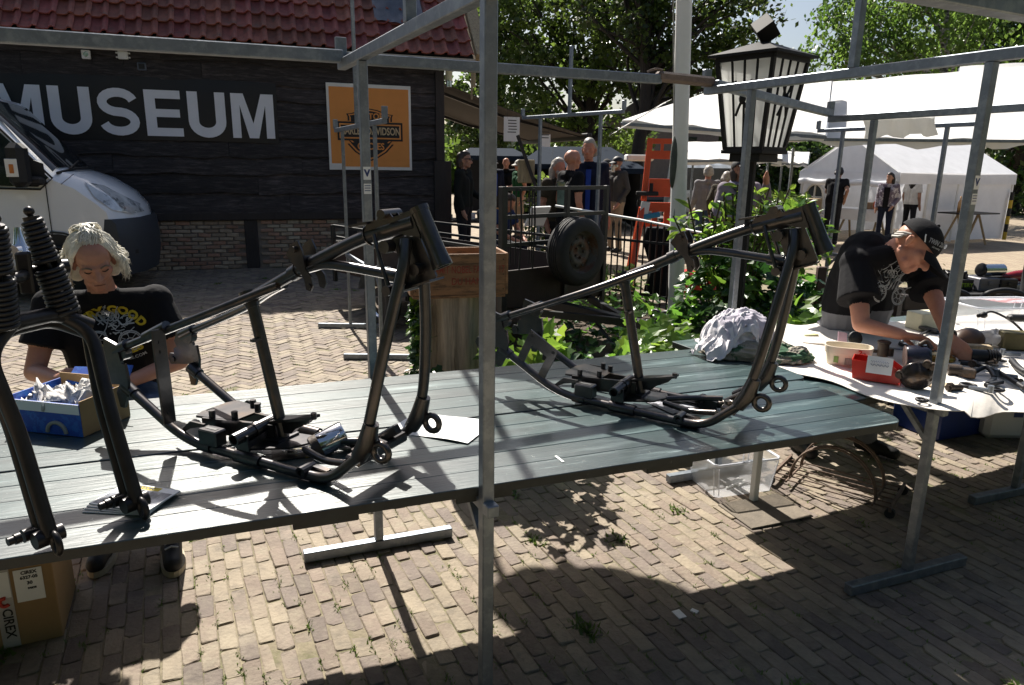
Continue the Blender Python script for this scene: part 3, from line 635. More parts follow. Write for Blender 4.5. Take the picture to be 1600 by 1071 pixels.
# ---------------------------------------------------------------- motorcycle frames (local: x forward, y left, z up; origin on the table under the front bend)
def make_frame(rear_plate):
    t = thing('motorcycle_frame', '', 'motorcycle frame', (0, 0, 0), 0, 'bare steel motorcycle frames on the table')
    S = M['darksteel']; w = .125
    def tb(nm, pts, r, n=12): b = MB(); b.tube(pts, r, n); return b.build(nm, S, t)
    for s in (-1, 1):
        y = s * w
        # lower rail: axle plate -> rear bend -> along the table -> front bend -> lug
        tb('lower_rail', fillet([(-.765, y, .165), (-.515, y, .030), (-.05, y, .018), (.055, y, .020), (.175, y, .125)], .09, 6), .0150)
        tb('downtube', crom([(.175, y, .13), (.205, y * .99, .24), (.232, y * .80, .40), (.252, y * .55, .54), (.262, y * .34, .63), (.255, y * .16, .69)], 4), .0160)
        tb('upper_stay', crom([(-.80, y, .285), (-.62, y * .96, .355), (-.42, y * .7, .435), (-.28, y * .28, .497), (-.2, y * .1, .53)], 4), .0130)
        b = MB(); c = V(.212, y, .142)
        b.tube([(.16, y, .112), (.19, y, .16), (.205, y, .215)], [.023, .027, .021], 12)
        b.tube([c + V(.022, .0, -.004) + V(.024 * math.cos(a), 0, .024 * math.sin(a)) for a in np.linspace(0, 6.283, 15)[:-1]], .0095, 8, closed=True); b.build('footpeg_lug', S, t)
        # axle plate: irregular plate with a slot, outline pieces joined round the opening
        b = MB(); yy = y - .005 + s * .012
        b.prism([(-.775, .31), (-.83, .325), (-.845, .275), (-.855, .255), (-.845, .235), (-.78, .235), (-.76, .25)], (0, yy, 0), (1, 0, 0), (0, 0, 1), (0, .010, 0))
        b.prism([(-.78, .235), (-.845, .235), (-.862, .225), (-.862, .205), (-.78, .205)], (0, yy, 0), (1, 0, 0), (0, 0, 1), (0, .0101, 0))
        b.prism([(-.78, .2051), (-.885, .2051), (-.895, .185), (-.885, .165), (-.78, .178)], (0, yy, 0), (1, 0, 0), (0, 0, 1), (0, .010, 0))
        b.prism([(-.76, .25), (-.7799, .235), (-.7799, .178), (-.80, .15), (-.79, .10), (-.77, .10), (-.745, .15), (-.738, .20), (-.745, .25)], (0, yy, 0), (1, 0, 0), (0, 0, 1), (0, .0102, 0))
        b.cyl((-.765, y - .012, .285), (-.765, y + .012, .285), .026, 12); b.cyl((-.87, yy - .004, .185), (-.87, yy + .016, .185), .011, 10)
        b.build('axle_plate', S, t)
        b = MB(); b.tube([(-.80, y, .283), (-.74, y, .311)], .0195, 12); b.build('tube_sleeve', S, t); b = MB(); b.tube([(-.775, y, .17), (-.735, y, .148)], .0205, 12); b.build('tube_sleeve', S, t)
        b = MB(); b.tube([(-.30, y, .0245), (-.20, y, .022)], .0205, 12); b.build('rail_sleeve', S, t); b = MB(); b.tube([(-.45, y, .0295), (-.40, y, .028)], .0195, 12); b.build('rail_sleeve', S, t)
        b = MB(); b.prism([(-.04, .005), (.0, -.012), (.028, -.008), (.03, .035), (-.02, .04)], (0, y - .02 * s - .004, 0), (1, 0, 0), (0, 0, 1), (0, .018, 0)); b.pipe((-.035, y - s * .034, .03), (-.035, y + s * .02, .03), .017, .009, 12); b.build('rail_lug', S, t)
    # backbone and neck
    tb('backbone', crom([(-.335, 0, .475), (-.25, 0, .517), (-.09, 0, .598), (.05, 0, .662), (.14, 0, .697)], 4), .0180, 14)
    b = MB(); b.tube([(.125, 0, .690), (.275, 0, .735)], [.0235, .026], 14); b.tube([(.126, 0, .6905), (.12, 0, .688)], [.0275, .0235], 14); b.build('neck_socket', S, t)
    b = MB(); nz = (V(.283, 0, .772), V(.353, 0, .628)); b.pipe(nz[0], nz[1], .0235, .019, 18); d = (nz[1] - nz[0]).normalized()
    b.pipe(nz[0] - d * .001, nz[0] + d * .012, .0255, .0188, 18); b.tube([nz[1] - d * .07, nz[1] - d * .03, nz[1] - d * .002], [.0230, .0245, .0275], 18); b.pipe(nz[1] - d * .004, nz[1] + d * .003, .0276, .0185, 18); b.build('steering_neck', S, t)
    b = MB()
    b.prism([(.12, .70), (.135, .73), (.165, .735), (.175, .755), (.20, .762), (.215, .745), (.27, .765), (.30, .70), (.26, .70), (.2, .712)], (0, -.02, 0), (1, 0, 0), (0, 0, 1), (0, .006, 0))
    b.prism([(.12, .70), (.135, .73), (.165, .735), (.175, .755), (.20, .762), (.215, .745), (.27, .765), (.30, .70), (.26, .70), (.2, .712)], (0, .014, 0), (1, 0, 0), (0, 0, 1), (0, .006, 0))
    b.cyl((.193, -.04, .752), (.193, .04, .752), .013, 12); b.box((.112, -.017, .722), (.06, .035, .006), rotm(0, R_(-12), 0)); b.box((.112, .017, .722), (.06, .035, .006), rotm(0, R_(-12), 0)); b.build('neck_bracket', S, t)
    b = MB(); b.prism([(.20, .69), (.285, .70), (.335, .60), (.325, .585), (.22, .545), (.21, .56), (.235, .60)], (0, -.004, 0), (1, 0, 0), (0, 0, 1), (0, .008, 0))
    b.bar((.215, 0, .548), (.335, 0, .592), .07, .005); b.cyl((.285, -.032, .615), (.285, .032, .615), .016, 12); b.build('neck_gusset', S, t)
    for s in (-1, 1):
        b = MB(); b.tube(crom([(.165, s * .034, .70), (.19, s * .045, .64), (.222, s * .05, .56)], 3), .006, 8); b.cyl((.215, s * .03, .672), (.215, s * .062, .672), .017, 12); b.build('neck_rib', S, t)
    tb('brace_tube', fillet([(-.09, 0, .588), (-.03, 0, .605), (.06, 0, .602), (.235, 0, .588)], .05, 4), .0138, 12)
    b = MB(); b.tube([(.18, 0, .591), (.245, 0, .587)], .019, 12); b.tube([(.222, -.068, .56), (.225, .068, .56)], .014, 10); b.build('brace_socket', S, t)
    # tank mount clamp hanging from the backbone
    b = MB()
    for s in (-1, 1):
        b.prism([(-.125, .655), (-.10, .668), (-.085, .64), (-.078, .59), (-.058, .57), (-.052, .545), (-.062, .528), (-.078, .532), (-.084, .56), (-.10, .585), (-.12, .60), (-.145, .625)], (0, s * .028 - .003, 0), (1, 0, 0), (0, 0, 1), (0, .006, 0))
        b.cyl((-.11, s * .024, .643), (-.11, s * .042, .643), .009, 10); b.cyl((-.066, s * .026, .542), (-.066, s * .036, .542), .008, 10)
    b.bar((-.125, 0, .612), (-.085, 0, .62), .056, .012); b.build('tank_mount', S, t)
    b = MB(); b.tube([(-.155, 0, .566), (-.13, 0, .579)], .0225, 14); b.build('clamp_band', S, t)
    # seat tube and its plates
    tb('seat_tube', [(-.325, 0, .485), (-.225, 0, .03)], .0178, 14)
    b = MB(); b.tube([(-.338, 0, .50), (-.318, 0, .452)], [.026, .0215], 14); b.build('seat_tube_collar', S, t); b = MB(); b.box((-.29, -.026, .36), (.018, .03, .008)); b.build('seat_tube_tab', S, t)
    b = MB(); b.prism([(-.285, -.032), (-.10, -.017), (-.095, .017), (-.285, .032)], (0, 0, .158), (1, 0, .23), (0, 1, 0), (0, 0, .009))
    b.prism([(-.25, .155), (-.11, .185), (-.125, .168), (-.17, .145), (-.19, .125), (-.262, .120)], (0, -.010, -.053), (1, 0, 0), (0, 0, 1), (0, .020, 0)); b.cyl((-.105, -.0, .132), (-.105, 0, .151), .009, 10); b.build('engine_mount', S, t)
    b = MB(); b.pipe((-.275, -.155, .086), (-.275, -.0, .098), .0195, .0145, 16); b.pipe((-.275, -.08, .09), (-.275, -.062, .092), .0235, .018, 16); b.build('crossover_tube', S, t)
    b = MB(); b.prism([(-.30, 0), (-.245, 0), (-.25, .075), (-.295, .075)], (0, -w - .002, .018), (1, 0, 0), (0, 0, 1), (0, .006, 0)); b.bar((-.27, -.12, .06), (-.27, -.03, .075), .03, .02); b.build('crossover_stand', S, t)
    b = MB(); b.bar((-.48, -.085, .075), (-.24, -.03, .075), .012, .05); b.bar((-.48, .03, .075), (-.24, .02, .075), .012, .05); b.bar((-.30, .0, .055), (-.21, 0, .05), .09, .012); b.build('transmission_rail', S, t)
    b = MB(); b.prism([(-.51, -.085), (-.42, -.07), (-.37, -.05), (-.37, .05), (-.42, .07), (-.51, .085), (-.525, .05), (-.525, -.05)], (0, 0, .094), (1, 0, 0), (0, 1, 0), (0, 0, .007))
    b.prism([(-.575, .03), (-.50, .094), (-.44, .094), (-.44, .086), (-.50, .07)], (0, -.118, 0), (1, 0, 0), (0, 0, 1), (0, .008, 0)); b.prism([(-.575, .03), (-.50, .094), (-.44, .094), (-.44, .086), (-.50, .07)], (0, .110, 0), (1, 0, 0), (0, 0, 1), (0, .008, 0))
    b.build('transmission_plate', S, t)
    b = MB(); b.cyl((0, 0, .101), (0, 0, .123), .010, 10); ms_ = b.mesh('mount_stud', S); [put('mount_stud', ms_, t, (x, y, 0)) for x, y in ((-.455, -.07), (-.42, .065), (-.385, -.045), (-.38, .045))]
    b = MB(); b.box((-.405, -.118, .062), (.075, .045, .05), None, .004); b.build('kickstand_block', S, t)
    b = MB(); b.box((-.405, -.118, .0878), (.045, .012, .001)); b.build('block_slot', M['black'], t)
    b = MB(); b.prism([(-.27, -.12), (-.16, -.05), (-.13, .02), (-.15, .06), (-.24, .05), (-.29, 0)], (0, 0, .042), (1, 0, 0), (0, 1, 0), (0, 0, .006)); b.build('seat_tube_web', S, t)
    b = MB(); b.tube(crom([(-.14, .02, .04), (-.05, .075, .045), (.05, .10, .055)], 4), .011, 8); b.tube(crom([(-.13, -.02, .038), (-.02, -.06, .04), (.08, -.085, .06)], 4), .011, 8); b.build('belly_strut', S, t)
    b = MB(); b.bar((.125, -.115, .085), (.13, .115, .085), .05, .03, ch=.006); b.bar((.10, -.05, .09), (.165, -.05, .135), .025, .03, ch=.004); b.bar((.10, .05, .09), (.165, .05, .135), .025, .03, ch=.004)
    [b.cyl((.12, y, .09), (.118, y, .112), .013, 12) for y in (-.085, .085)]; b.build('front_mount', S, t)
    if rear_plate == 'strap':
        b = MB(); b.bar((-.568, -w - .018, .385), (-.560, -w - .018, .085), .008, .046, up=(0, 1, 0), ch=.002); b.build('strap_plate', S, t)
        b = MB(); [b.cyl((x, -w - .024, z_), (x, -w - .021, z_), .007, 8) for x, z_ in ((-.568, .345), (-.566, .315), (-.562, .12))]; b.build('strap_hole', M['black'], t)
        b = MB(); b.tube([(-.655, -w * .97, .345), (-.56, -w * .93, .39)], .0175, 10); b.build('stay_sleeve', S, t)
    else:
        b = MB(); ax, ay = V(.105, 0, -.060).normalized(), V(.055, -.0, .115).normalized(); o = V(-.70, -w, .145)
        def q(poly): b.prism([(p[0], p[1]) for p in poly], o, ax, ay, V(0, -.006, 0) + V(0, .0, 0))
        q([(0, 0), (.032, 0), (.032, .135), (0, .135)]); q([(.108, -.0), (.14, -.0), (.14, .135), (.108, .135)]); q([(.0321, .085), (.1079, .085), (.1079, .135), (.0321, .135)])
        b.build('battery_plate', S, t); b = MB(); [b.cyl(o + ax * x + ay * .118 + V(0, -.0062, 0), o + ax * x + ay * .118 + V(0, -.0068, 0), .007, 10) for x in (.016, .124)]; b.build('plate_hole', M['black'], t)
    return t
fa = make_frame('strap'); fa.location = V(-.497, 1.957, ZT) + V(.0, .0, 0); fa.rotation_euler = (0, 0, R_(-26)); fa['label'] = 'bare black steel motorcycle frame nearer the seated man, left of the middle post'
fb = make_frame('window'); fb.location = V(.685, 2.425, ZT); fb.rotation_euler = (0, 0, R_(-32)); fb['label'] = 'bare brown-black steel motorcycle frame beside the laundry, with a square-windowed battery plate'
# ---------------------------------------------------------------- springer fork at the left front
fk = thing('springer_fork', 'black springer fork with coil springs standing on the left end of the table', 'motorcycle fork', (0, 0, 0), 0)
FS = M['forksteel']
Rb, Lb = G(213, 792, ZT + .03), G(78, 846, ZT + .03)
TR, TL = W(105, 497, 1.72), W(4, 518, 1.55)                     # spring feet
sr0, sl0 = W(46, 333, 1.70), W(-8, 345, 1.53)
side = (Rb - Lb).normalized(); upv = ((TR + TL) / 2 - (Rb + Lb) / 2).normalized(); fwd = side.cross(upv).normalized()
for nm, bot, leg_t, s in (('right', Rb, TR, 1), ('left', Lb, TL, -1)):
    knee = leg_t + side * (s * .045) - upv * .045
    b = MB(); b.tube(fillet([bot + upv * .012 + fwd * .012, bot + upv * .25 + fwd * .010, knee + fwd * .006, leg_t + upv * .02 - side * s * .03], .06, 5), 0.0165, 12); b.build('rigid_leg', FS, fk)
    b = MB(); b.tube(fillet([bot + upv * .035 - fwd * .035, bot + upv * .28 - fwd * .03, knee - fwd * .022 - upv * .01], .05, 4), .0135, 12); b.build('spring_leg', FS, fk)
    b = MB(); b.cyl(bot + upv * .012 - side * .03, bot + upv * .012 + side * .03, .020, 14); b.cyl(bot + upv * .028 - fwd * .038 - side * .035, bot + upv * .028 - fwd * .038 + side * .03, .016, 12)
    b.bar(bot + upv * .03 - fwd * .05, bot + upv * .008 + fwd * .02, .016, .03, ch=.003); rk_ = b.build('rocker', FS, fk)
    for i, o in enumerate((-.052, -.066)):
        b = MB(); b.cyl(bot + upv * .028 - fwd * .038 + side * o, bot + upv * .028 - fwd * .038 + side * (o + .012), .013 - .003 * i, 8); b.build('rocker_nut', FS, rk_)
    c = bot + fwd * .03 - upv * .006
    b = MB(); b.tube([c + fwd * (.020 * math.cos(a)) * .7 + upv * .024 * math.sin(a) for a in np.linspace(0, 6.283, 13)[:-1]], .0075, 8, closed=True); b.build('axle_eye', FS, fk)
# crown bridge (arch) and plates
b = MB(); ar = fillet([TL - side * .06 - upv * .02, TL + side * .02 + upv * .015, TR - side * .02 + upv * .015, TR + side * .05 - upv * .03], .06, 6)
b.tube([p - upv * .0 for p in ar], .019, 12); b.tube([p - fwd * .035 - upv * .012 for p in ar], .015, 10); b.build('crown_bridge', FS, fk)
b = MB(); [b.cyl(p - fwd * .05 + upv * .012, p - fwd * .05 + upv * .035, .012, 8) for p in (TL, TR, (TL + TR) / 2, TR + side * .02)]; b.build('crown_bolt', FS, fk)
YR, YL = TR + (sr0 - TR) * .50, TL + (sl0 - TL) * .50
b = MB(); b.tube(crom([YL - side * .03 - fwd * .02, YL + side * .05 - fwd * .03, YR - side * .03 - fwd * .03, YR + side * .03 - fwd * .02], 4), .013, 10); b.cyl(YR + side * .02 - fwd * .02, YR + side * .05 - fwd * .02, .019, 12); b.build('spring_yoke', FS, fk)
for bot, top in ((TR, sr0), (TL, sl0)):
    L = (top - bot).length; d = (top - bot).normalized(); u = d.orthogonal().normalized(); w_ = d.cross(u)
    b = MB(); b.cyl(bot, top, .0065, 10); b.ball(top + d * .004, .012, 10, 6); b.cyl(top - d * .02, top - d * .008, .018, 12); b.build('spring_rod', FS, fk)
    for nm, t0, t1, r0, r1, turns in (('main_spring', .03, .48, .031, .028, 10), ('rebound_spring', .53, .93, .026, .019, 9)):
        pts = [bot + d * (L * (t0 + (t1 - t0) * i / (turns * 12))) + (u * math.cos(i * math.pi / 6) + w_ * math.sin(i * math.pi / 6)) * (r0 + (r1 - r0) * i / (turns * 12)) for i in range(turns * 12 + 1)]
        b = MB(); b.tube(pts, .0058, 7); b.build(nm, M['blackmetal'], fk)
# stem and headlight stub behind the springs
b = MB(); m_ = (TR + TL) / 2; b.box(m_ + upv * .12 + fwd * .02, (.03, .02, .10), rotm(0, 0, R_(20)), .005); b.build('stem', FS, fk)
b = MB(); c = W(20, 395, 1.75); b.cyl(c, c + V(.002, .03, .0), .018, 12); b.tube([c + V(0, .03, .06), c + V(0, .03, .02), c + V(0, .03, 0)], [.008, .014, .03], 12); b.build('stem_nut', M['chrome'], fk)
# ================================================================ people: one continuous skinned body each
def skin(name, bones, mats, voxel, parent, iters=3, nseg=12):
    """bones: (a, b, ra, rb, material index, flat); the union is remeshed into one surface and faces take the material of the nearest bone"""
    b = MB()
    for a, c, ra, rb, mi, flat in bones:
        a, c = Vector(a), Vector(c); d = c - a
        if d.length < 1e-5: b.ball(a, ra, nseg, 8); continue
        d.normalize(); pts, rs = [], []
        if not flat:
            for k in range(4): t = R_(90 - 22.5 * k); pts.append(a - d * ra * math.sin(t)); rs.append(max(ra * math.cos(t), ra * .04))
        pts += [a, c]; rs += [ra, rb]
        if not flat:
            for k in (3, 2, 1, 0)[::1]: t = R_(90 - 22.5 * k); pts.append(c + d * rb * math.sin(t)); rs.append(max(rb * math.cos(t), rb * .04))
        b.tube(pts, rs, nseg)
    me = b.mesh('tmp', mats[0]); o = bpy.data.objects.new('tmp', me); col.objects.link(o)
    m = o.modifiers.new('r', 'REMESH'); m.mode = 'VOXEL'; m.voxel_size = voxel; m.use_smooth_shade = True
    s = o.modifiers.new('s', 'SMOOTH'); s.factor = .5; s.iterations = iters
    dg = bpy.context.evaluated_depsgraph_get(); me2 = bpy.data.meshes.new_from_object(o.evaluated_get(dg)); bpy.data.objects.remove(o); bpy.data.meshes.remove(me)
    me2.materials.clear(); [me2.materials.append(x) for x in mats]
    n = len(me2.polygons); cen = np.empty(n * 3); me2.polygons.foreach_get('center', cen); cen = cen.reshape(-1, 3); best = np.full(n, 9.); idx = np.zeros(n, int)
    for a, c, ra, rb, mi, flat in bones:
        A, B = np.array(a, float), np.array(c, float); ab = B - A; l2 = ab @ ab + 1e-12; t = ((cen - A) @ ab) / l2; tc = np.clip(t, 0, 1)
        dist = np.linalg.norm(cen - (A + tc[:, None] * ab), axis=1) - (ra + (rb - ra) * tc)
        if flat: over = np.maximum(np.maximum(-t, t - 1), 0) * math.sqrt(l2); dist = np.where(over > voxel * .6, dist + .05, dist)
        k = dist < best; best[k] = dist[k]; idx[k] = mi
    me2.polygons.foreach_set('material_index', idx.astype(np.int32)); me2.polygons.foreach_set('use_smooth', np.ones(n, bool)); me2.name = name; me2.update()
    return put(name, me2, parent)
def head_bones(c, Rm, k=1.0, ms=0, detail=True):
    """head about its centre; -y is the face"""
    T = lambda p: tuple(Vector(c) + Rm @ (Vector(p) * k)); B = []
    def a(p, q, r, r2, m=ms): B.append((T(p), T(q), r * k, r2 * k, m, False))
    a((0, .025, .04), (0, .035, .028), .083, .082); a((0, -.028, .05), (0, -.02, .03), .070, .070); a((0, -.035, -.02), (0, -.035, -.045), .060, .054)
    a((.03, .0, -.055), (.01, -.058, -.088), .034, .025); a((-.03, .0, -.055), (-.01, -.058, -.088), .034, .025); a((-.01, -.074, -.094), (.01, -.074, -.094), .019, .019)
    if detail:
        a((.043, -.058, -.014), (.030, -.070, -.034), .024, .021); a((-.043, -.058, -.014), (-.030, -.070, -.034), .024, .021); a((.036, -.045, -.075), (.024, -.058, -.08), .022, .018); a((-.036, -.045, -.075), (-.024, -.058, -.08), .022, .018)
        a((-.042, -.080, .024), (-.012, -.094, .019), .0125, .012); a((.042, -.080, .024), (.012, -.094, .019), .0125, .012); a((-.03, -.088, .052), (.03, -.088, .052), .0045, .0045); a((-.034, -.082, .066), (.034, -.082, .066), .0045, .0045)
        a((0, -.092, .014), (0, -.121, -.030), .0105, .0155); a((-.013, -.100, -.034), (.013, -.100, -.034), .0095, .0095)
        a((-.02, -.091, -.060), (.02, -.091, -.060), .0075, .0075); a((-.017, -.090, -.071), (.017, -.090, -.071), .009, .009)
        a((-.033, -.077, .001), (-.029, -.078, .0), .013, .013); a((.033, -.077, .001), (.029, -.078, .0), .013, .013)
    else: a((0, -.09, .01), (0, -.112, -.028), .010, .014)
    for s in (-1, 1): a((s * .084, .008, .018), (s * .079, .004, -.028), .013, .009); a((s * .090, .018, .012), (s * .086, .016, -.008), .011, .010)
    return B
def hand_bones(wr, d, pn, s, m, curl=.5, k=1.0):
    """wr wrist, d towards the fingers, pn palm normal, s thumb side; returns palm, four fingers and a thumb"""
    d, pn = Vector(d).normalized(), Vector(pn).normalized(); sd = d.cross(pn).normalized() * s; wr = Vector(wr); B = []
    def a(p, q, r, r2): B.append((tuple(p), tuple(q), r * k, r2 * k, m, False))
    for i, o in enumerate((-.030, -.010, .010, .030)):
        kn = wr + d * ((.088 - abs(i - 1.4) * .005) * k) + sd * (-o * k); a(wr + d * .015 * k + sd * (-o * .55 * k), kn, .0145, .0125)
        L = (.042, .048, .044, .034)[3 - i] if False else (.043, .049, .045, .035)[i]; p = kn; dd = d.copy()
        for j, f in enumerate((1, .65, .5)):
            dd = (Matrix.Rotation(-curl * (.7 if j == 0 else .9), 3, sd * (1 if s > 0 else 1) * (-1 if s * 0 else 1)) @ dd) if False else (dd * math.cos(curl * (.6, .9, .6)[j]) + pn * math.sin(curl * (.6, .9, .6)[j])).normalized()
            q = p + dd * (L * f * k); a(p, q, .0098 - .0008 * j, .009 - .0008 * j); p = q
    t0 = wr + d * .02 * k + sd * .028 * k; t1 = t0 + (d * .6 + sd * .65 + pn * .35).normalized() * .042 * k; t2 = t1 + (d * .8 + sd * .1 + pn * .5).normalized() * .032 * k; t3 = t2 + (d * .8 - sd * .2 + pn * .5).normalized() * .024 * k
    a(t0, t1, .016, .0125); a(t1, t2, .0115, .0105); a(t2, t3, .0105, .009); return B
SKINC = [mat('skin %d' % i, c, .5, 0, .12, 14, spec=.4, c2=c2, c2s=9, c2t=(.5, .75), bump=.08, bscale=120) for i, (c, c2) in enumerate([((.40, .20, .14), (.43, .17, .125)), ((.46, .215, .14), (.43, .16, .105)), ((.36, .20, .14), (.40, .2, .14))])]
def cloth(nm, c, **k): M[nm] = mat(nm, c, .9, 0, .15, 6, bump=.9, bscale=k.pop('bs', 9), spec=.2, **k); return M[nm]
cloth('tee black', (.009, .009, .011)); cloth('jeans', (.045, .075, .13), c2=(.09, .13, .20), c2s=5); cloth('grey trousers', (.22, .22, .235)); cloth('navy', (.012, .016, .035)); cloth('blue shirt', (.03, .07, .35))
cloth('beige', (.30, .23, .17)); cloth('grey jacket', (.075, .07, .068)); cloth('grey sweater', (.22, .21, .22)); cloth('white shirt', (.65, .64, .62)); cloth('green tee', (.01, .07, .03)); cloth('dark trousers', (.02, .02, .025)); cloth('purple grey', (.22, .19, .22)); cloth('blue work shirt', (.018, .033, .10)); cloth('dark jacket', (.012, .015, .014))
cloth('plaid', (.16, .13, .17), c2=(.5, .48, .52), c2s=9, c2t=(.5, .54), stretch=(1, 1, 1)); cloth('brown jacket', (.05, .042, .03))
M['hair white'] = mat('grey white hair', (.70, .67, .58), .5, 0, .3, 30); M['brow'] = mat('brow hair', (.16, .11, .075), .6, 0, .3, 30); M['hair grey'] = mat('grey hair', (.30, .28, .25), .55, 0, .3, 30); M['hair brown'] = mat('brown hair', (.045, .026, .016), .5, 0, .3, 30); M['hair black'] = mat('dark hair', (.012, .009, .008), .5, 0, .3, 30)
DEF = dict(pelvis=(0, 0, .95), waist=(0, 0, 1.08), chest=(0, -.005, 1.29), neck=(0, .01, 1.47), head=(0, -.02, 1.615), shL=(.175, 0, 1.42), elL=(.225, .02, 1.14), wrL=(.215, -.06, .90), shR=(-.175, 0, 1.42), elR=(-.225, .02, 1.14), wrR=(-.215, -.06, .90),
           hipL=(.09, 0, .92), knL=(.105, -.02, .50), anL=(.11, .02, .085), hipR=(-.09, 0, .92), knR=(-.105, -.02, .50), anR=(-.11, .02, .085))
def person_bones(p, top, trou, shoe, ms=0, sleeve=1.0, girth=1.0, head_rot=(0, 0, 0), hk=1.0, detail=False, hands=None, loose=.0, belly=0):
    J = {k: Vector(v) for k, v in {**DEF, **p}.items()}; B = []
    def a(x, y, r, r2, m, flat=False): B.append((tuple(x), tuple(y), r, r2, m, flat))
    g = girth; across = (J['shL'] - J['shR']).normalized(); hac = (J['hipL'] - J['hipR']).normalized(); fw = (J['chest'] - J['pelvis']).cross(across).normalized() * -1
    for s in (-1, 1):
        a(J['chest'] + across * s * .075 * g, J['waist'] + hac * s * .065 * g, .112 * g, .102 * g, top); a(J['waist'] + hac * s * .065 * g, J['pelvis'] + hac * s * .07 * g + V(0, 0, .02), .105 * g, .112 * g, top)
        a(J['pelvis'] + hac * s * .07 * g - V(0, 0, .03), J['pelvis'] + hac * s * .07 * g - V(0, 0, .06), .107 * g, .10 * g, trou)
        a(J['neck'] - V(0, 0, .035) + across * s * .03, J['shR' if s < 0 else 'shL'], .052, .060 * g, top); a(J['shR' if s < 0 else 'shL'], J['chest'] + across * s * .08, .07 * g, .10 * g, top)
    if belly: a(J['waist'] - fw * 0 + (J['head'] - J['neck']).normalized() * 0 + V(0, 0, .03), J['waist'] + V(0, 0, -.03), .125 * belly, .125 * belly, top)
    a(J['neck'], J['head'] + Vector((0, .0, -.02)), .056, .052, ms); a(J['neck'] - V(0, 0, .03), J['neck'] + (J['head'] - J['neck']) * .12, .066, .062, top, True)
    for S in 'LR':
        sh, el, wr = J['sh' + S], J['el' + S], J['wr' + S]; k = sleeve
        if k <= 1: a(sh, el, .050 * g, .041, ms); a(el, wr, .041, .028, ms); a(sh, sh + (el - sh) * k * .62, .064 * g, .068 * g + loose, top, True)
        else: a(sh, el, .062 * g, .053, top); a(el, el + (wr - el) * .93, .053, .042, top, False); a(el, wr, .035, .028, ms)
        if hands and S in hands: B += hand_bones(wr, *hands[S][:2], hands[S][2], ms, hands[S][3])
        else:
            d = (wr - el).normalized(); B += [(tuple(wr), tuple(wr + d * .08), .032, .034, ms, False), (tuple(wr + d * .08), tuple(wr + d * .15 + V(0, -.02, 0)), .03, .016, ms, False), (tuple(wr + d * .03), tuple(wr + d * .09 + V(-.03 if S == 'L' else .03, -.03, 0)), .016, .011, ms, False)]
        hp, kn, an = J['hip' + S], J['kn' + S], J['an' + S]
        a(hp, kn, .086 * g, .062, trou); a(kn, an + (kn - an) * .06, .062, .060, trou, False)
        fd = J.get('toe' + S); fd = Vector((0, -1, 0)) if fd is None else Vector(fd)
        a(an + V(0, 0, -.02) - fd * .03, an + fd * .16 + V(0, 0, -.048), .045, .038, shoe); a(an - V(0, 0, .04) - fd * .04, an - V(0, 0, .05) + fd * .06, .036, .04, shoe)
    B += head_bones(J['head'], rotm(*head_rot), hk, ms, detail); return B, J
def hair_cap(nm, c, Rm, m, parent, k=1.0, long=0.0, bald=0.0, voxel=.012):
    T = lambda p: tuple(Vector(c) + Rm @ (Vector(p) * k)); B = []
    if bald < .5: B += [(T((0, .0, .075)), T((0, .05, .05)), .074 * k, .076 * k, 0, False), (T((0, -.045, .088)), T((0, 0, .085)), .04 * k, .06 * k, 0, False)]
    B += [(T((s * .05, .03, .03)), T((s * .055, .055, -.03)), .045 * k, .04 * k, 0, False) for s in (-1, 1)] + [(T((0, .08, .03)), T((0, .075, -.05)), .055 * k, .045 * k, 0, False)]
    if long: B += [(T((s * .06, .05, -.02)), T((s * .075, .045, -.06 - long)), .05 * k, .035 * k, 0, False) for s in (-1, 1)] + [(T((0, .085, -.02)), T((0, .09, -.08 - long)), .055, .045, 0, False)]
    return skin(nm, B, [m], voxel * k, parent, 2, 8)
def cap_hat(nm, c, Rm, m, parent, k=1.0, brim=1.0):
    T = lambda p: Vector(c) + Rm @ (Vector(p) * k); b = MB(); P = []
    for i in range(8):
        t = R_(90 * i / 7); rr, zz = math.sin(t), math.cos(t); P.append([T((.098 * rr * math.cos(a), .012 + .112 * rr * math.sin(a), .035 + .098 * zz)) for a in np.linspace(0, 2 * math.pi, 21)])
    b.grid(P, True, True); o = b.build(nm, m, parent); b = MB()
    if brim:
        rows = [[T((.088 * math.sin(a), -.07 - .03 * 0 - r * (.09 * math.cos(a) * brim) - .028 * math.cos(a), .038 - .03 * r - .02 * math.sin(a) ** 2)) for a in np.linspace(-1.35, 1.35, 13)] for r in (0, .35, .7, 1)]
        b.sheet(rows, .006); b.build('brim', m, parent if False else o) if False else b.build('brim', m, parent)
    b = MB(); b.ball(T((0, .012, .134)), .009, 8, 5); b.build('cap_button', m, parent); return o
def walker(label, px, py, Y, face, top, trou, h=1.75, pose=None, sleeve=1.0, girth=1.0, ms=0, hair=None, hat=None, long=0, bald=0, head_rot=(0, 0, 0), extra=None, group='people walking about the market', shoe='black', vox=.013, ground=None):
    q = W(px, py, Y); htop = q.z if ground is None else q.z - ground
    k = (htop / 1.735) if h is None else h / 1.75
    t = thing('person', label, 'person', (q.x, q.y, q.z - 1.735 * k), face, group)
    bs, J = person_bones(pose or {}, 1, 2, 3, 0, sleeve, girth, head_rot, .95, Y < 14)
    bs = [(tuple(Vector(a) * k), tuple(Vector(c) * k), ra * k, rb * k, m, f) for a, c, ra, rb, m, f in bs]
    skin('body', bs, [SKINC[ms], M[top], M[trou], M[shoe]], vox, t, 2, 10)
    Rm = rotm(*head_rot)
    if hair: hair_cap('hair', J['head'] * k, Rm, M[hair], t, k * 1.03, long, bald)
    if hat: cap_hat('cap', J['head'] * k, Rm, M[hat], t, k * .97)
    if extra: extra(t, J, k)
    return t
D = R_
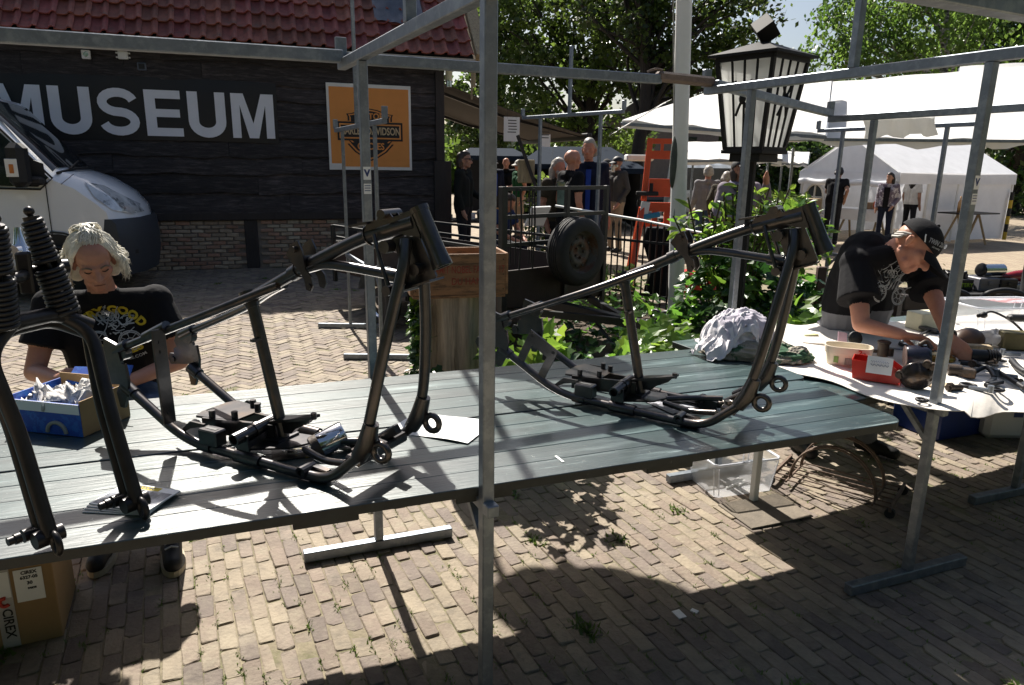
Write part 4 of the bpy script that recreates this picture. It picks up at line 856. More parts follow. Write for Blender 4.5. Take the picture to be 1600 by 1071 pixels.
# people behind, each with pose, build and clothing of their own
def open_jacket(m1, w_=.05):
    def f(t, J, k):
        b = MB(); P = [[V(x, -.125 - .02 * math.cos(x * 20), z) * k for x in (-w_ * (1.2 - (1.42 - z) * .4), 0, w_ * (1.2 - (1.42 - z) * .4))] for z in (1.40, 1.30, 1.15, 1.0, .90)]
        b.grid(P, True); b.build('open_shirt', M[m1], t)
    return f
walker('tall man in an open navy jacket over a bright blue shirt, jeans and grey hair', 921, 219, 10.2, D(-4), 'navy', 'jeans', None, dict(wrL=(.25, -.03, .86), wrR=(-.24, -.04, .87)), 2, 1.12, 1, 'hair grey', head_rot=(0, 0, D(-12)), extra=open_jacket('blue shirt', .026))
def back_print(t, J, k):
    b = MB(); b.grid([[V(x, .128, z) * k for x in (-.09, 0, .09)] for z in (1.36, 1.2, 1.05)], True, True); b.build('back_print', mat('faded print', (.16, .24, .20), .8, 0, .5, 8, c2=(.4, .36, .14), c2s=4), t)
walker('bald man in a black t-shirt with a pale back print, half turned away', 893, 234, 9.6, D(118), 'tee black', 'dark trousers', None, dict(wrL=(.23, -.05, .88)), 1, 1.05, 1, extra=back_print)
def beard(m, L=.12):
    def f(t, J, k):
        c = J['head'] * k; skin('beard', [(tuple(c + V(0, -.085, -.06) * k), tuple(c + V(0, -.09, -.09 - L) * k), .04 * k, .03 * k, 0, False), (tuple(c + V(-.05, -.05, -.05) * k), tuple(c + V(.05, -.05, -.05) * k), .03 * k, .03 * k, 0, False)], [M[m]], .012, t, 2, 8)
    return f
walker('heavy man with long grey hair and beard beside the bald man', 872, 249, 10.0, D(35), 'brown jacket', 'dark trousers', None, dict(), 1, 1.12, 0, 'hair grey', long=.16, extra=beard('hair grey', .10))
walker('man in a dark cap, grey jacket and beige cargo trousers standing sideways', 966, 245, 14.5, D(-55), 'grey jacket', 'beige', None, dict(wrL=(.18, -.1, .92), elL=(.25, .04, 1.16)), 2, 1.12, 0, None, 'black', extra=beard('hair white', .03))
walker('man in a pale shirt and flat cap half hidden behind the grey jacket', 949, 249, 15.6, D(-30), 'white shirt', 'dark trousers', None, {}, 2, 1.0, 0, None, 'grey jacket')
walker('man in a grey sweater and blue jeans seen from behind at a stall', 1108, 260, 13.5, D(170), 'grey sweater', 'jeans', None, dict(wrR=(-.28, -.22, .95), elR=(-.27, -.02, 1.15), wrL=(.25, -.2, .95)), 2, 1.1, 0, 'hair grey', head_rot=(D(15), 0, 0))
walker('man in a dark jacket leaning over the stall beside the grey sweater', 1132, 262, 12.9, D(150), 'brown jacket', 'dark trousers', None, dict(chest=(0, -.1, 1.27), neck=(0, -.16, 1.42), head=(0, -.24, 1.53), shL=(.175, -.13, 1.37), shR=(-.175, -.13, 1.37), elR=(-.23, -.2, 1.1), wrR=(-.2, -.4, 1.0)), 2, 1.05, 0, 'hair grey', head_rot=(D(25), 0, 0))
def scarf(t, J, k):
    b = MB(); c = J['neck'] * k; b.tube([c + V(.085 * math.cos(a), -.02 + .08 * math.sin(a), -.01 + .02 * math.sin(a)) * k for a in np.linspace(0, 6.283, 17)[:-1]], .042 * k, 10, closed=True)
    b.tube(crom([c + V(.02, -.1, -.02) * k, c + V(.05, -.15, -.15) * k, c + V(.06, -.15, -.42) * k], 4), [.035 * k] * 8 + [.045 * k], 10); b.tube(crom([c + V(-.02, -.1, -.02) * k, c + V(-.035, -.15, -.15) * k, c + V(-.045, -.15, -.46) * k], 4), [.035 * k] * 8 + [.045 * k], 10)
    b.build('scarf', mat('grey scarf', (.13, .12, .19), .9, 0, .2, 12, bump=.4), t)
    h = J['head'] * k; b = MB(); [b.ball(h + V(s * .035, -.098, .03) * k, (.026 * k, .012 * k, .02 * k), 10, 6) for s in (-1, 1)]; b.cyl(h + V(-.08, -.06, .035) * k, h + V(.08, -.06, .035) * k, .006, 6); b.build('sunglasses', M['black'], t)
    b = MB(); w_ = J['wrR'] * k; b.box(w_ + V(.04, -.1, .04), (.12, .05, .08), None, .008); b.cyl(w_ + V(.04, -.12, .04), w_ + V(.04, -.17, .04), .03, 12); b.build('camera_body', M['black'], t)
walker('woman in a grey scarf, dark waistcoat and sunglasses holding a camera under the lantern', 1160, 247, 8.0, D(10), 'purple grey', 'dark trousers', None, dict(elR=(-.27, -.04, 1.15), wrR=(-.14, -.24, 1.12), elL=(.30, -.05, 1.28), wrL=(.20, -.18, 1.48), head=(0, -.01, 1.615)), 2, 1.05, 0, 'hair brown', 'black', .03, head_rot=(D(-18), 0, D(8)), extra=scarf)
walker('man in a black t-shirt and dark trousers bending to the tent table', 1310, 259, 16.6, D(-125) + D(180) + D(90), 'tee black', 'dark trousers', None, dict(chest=(0, -.08, 1.27), neck=(0, -.13, 1.44), head=(0, -.2, 1.57), shL=(.175, -.11, 1.39), shR=(-.175, -.11, 1.39), elL=(.22, -.22, 1.15), wrL=(.13, -.42, 1.08), elR=(-.26, .08, 1.2), wrR=(-.2, -.08, 1.0)), 1, 1.05, 2, 'hair black', head_rot=(D(25), 0, 0))
walker('woman in an open plaid shirt and dark jeans standing in the tent mouth', 1392, 271, 16.9, D(-40), 'plaid', 'navy', None, dict(wrL=(.17, -.12, .95), elL=(.26, .02, 1.15)), 2, 1.1, 2, 'hair black', long=.06, head_rot=(0, 0, D(-20)), extra=open_jacket('tee black', .06))
walker('person with long dark hair and a white top behind the tent pole', 1430, 272, 18.4, D(120), 'white shirt', 'dark trousers', None, {}, 1, 1.1, 2, 'hair black', long=.14)
SIT = dict(pelvis=(0, .0, .52), waist=(0, -.03, .65), chest=(0, -.14, .84), neck=(0, -.2, 1.0), head=(0, -.27, 1.12), shL=(.175, -.17, .97), shR=(-.175, -.17, .97), elL=(.24, -.28, .72), wrL=(.12, -.46, .62), elR=(-.24, -.28, .72), wrR=(-.12, -.46, .62),
           hipL=(.09, -.02, .50), hipR=(-.09, -.02, .50), knL=(.16, -.44, .5), knR=(-.16, -.44, .5), anL=(.15, -.42, .085), anR=(-.15, -.42, .085))
st = walker('seated man in a dark blue shirt bending forward behind the middle post', 771, 279, 10.8, D(55), 'blue work shirt', 'navy', 1.8, SIT, 1, 1.1, 1, 'hair brown', head_rot=(D(30), 0, 0), ground=0)
st.location.z = 0
cs = thing('low_stool', 'low folding stool with a pale rim under the seated man in dark blue', 'stool', st.location, D(55)); b = MB(); b.box((0, .02, .44), (.36, .34, .03), None, .01); b.build('seat', M['white'], cs)
b = MB(); [b.bar((x, -.15, .02), (x, .17, .42), .02) for x in (-.16, .16)]; [b.bar((x, .17, .02), (x, -.15, .42), .02) for x in (-.14, .14)]; b.build('leg', M['blackmetal'], cs)
def shades(t, J, k):
    h = J['head'] * k; b = MB(); b.cyl(h + V(-.09, -.03, .02) * k, h + V(-.08, -.1, .025) * k, .006, 6); b.ball(h + V(-.04, -.1, .02) * k, (.026, .01, .018), 8, 6); b.ball(h + V(.04, -.1, .02) * k, (.026, .01, .018), 8, 6); b.build('sunglasses', M['black'], t)
walker('man with long brown hair and sunglasses in a dark coat at the barn corner', 724, 238, 11.9, D(75), 'dark jacket', 'dark trousers', None, dict(elL=(.24, -.05, 1.15), wrL=(.15, -.25, 1.05)), 2, 1.15, 2, 'hair brown', long=.03, extra=shades)
walker('man in a blue shirt and dark jacket far behind the middle post', 771, 247, 17.5, D(20), 'navy', 'dark trousers', None, {}, 2, 1.05, 2, None, 'grey jacket', extra=open_jacket('blue shirt'))
walker('bald man in a black printed t-shirt far behind the trailer', 791, 247, 17.8, D(-5), 'tee black', 'dark trousers', None, dict(wrL=(.1, -.25, 1.1), wrR=(-.1, -.25, 1.1)), 1, 1.1, 1)
walker('man in a green t-shirt and white cap far behind the trailer', 812, 250, 16.8, D(-60), 'green tee', 'beige', None, {}, 1, 1.1, 1, None, 'white shirt')

# ---------------------------------------------------------------- the two men at the tables
def project_print(o, bodies_bvh, me, origin, x, y, dirv, m, parent, nm, off=.003, warp=None, near=.25):
    for v in me.vertices:
        c = Vector(v.co)
        if warp: c = warp(c)
        p = origin + x * c.x + y * c.y; h = bodies_bvh.ray_cast(p - dirv * near, dirv, near * 2.2)
        v.co = (h[0] - dirv * off) if h[0] is not None else p
    me.materials.clear(); me.materials.append(m); return put(nm, me, parent)
def bvh_of(o): return BVHTree.FromPolygons([v.co.copy() for v in o.data.vertices], [tuple(p.vertices) for p in o.data.polygons])
M['print yellow'] = mat('print yellow', (.55, .42, .02), .7, 0, .2, 20, c2=(.15, .11, .01), c2s=60, c2t=(.55, .7)); M['print white'] = mat('print white', (.42, .44, .46), .7, 0, .2, 20)
# seated man (local frame: feet on the ground, face towards -y)
sm = thing('person', 'seated man with wavy grey-white hair in a black t-shirt with yellow print, behind the fork', 'person', (-1.80, 3.05, -.035), D(20))
P1 = dict(pelvis=(0, .12, .66), waist=(0, .11, .78), chest=(0, .06, .975), neck=(.005, .015, 1.165), head=(0, -.07, 1.315), shL=(.205, .045, 1.115), shR=(-.205, .045, 1.115), elL=(.285, -.03, .845), wrL=(.10, -.235, .82), elR=(-.28, -.05, .845), wrR=(-.14, -.26, .86),
          hipL=(.10, .10, .65), hipR=(-.10, .10, .65), knL=(.20, -.31, .70), knR=(-.19, -.29, .69), anL=(.21, -.34, .135), anR=(-.06, -.24, .135), toeL=(.12, -.99, 0), toeR=(-.1, -.99, 0))
HR1 = (D(24), D(-6), D(13))
bs, J1 = person_bones(P1, 1, 2, 3, 0, 1.0, 1.08, HR1, .95, True, hands={'L': (V(-.9, -.35, .05), V(-.2, -.3, -.9), 1, .55), 'R': (V(.45, -.8, .3), V(.8, .3, -.3), -1, .7)}, loose=.012, belly=1.02)
o1 = skin('body', bs, [SKINC[0], M['tee black'], M['jeans'], M['black']], .0065, sm, 2, 14)
Rh = rotm(*HR1); hc = J1['head']; TH = lambda p: hc + Rh @ (Vector(p) * .95)
b = MB()
def ell(a, el, k=1.0): return V(.092 * math.cos(el) * math.sin(a) * k, .026 - .104 * math.cos(el) * math.cos(a) * k, .034 + .098 * math.sin(el) * k)
for i in range(900):                                              # a = 0 is the face
    side = i > 260; ph = rnd.uniform(0, 6.28); wv = rnd.choice((rnd.uniform(.004, .012), rnd.uniform(.010, .026))); pts = []
    if side:
        s_ = rnd.choice((-1, 1)); a0, e0 = s_ * rnd.uniform(.5, 3.1), rnd.uniform(.75, 1.5); a1 = s_ * max(1.12, abs(a0) + rnd.uniform(-.1, .35)); drop = rnd.uniform(.04, .15) if abs(a1) > 1.0 else .05
        for j in range(9):
            t = j / 8; a = a0 + (a1 - a0) * min(1, t * 1.6)
            if t < .5: p = ell(a, e0 * (1 - t * 2), 1.06 + .03 * t)
            else:
                q = ell(a, 0, 1.07 + .10 * (t - .5)); o = V(math.sin(a), -math.cos(a), 0); u = (t - .5) * 2; p = q + V(0, .012 * u, -drop * u) + o * (.022 * math.sin(u * 2.6) + .012 * u * u)
            pts.append(p + V(math.sin(t * 9 + ph), math.cos(t * 8 + ph), 0) * wv * t)
    else:
        a0 = rnd.uniform(-.75, .75); e0 = rnd.uniform(.72, .95)
        for j in range(9):
            t = j / 8; e = e0 + t * 2.0; p = ell(a0 * (1 - .25 * t), e, 1.05 + .03 * math.sin(t * 3.1)); pts.append(p + V(math.sin(t * 8 + ph) * wv, 0, abs(math.sin(t * 5 + ph)) * wv))
    r_ = rnd.uniform(.7, 1.15); b.tube([TH(q) for q in pts], [.0016 * r_, .0026 * r_, .003 * r_, .003 * r_, .003 * r_, .0028 * r_, .0024 * r_, .0018 * r_, .0006], 4, caps=False)
b.build('hair', M['hair white'], sm)
hair_cap('hair_mass', hc + Rh @ V(0, .006, -.006), Rh, M['hair white'], sm, .92, .02, 0, .008)
b = MB(); b.tube(crom([TH((.017, -.104, .021)), TH((.034, -.100, .028)), TH((.052, -.086, .020))]), .0042, 6); b.build('eyebrow', M['brow'], sm); b = MB(); b.tube(crom([TH((-.017, -.104, .021)), TH((-.034, -.100, .028)), TH((-.052, -.086, .020))]), .0042, 6); b.build('eyebrow', M['brow'], sm)
b = MB(); [b.tube(crom([TH((s * .019, -.0895, .001)), TH((s * .033, -.0915, -.004)), TH((s * .047, -.084, .001))]), .0022, 5) for s in (-1, 1)]; b.build('eyelashes', M['hair black'], sm)
b = MB(); b.tube(crom([TH((-.022, -.096, -.0655)), TH((0, -.101, -.0655)), TH((.022, -.096, -.0655))]), .0018, 5); b.build('mouth_line', mat('mouth', (.12, .04, .03), .6), sm)
bv = bvh_of(o1); dv = V(0, 1, 0); oc = V(.03, 0, 1.045); X, Z = V(1, 0, 0), V(0, 0, 1)
def arcwarp(r, up=1):
    def f(c):
        a = c.x / r; rr = r + c.y * up; return V(rr * math.sin(a), (rr * math.cos(a) - r) * up, 0)
    return f
project_print(o1, bv, text_mesh('VERY GOOD', .050, .0028, 0, 1.10), oc + V(0, 0, .05), X, Z, dv, M['print yellow'], sm, 'shirt_print', warp=arcwarp(.15))
project_print(o1, bv, text_mesh('CYCLES', .050, .0025, 0, 1.12), oc + V(.02, 0, -.135), X, Z, dv, M['print yellow'], sm, 'shirt_print', warp=arcwarp(.2, -1))
project_print(o1, bv, text_mesh('MOTORCYCLE.COM', .02, .0005, 0, 1.05), oc + V(.03, 0, -.172), X, Z, dv, M['print white'], sm, 'shirt_print', warp=arcwarp(.25, -1))
def sketch(seed, n, w_, h_):
    r = random.Random(seed); b = MB()
    def st(pts, wd=.0022):
        for i in range(len(pts) - 1):
            p, q = Vector((*pts[i], 0)), Vector((*pts[i + 1], 0)); d = (q - p)
            if d.length < 1e-6: continue
            nn = Vector((-d.y, d.x, 0)).normalized() * wd; b.add([p - nn, q - nn, q + nn, p + nn], [(0, 1, 2, 3)])
    for cx, cy, rr in ((-.062, -.045, .042), (.070, -.052, .046)):
        for q in (1, .86, .3): st([(cx + rr * q * math.cos(a), cy + rr * q * math.sin(a)) for a in np.linspace(0, 6.283, 19)], .0022)
        for k in range(7): a = k * .9; st([(cx + rr * .3 * math.cos(a), cy + rr * .3 * math.sin(a)), (cx + rr * .85 * math.cos(a), cy + rr * .85 * math.sin(a))], .0013)
    for k in range(n):
        x, y = r.uniform(-w_, w_) * .75, r.uniform(-h_ * .5, h_); a = r.choice((.5, .6, 2.3, 1.2, .1)); L = r.uniform(.02, .07)
        st([(x, y), (x + L * .5 * math.cos(a), y + L * .5 * math.sin(a) + r.uniform(-.01, .01)), (x + L * math.cos(a), y + L * math.sin(a))], r.uniform(.001, .0032))
    for k in range(4): st([(-.03 + .022 * k, -.02), (.0 + .022 * k, .05)], .0035); st([(-.045 + .02 * k + .016 * math.cos(a), .055 + .02 * math.sin(a)) for a in np.linspace(0, 6.28, 9)], .0025)
    return b.mesh('sketch', M['print white'])
project_print(o1, bv, sketch(3, 30, .085, .055), oc + V(.0, 0, -.035), X, Z, dv, M['print white'], sm, 'engine_drawing', .0025)
b = MB(); w0 = J1['wrL'] + V(-.06, -.1, .02); b.box(w0 + V(-.03, -.03, .0), (.11, .15, .004), rotm(D(20), D(8), D(12))); b.box(w0 + V(-.03, -.03, .006), (.10, .14, .003), rotm(D(26), D(8), D(18)))
tag(b.build('paper_slip', M['paper'], None), 'small white paper slip held by the seated man', 'paper').matrix_world = Matrix.Translation(sm.location) @ Matrix.Rotation(D(20), 4, 'Z')
b = MB(); w1 = J1['wrR'] + V(.04, -.1, .05); b.cyl(w1, w1 + V(.03, -.06, -.03), .004, 8)
tag(b.build('cigarette', M['paper'], None), 'cigarette between the fingers of the seated man', 'cigarette').matrix_world = Matrix.Translation(sm.location) @ Matrix.Rotation(D(20), 4, 'Z')
for s in (1, -1):
    S = 'L' if s > 0 else 'R'; an = J1['an' + S]; fd = Vector(P1['toe' + S]).normalized(); sdv = V(-fd.y, fd.x, 0)
    b = MB(); pl = []
    for t_ in np.linspace(0, 6.283, 19)[:-1]: pl.append(an + fd * (.06 + .135 * math.cos(t_)) + sdv * (.049 * math.sin(t_) * (1 + .15 * math.cos(t_))))
    b.prism([(p.x, p.y) for p in pl], (0, 0, .039), (1, 0, 0), (0, 1, 0), (0, 0, .026)); b.build('shoe_sole', mat('sole', (.42, .36, .26), .8), sm)
    b = MB(); [b.tube([an + fd * (.055 + .022 * k) + sdv * x + V(0, 0, .015 - .0115 * k + .032 - abs(x) * .35) for x in (-.026, 0, .026)], .004, 5) for k in range(4)]; b.build('lace', M['print white'], sm)
ch_ = thing('folding_stool', 'dark folding stool under the seated grey-haired man', 'stool', sm.location, D(20)); b = MB(); b.box((0, .13, .555), (.44, .42, .03), None, .01); b.build('seat', M['black'], ch_)
for x in (-.2, .2):
    b = MB(); b.bar((x, -.06, .01), (x, .33, .53), .022); b.build('leg', M['blackmetal'], ch_); b = MB(); b.bar((x * .9, .33, .01), (x * .9, -.06, .53), .022); b.build('leg', M['blackmetal'], ch_)

# bending man behind the second table: his head, hips and hands are set in the scene, then moved to his own frame
bl = V(1.98, 3.98, 0); bm = thing('person', 'man in a black cap and black t-shirt bending over the second table', 'person', bl, 0)
w2 = lambda x, y, Y: W(x, y, Y) - bl
hd = w2(1428, 386, 3.50)
P2 = dict(pelvis=tuple(w2(1340, 478, 4.00)), waist=tuple(w2(1350, 432, 3.93)), chest=tuple(w2(1375, 402, 3.76)), neck=tuple(w2(1402, 388, 3.60)), head=tuple(hd), shR=tuple(w2(1338, 412, 3.64)), elR=tuple(w2(1345, 507, 3.45)), wrR=tuple(w2(1408, 523, 3.33)),
          shL=tuple(w2(1440, 420, 3.75)), elL=tuple(w2(1464, 477, 3.55)), wrL=tuple(w2(1482, 527, 3.36)), hipL=(.06, .08, .90), hipR=tuple(Vector(w2(1318, 492, 4.02)) * 1.0), knL=(.12, .10, .50), knR=(-.22, .10, .50), anL=(.22, .12, .09), anR=(-.2, .15, .09), toeL=(.7, -.7, 0), toeR=(.2, -.95, 0))
HR2 = (D(42), D(22), D(50))
bs, J2 = person_bones(P2, 1, 2, 3, 0, 1.0, 1.20, HR2, 1.0, True, hands={'R': (V(.95, -.25, -.1), V(-.2, -.3, -.93), 1, .45), 'L': (V(.55, -.55, -.65), V(.5, .3, -.6), -1, .75)}, loose=.024, belly=1.1)
o2 = skin('body', bs, [SKINC[1], M['tee black'], M['grey trousers'], M['black']], .0065, bm, 2, 14)
Rh2 = rotm(*HR2); TH2 = lambda p: J2['head'] + Rh2 @ Vector(p)
cap_hat('cap', J2['head'], Rh2, M['tee black'], bm, 1.04, 1.25)
b = MB(); [b.tube([TH2((s * .080, .03 + .010 * k, .022 - .015 * k)), TH2((s * .078, .06, .006 - .016 * k)), TH2((s * .05, .092, -.012 - .014 * k))], .0075, 6) for s in (-1, 1) for k in range(3)]; b.build('hair', M['hair grey'], bm)
capo = [o for o in KIDS[bm.name] if o.name.startswith('cap') and 'button' not in o.name][0]; cbv = bvh_of(capo); cdv = (J2['head'] + V(0, 0, .06) - (V(0, 0, CH) - bl)).normalized(); cx2 = V(.86, .42, -.28).normalized(); cy2 = cdv.cross(cx2).normalized(); cy2 = cy2 if cy2.z > 0 else -cy2; ch_c = J2['head'] + Rh2 @ V(.03, -.04, .085)
project_print(capo, cbv, text_mesh('TWIN 2010', .030, .0012), ch_c + cx2 * .012, cx2, cy2, cdv, M['print white'], bm, 'cap_print', .003, None, .2)
project_print(capo, cbv, text_mesh('club meeting', .012, .0004), ch_c + cx2 * .014 - cy2 * .022, cx2, cy2, cdv, M['print white'], bm, 'cap_print', .003, None, .2)
sb_ = MB(); sb_.grid([[V(-.012 + .010 * k + .012 * math.sin(j * .5), -.035 + .007 * j, 0) for k in (0, 1)] for j in range(10)], False); project_print(capo, cbv, sb_.mesh('side_stripe', M['white']), ch_c - cx2 * .085 - cy2 * .01, cx2, cy2, cdv, M['white'], bm, 'cap_side_stripe', .003, None, .2)
b = MB(); b.grid([[TH2((x, y, .047 - abs(x) * .25 - (y + .1) * -.2 + .002)) for x in (.02, .05, .078)] for y in (-.185, -.175, -.165)], False); b.build('brim_stripe', M['white'], bm)
bx = MB(); [bx.grid([[TH2((x, -.165 - k * .006, .042 - abs(x) * .22)) for x in (-.03, -.01)], [TH2((x, -.159 - k * .006, .0435 - abs(x) * .22)) for x in (-.03, -.01)]], False) for k in range(2)]; bx.build('brim_badge', M['print yellow'], bm)
b = MB(); w_ = J2['wrL']; ax = (w_ - J2['elL']).normalized(); u_ = ax.orthogonal().normalized(); v_ = ax.cross(u_); b.tube([w_ - ax * .01 + (u_ * math.cos(a) + v_ * math.sin(a)) * .035 for a in np.linspace(0, 6.283, 17)[:-1]], .006, 6, closed=True); b.build('bracelet', M['black'], bm)
dv2 = (J2['chest'] - (V(0, 0, CH) - bl)).normalized(); x2 = V(.93, .36, -.12).normalized(); y2 = x2.cross(dv2).normalized(); y2 = y2 if y2.z > 0 else -y2
project_print(o2, bvh_of(o2), sketch(11, 46, .13, .10), w2(1392, 446, 3.6), x2, y2, dv2, M['print white'], bm, 'shirt_drawing', .0025, None, .11)
b = MB(); pk = J2['hipR'] + (J2['knR'] - J2['hipR']) * .30 + V(-.045, -.03, -.03); b.box(pk, (.03, .15, .17), rotm(0, 0, D(10)), .01); b.box(pk + V(-.006, -.0, .075), (.03, .155, .05), rotm(0, 0, D(10)), .008); b.build('cargo_pocket', M['grey trousers'], bm)
# ================================================================ white van in front of the barn (local: x forward, y left, z up)
M['lantern black'] = mat('lantern black', (.007, .007, .008), .6, 0, .2, 12, spec=.25)
M['vanwhite'] = mat('van paint', (.80, .82, .86), .22, 0, .03, 2, coat=.6)
M['glass'] = mat('dark glass', (.012, .016, .02), .06, 0, .05, 3, spec=.8)
M['bumper'] = mat('bumper plastic', (.035, .04, .05), .55, 0, .08, 8)
van = thing('parked_van', 'white panel van with dark bumper parked nose right in front of the barn', 'van', WP(4.36, 0, 1.35), WA)
HWv = 1.0                                   # half width; origin on the ground under the nose
side = [(-5.2, .45), (-5.2, 2.45), (-1.85, 2.47), (-1.62, 2.42), (-.80, 1.56), (-.50, 1.45), (-.24, 1.28), (-.09, 1.10), (-.03, .80), (-.02, .45)]
def nose(x, w):                             # the nose is rounded in plan, the roof in section
    f = max(0, (x + 1.6) / 1.6); return x - .34 * f * abs(w) ** 3.2
wl = [-1, -.97, -.85, -.6, 0, .6, .85, .97, 1]
def van_pt(x, z, w):
    tum = 1 - .07 * max(0, (z - 1.1)) / 1.3; zz = z - (.10 * max(0, abs(w) - .84) / .16 * (1 if z > 1.2 else .35))
    return V(nose(x, w), w * HWv * tum, zz)
up = side[1:]
b = MB(); b.grid([[van_pt(x, z, w) for w in wl] for x, z in up], True, True)
for w, fl in ((-1, False), (1, True)):
    P = [[van_pt(x, z, w) for x, z in up], [V(nose(x, w), w * HWv, .44) for x, z in up]]; b.grid(P, False, fl)
b.box((-2.7, 0, .42), (4.6, 1.8, .1)); b.build('body', M['vanwhite'], van)
yy = -HWv                                    # the side facing the camera
def vside(poly, m, nm, d=.008, k=0.0): 
    bb = MB(); A = []
    for x, z in poly: A.append(van_pt(x, z, -1).y - d - k)
    n = len(poly); vs = [V(nose(p[0], -1) if p[0] > -.9 else p[0], A[i], p[1]) for i, p in enumerate(poly)]; vs2 = [v + V(0, .03, 0) for v in vs]
    bb.add(vs, [tuple(range(n))]); bb.add(vs + vs2, [(i, n + i, n + (i + 1) % n, (i + 1) % n) for i in range(n)]); return bb.build(nm, m, van)
vside([(-2.9, 1.42), (-1.10, 1.37), (-.98, 1.48), (-1.46, 2.04), (-1.60, 2.14), (-2.9, 2.18)], M['glass'], 'side_window')
b = MB(); b.tube([V(x, van_pt(x, z, -1).y - .010, z) for x, z in ((-2.9, 1.39), (-1.08, 1.34), (-.94, 1.47), (-1.46, 2.09), (-1.61, 2.19), (-2.9, 2.23))], .012, 6); b.build('window_seal', M['black'], van)
b = MB(); b.grid([[van_pt(x, z, w) + V(.012, 0, .012) for w in (-.93, -.85, -.5, 0, .5, .85, .93)] for x, z in ((-1.57, 2.365), (-1.32, 2.105), (-1.07, 1.845), (-.83, 1.59))], True, True); b.build('windscreen', M['glass'], van)
b = MB(); b.tube([van_pt(-.80, 1.56, w) + V(.03, 0, .02) for w in (-.92, -.5, 0, .5, .92)], .018, 6); b.bar(van_pt(-.78, 1.55, -.7) + V(.03, 0, .03), van_pt(-.88, 1.64, .05) + V(.02, 0, .03), .02); b.build('wiper', M['black'], van)
b = MB(); b.tube([V(-1.02, van_pt(-1.0, z, -1).y - .004, z) for z in (.80, .95, 1.2, 1.40)], .006, 5); b.tube([V(x, -1.004, .80) for x in (-1.14, -1.02)], .005, 5); b.build('door_gap', M['black'], van)
b = MB(); b.tube([V(-.86, -.985, 1.40), V(-.72, -.95, 1.52)], .004, 5); b.build('bonnet_gap', M['black'], van)
b = MB(); pl = [(-1.17, 1.38), (-.84, 1.40), (-.85, 1.44), (-1.02, 1.64), (-1.15, 1.70)]
vside(pl, M['black'], 'mirror_sail', .02); b.box((-1.21, -1.19, 1.62), (.19, .24, .50), rotm(0, 0, D(-8)), .06); b.box((-1.10, -1.05, 1.44), (.18, .16, .10), None, .03); wmi = b.build('wing_mirror', M['black'], van)
b = MB(); b.box((-1.25, -1.317, 1.59), (.12, .012, .20), None, .004); b.build('mirror_indicator', M['white'], wmi)
b = MB(); b.box((-1.25, -1.326, 1.58), (.045, .01, .10), None, .004); b.build('indicator_lens', mat('amber', (.5, .16, .03), .3), wmi)
# headlight wraps the corner
M['lamp glass'] = mat('headlamp glass', (.62, .66, .70), .08, .3, .25, 9, c2=(.20, .22, .24), c2s=7, c2t=(.5, .6))
vb = van.children[0] if van.children else None; vb = KIDS[van.name][0]; vbv = BVHTree.FromPolygons([v.co.copy() for v in vb.data.vertices], [tuple(p.vertices) for p in vb.data.polygons])
lampo = [(-.64, 1.43), (-.46, 1.375), (-.28, 1.255), (-.14, 1.13), (-.10, 1.03), (-.19, 1.03), (-.36, 1.09), (-.53, 1.24)]
cxl, czl = sum(p[0] for p in lampo) / 8, sum(p[1] for p in lampo) / 8; rings = []
for f in (1, .8, .55, .3, .02):
    row = []
    for i in range(25):
        q = lampo[(i // 3) % 8]; q2 = lampo[(i // 3 + 1) % 8]; u = (i % 3) / 3; x, z = q[0] + (q2[0] - q[0]) * u, q[1] + (q2[1] - q[1]) * u; x, z = cxl + (x - cxl) * f, czl + (z - czl) * f
        h = vbv.ray_cast(V(x, -3, z), V(0, 1, 0)); y = h[0].y if h[0] is not None else -.8; row.append(V(x + .006, y - .014 - .02 * (1 - f), z + .004))
    rings.append(row)
hl_ = MB(); hl_.grid(rings, True); hl_.build('headlight', M['lamp glass'], van)
b = MB(); rows = []
for z, ex in ((.98, .0), (.92, .04), (.72, .06), (.50, .055), (.28, .02)):
    rows.append([V(nose(-.04, w) + ex, w * (HWv + ex * .4), z) for w in wl])
b.grid(rows, True, False); 
for w in (-1, 1): b.grid([[V(nose(-.04, w) + ex, w * (HWv + ex * .4), z) for z, ex in ((.98, .0), (.92, .05), (.72, .075), (.50, .07), (.28, .03))], [V(-.56 + .17 * (z - .28), w * 1.006, z) for z, ex in ((.98, 0), (.92, 0), (.72, 0), (.5, 0), (.28, 0))]], True, w > 0)
b.build('bumper', M['bumper'], van)
b = MB(); b.bar(V(-.38, -1.035, .56), V(-.14, -.80, .56), .02, .05); b.build('bumper_slot', M['black'], van)
for x in (-1.0, -4.3):
    b = MB(); R = rotm(D(90)); b.lathe([(.40, 0), (.42, -.004), (.425, .01)], (x, -1.012, .42), R, 24, ang=2 * math.pi); b.build('wheel_arch', M['bumper'], van)
    b = MB(); b.cyl((x, -1.009, .40), (x, -.6, .40), .41, 28); b.build('wheel_recess', M['black'], van)
    b = MB(); b.lathe([(.20, .0), (.21, -.02), (.28, -.035), (.325, -.01), (.335, .04), (.335, .2)], (x, -1.0, .335), R, 28); w_ = b.build('wheel', M['rubber'], van)
    b = MB(); b.lathe([(.02, -.0), (.07, -.012), (.09, .02), (.16, .035), (.195, .0), (.205, -.012)], (x, -1.0, .335), R, 24); [b.cyl((x + .06 * math.cos(a), -1.02, .335 + .06 * math.sin(a)), (x + .06 * math.cos(a), -.98, .335 + .06 * math.sin(a)), .012, 8) for a in np.linspace(0, 6.28, 6)[:-1]]; b.build('wheel_rim', M['galv'], w_)
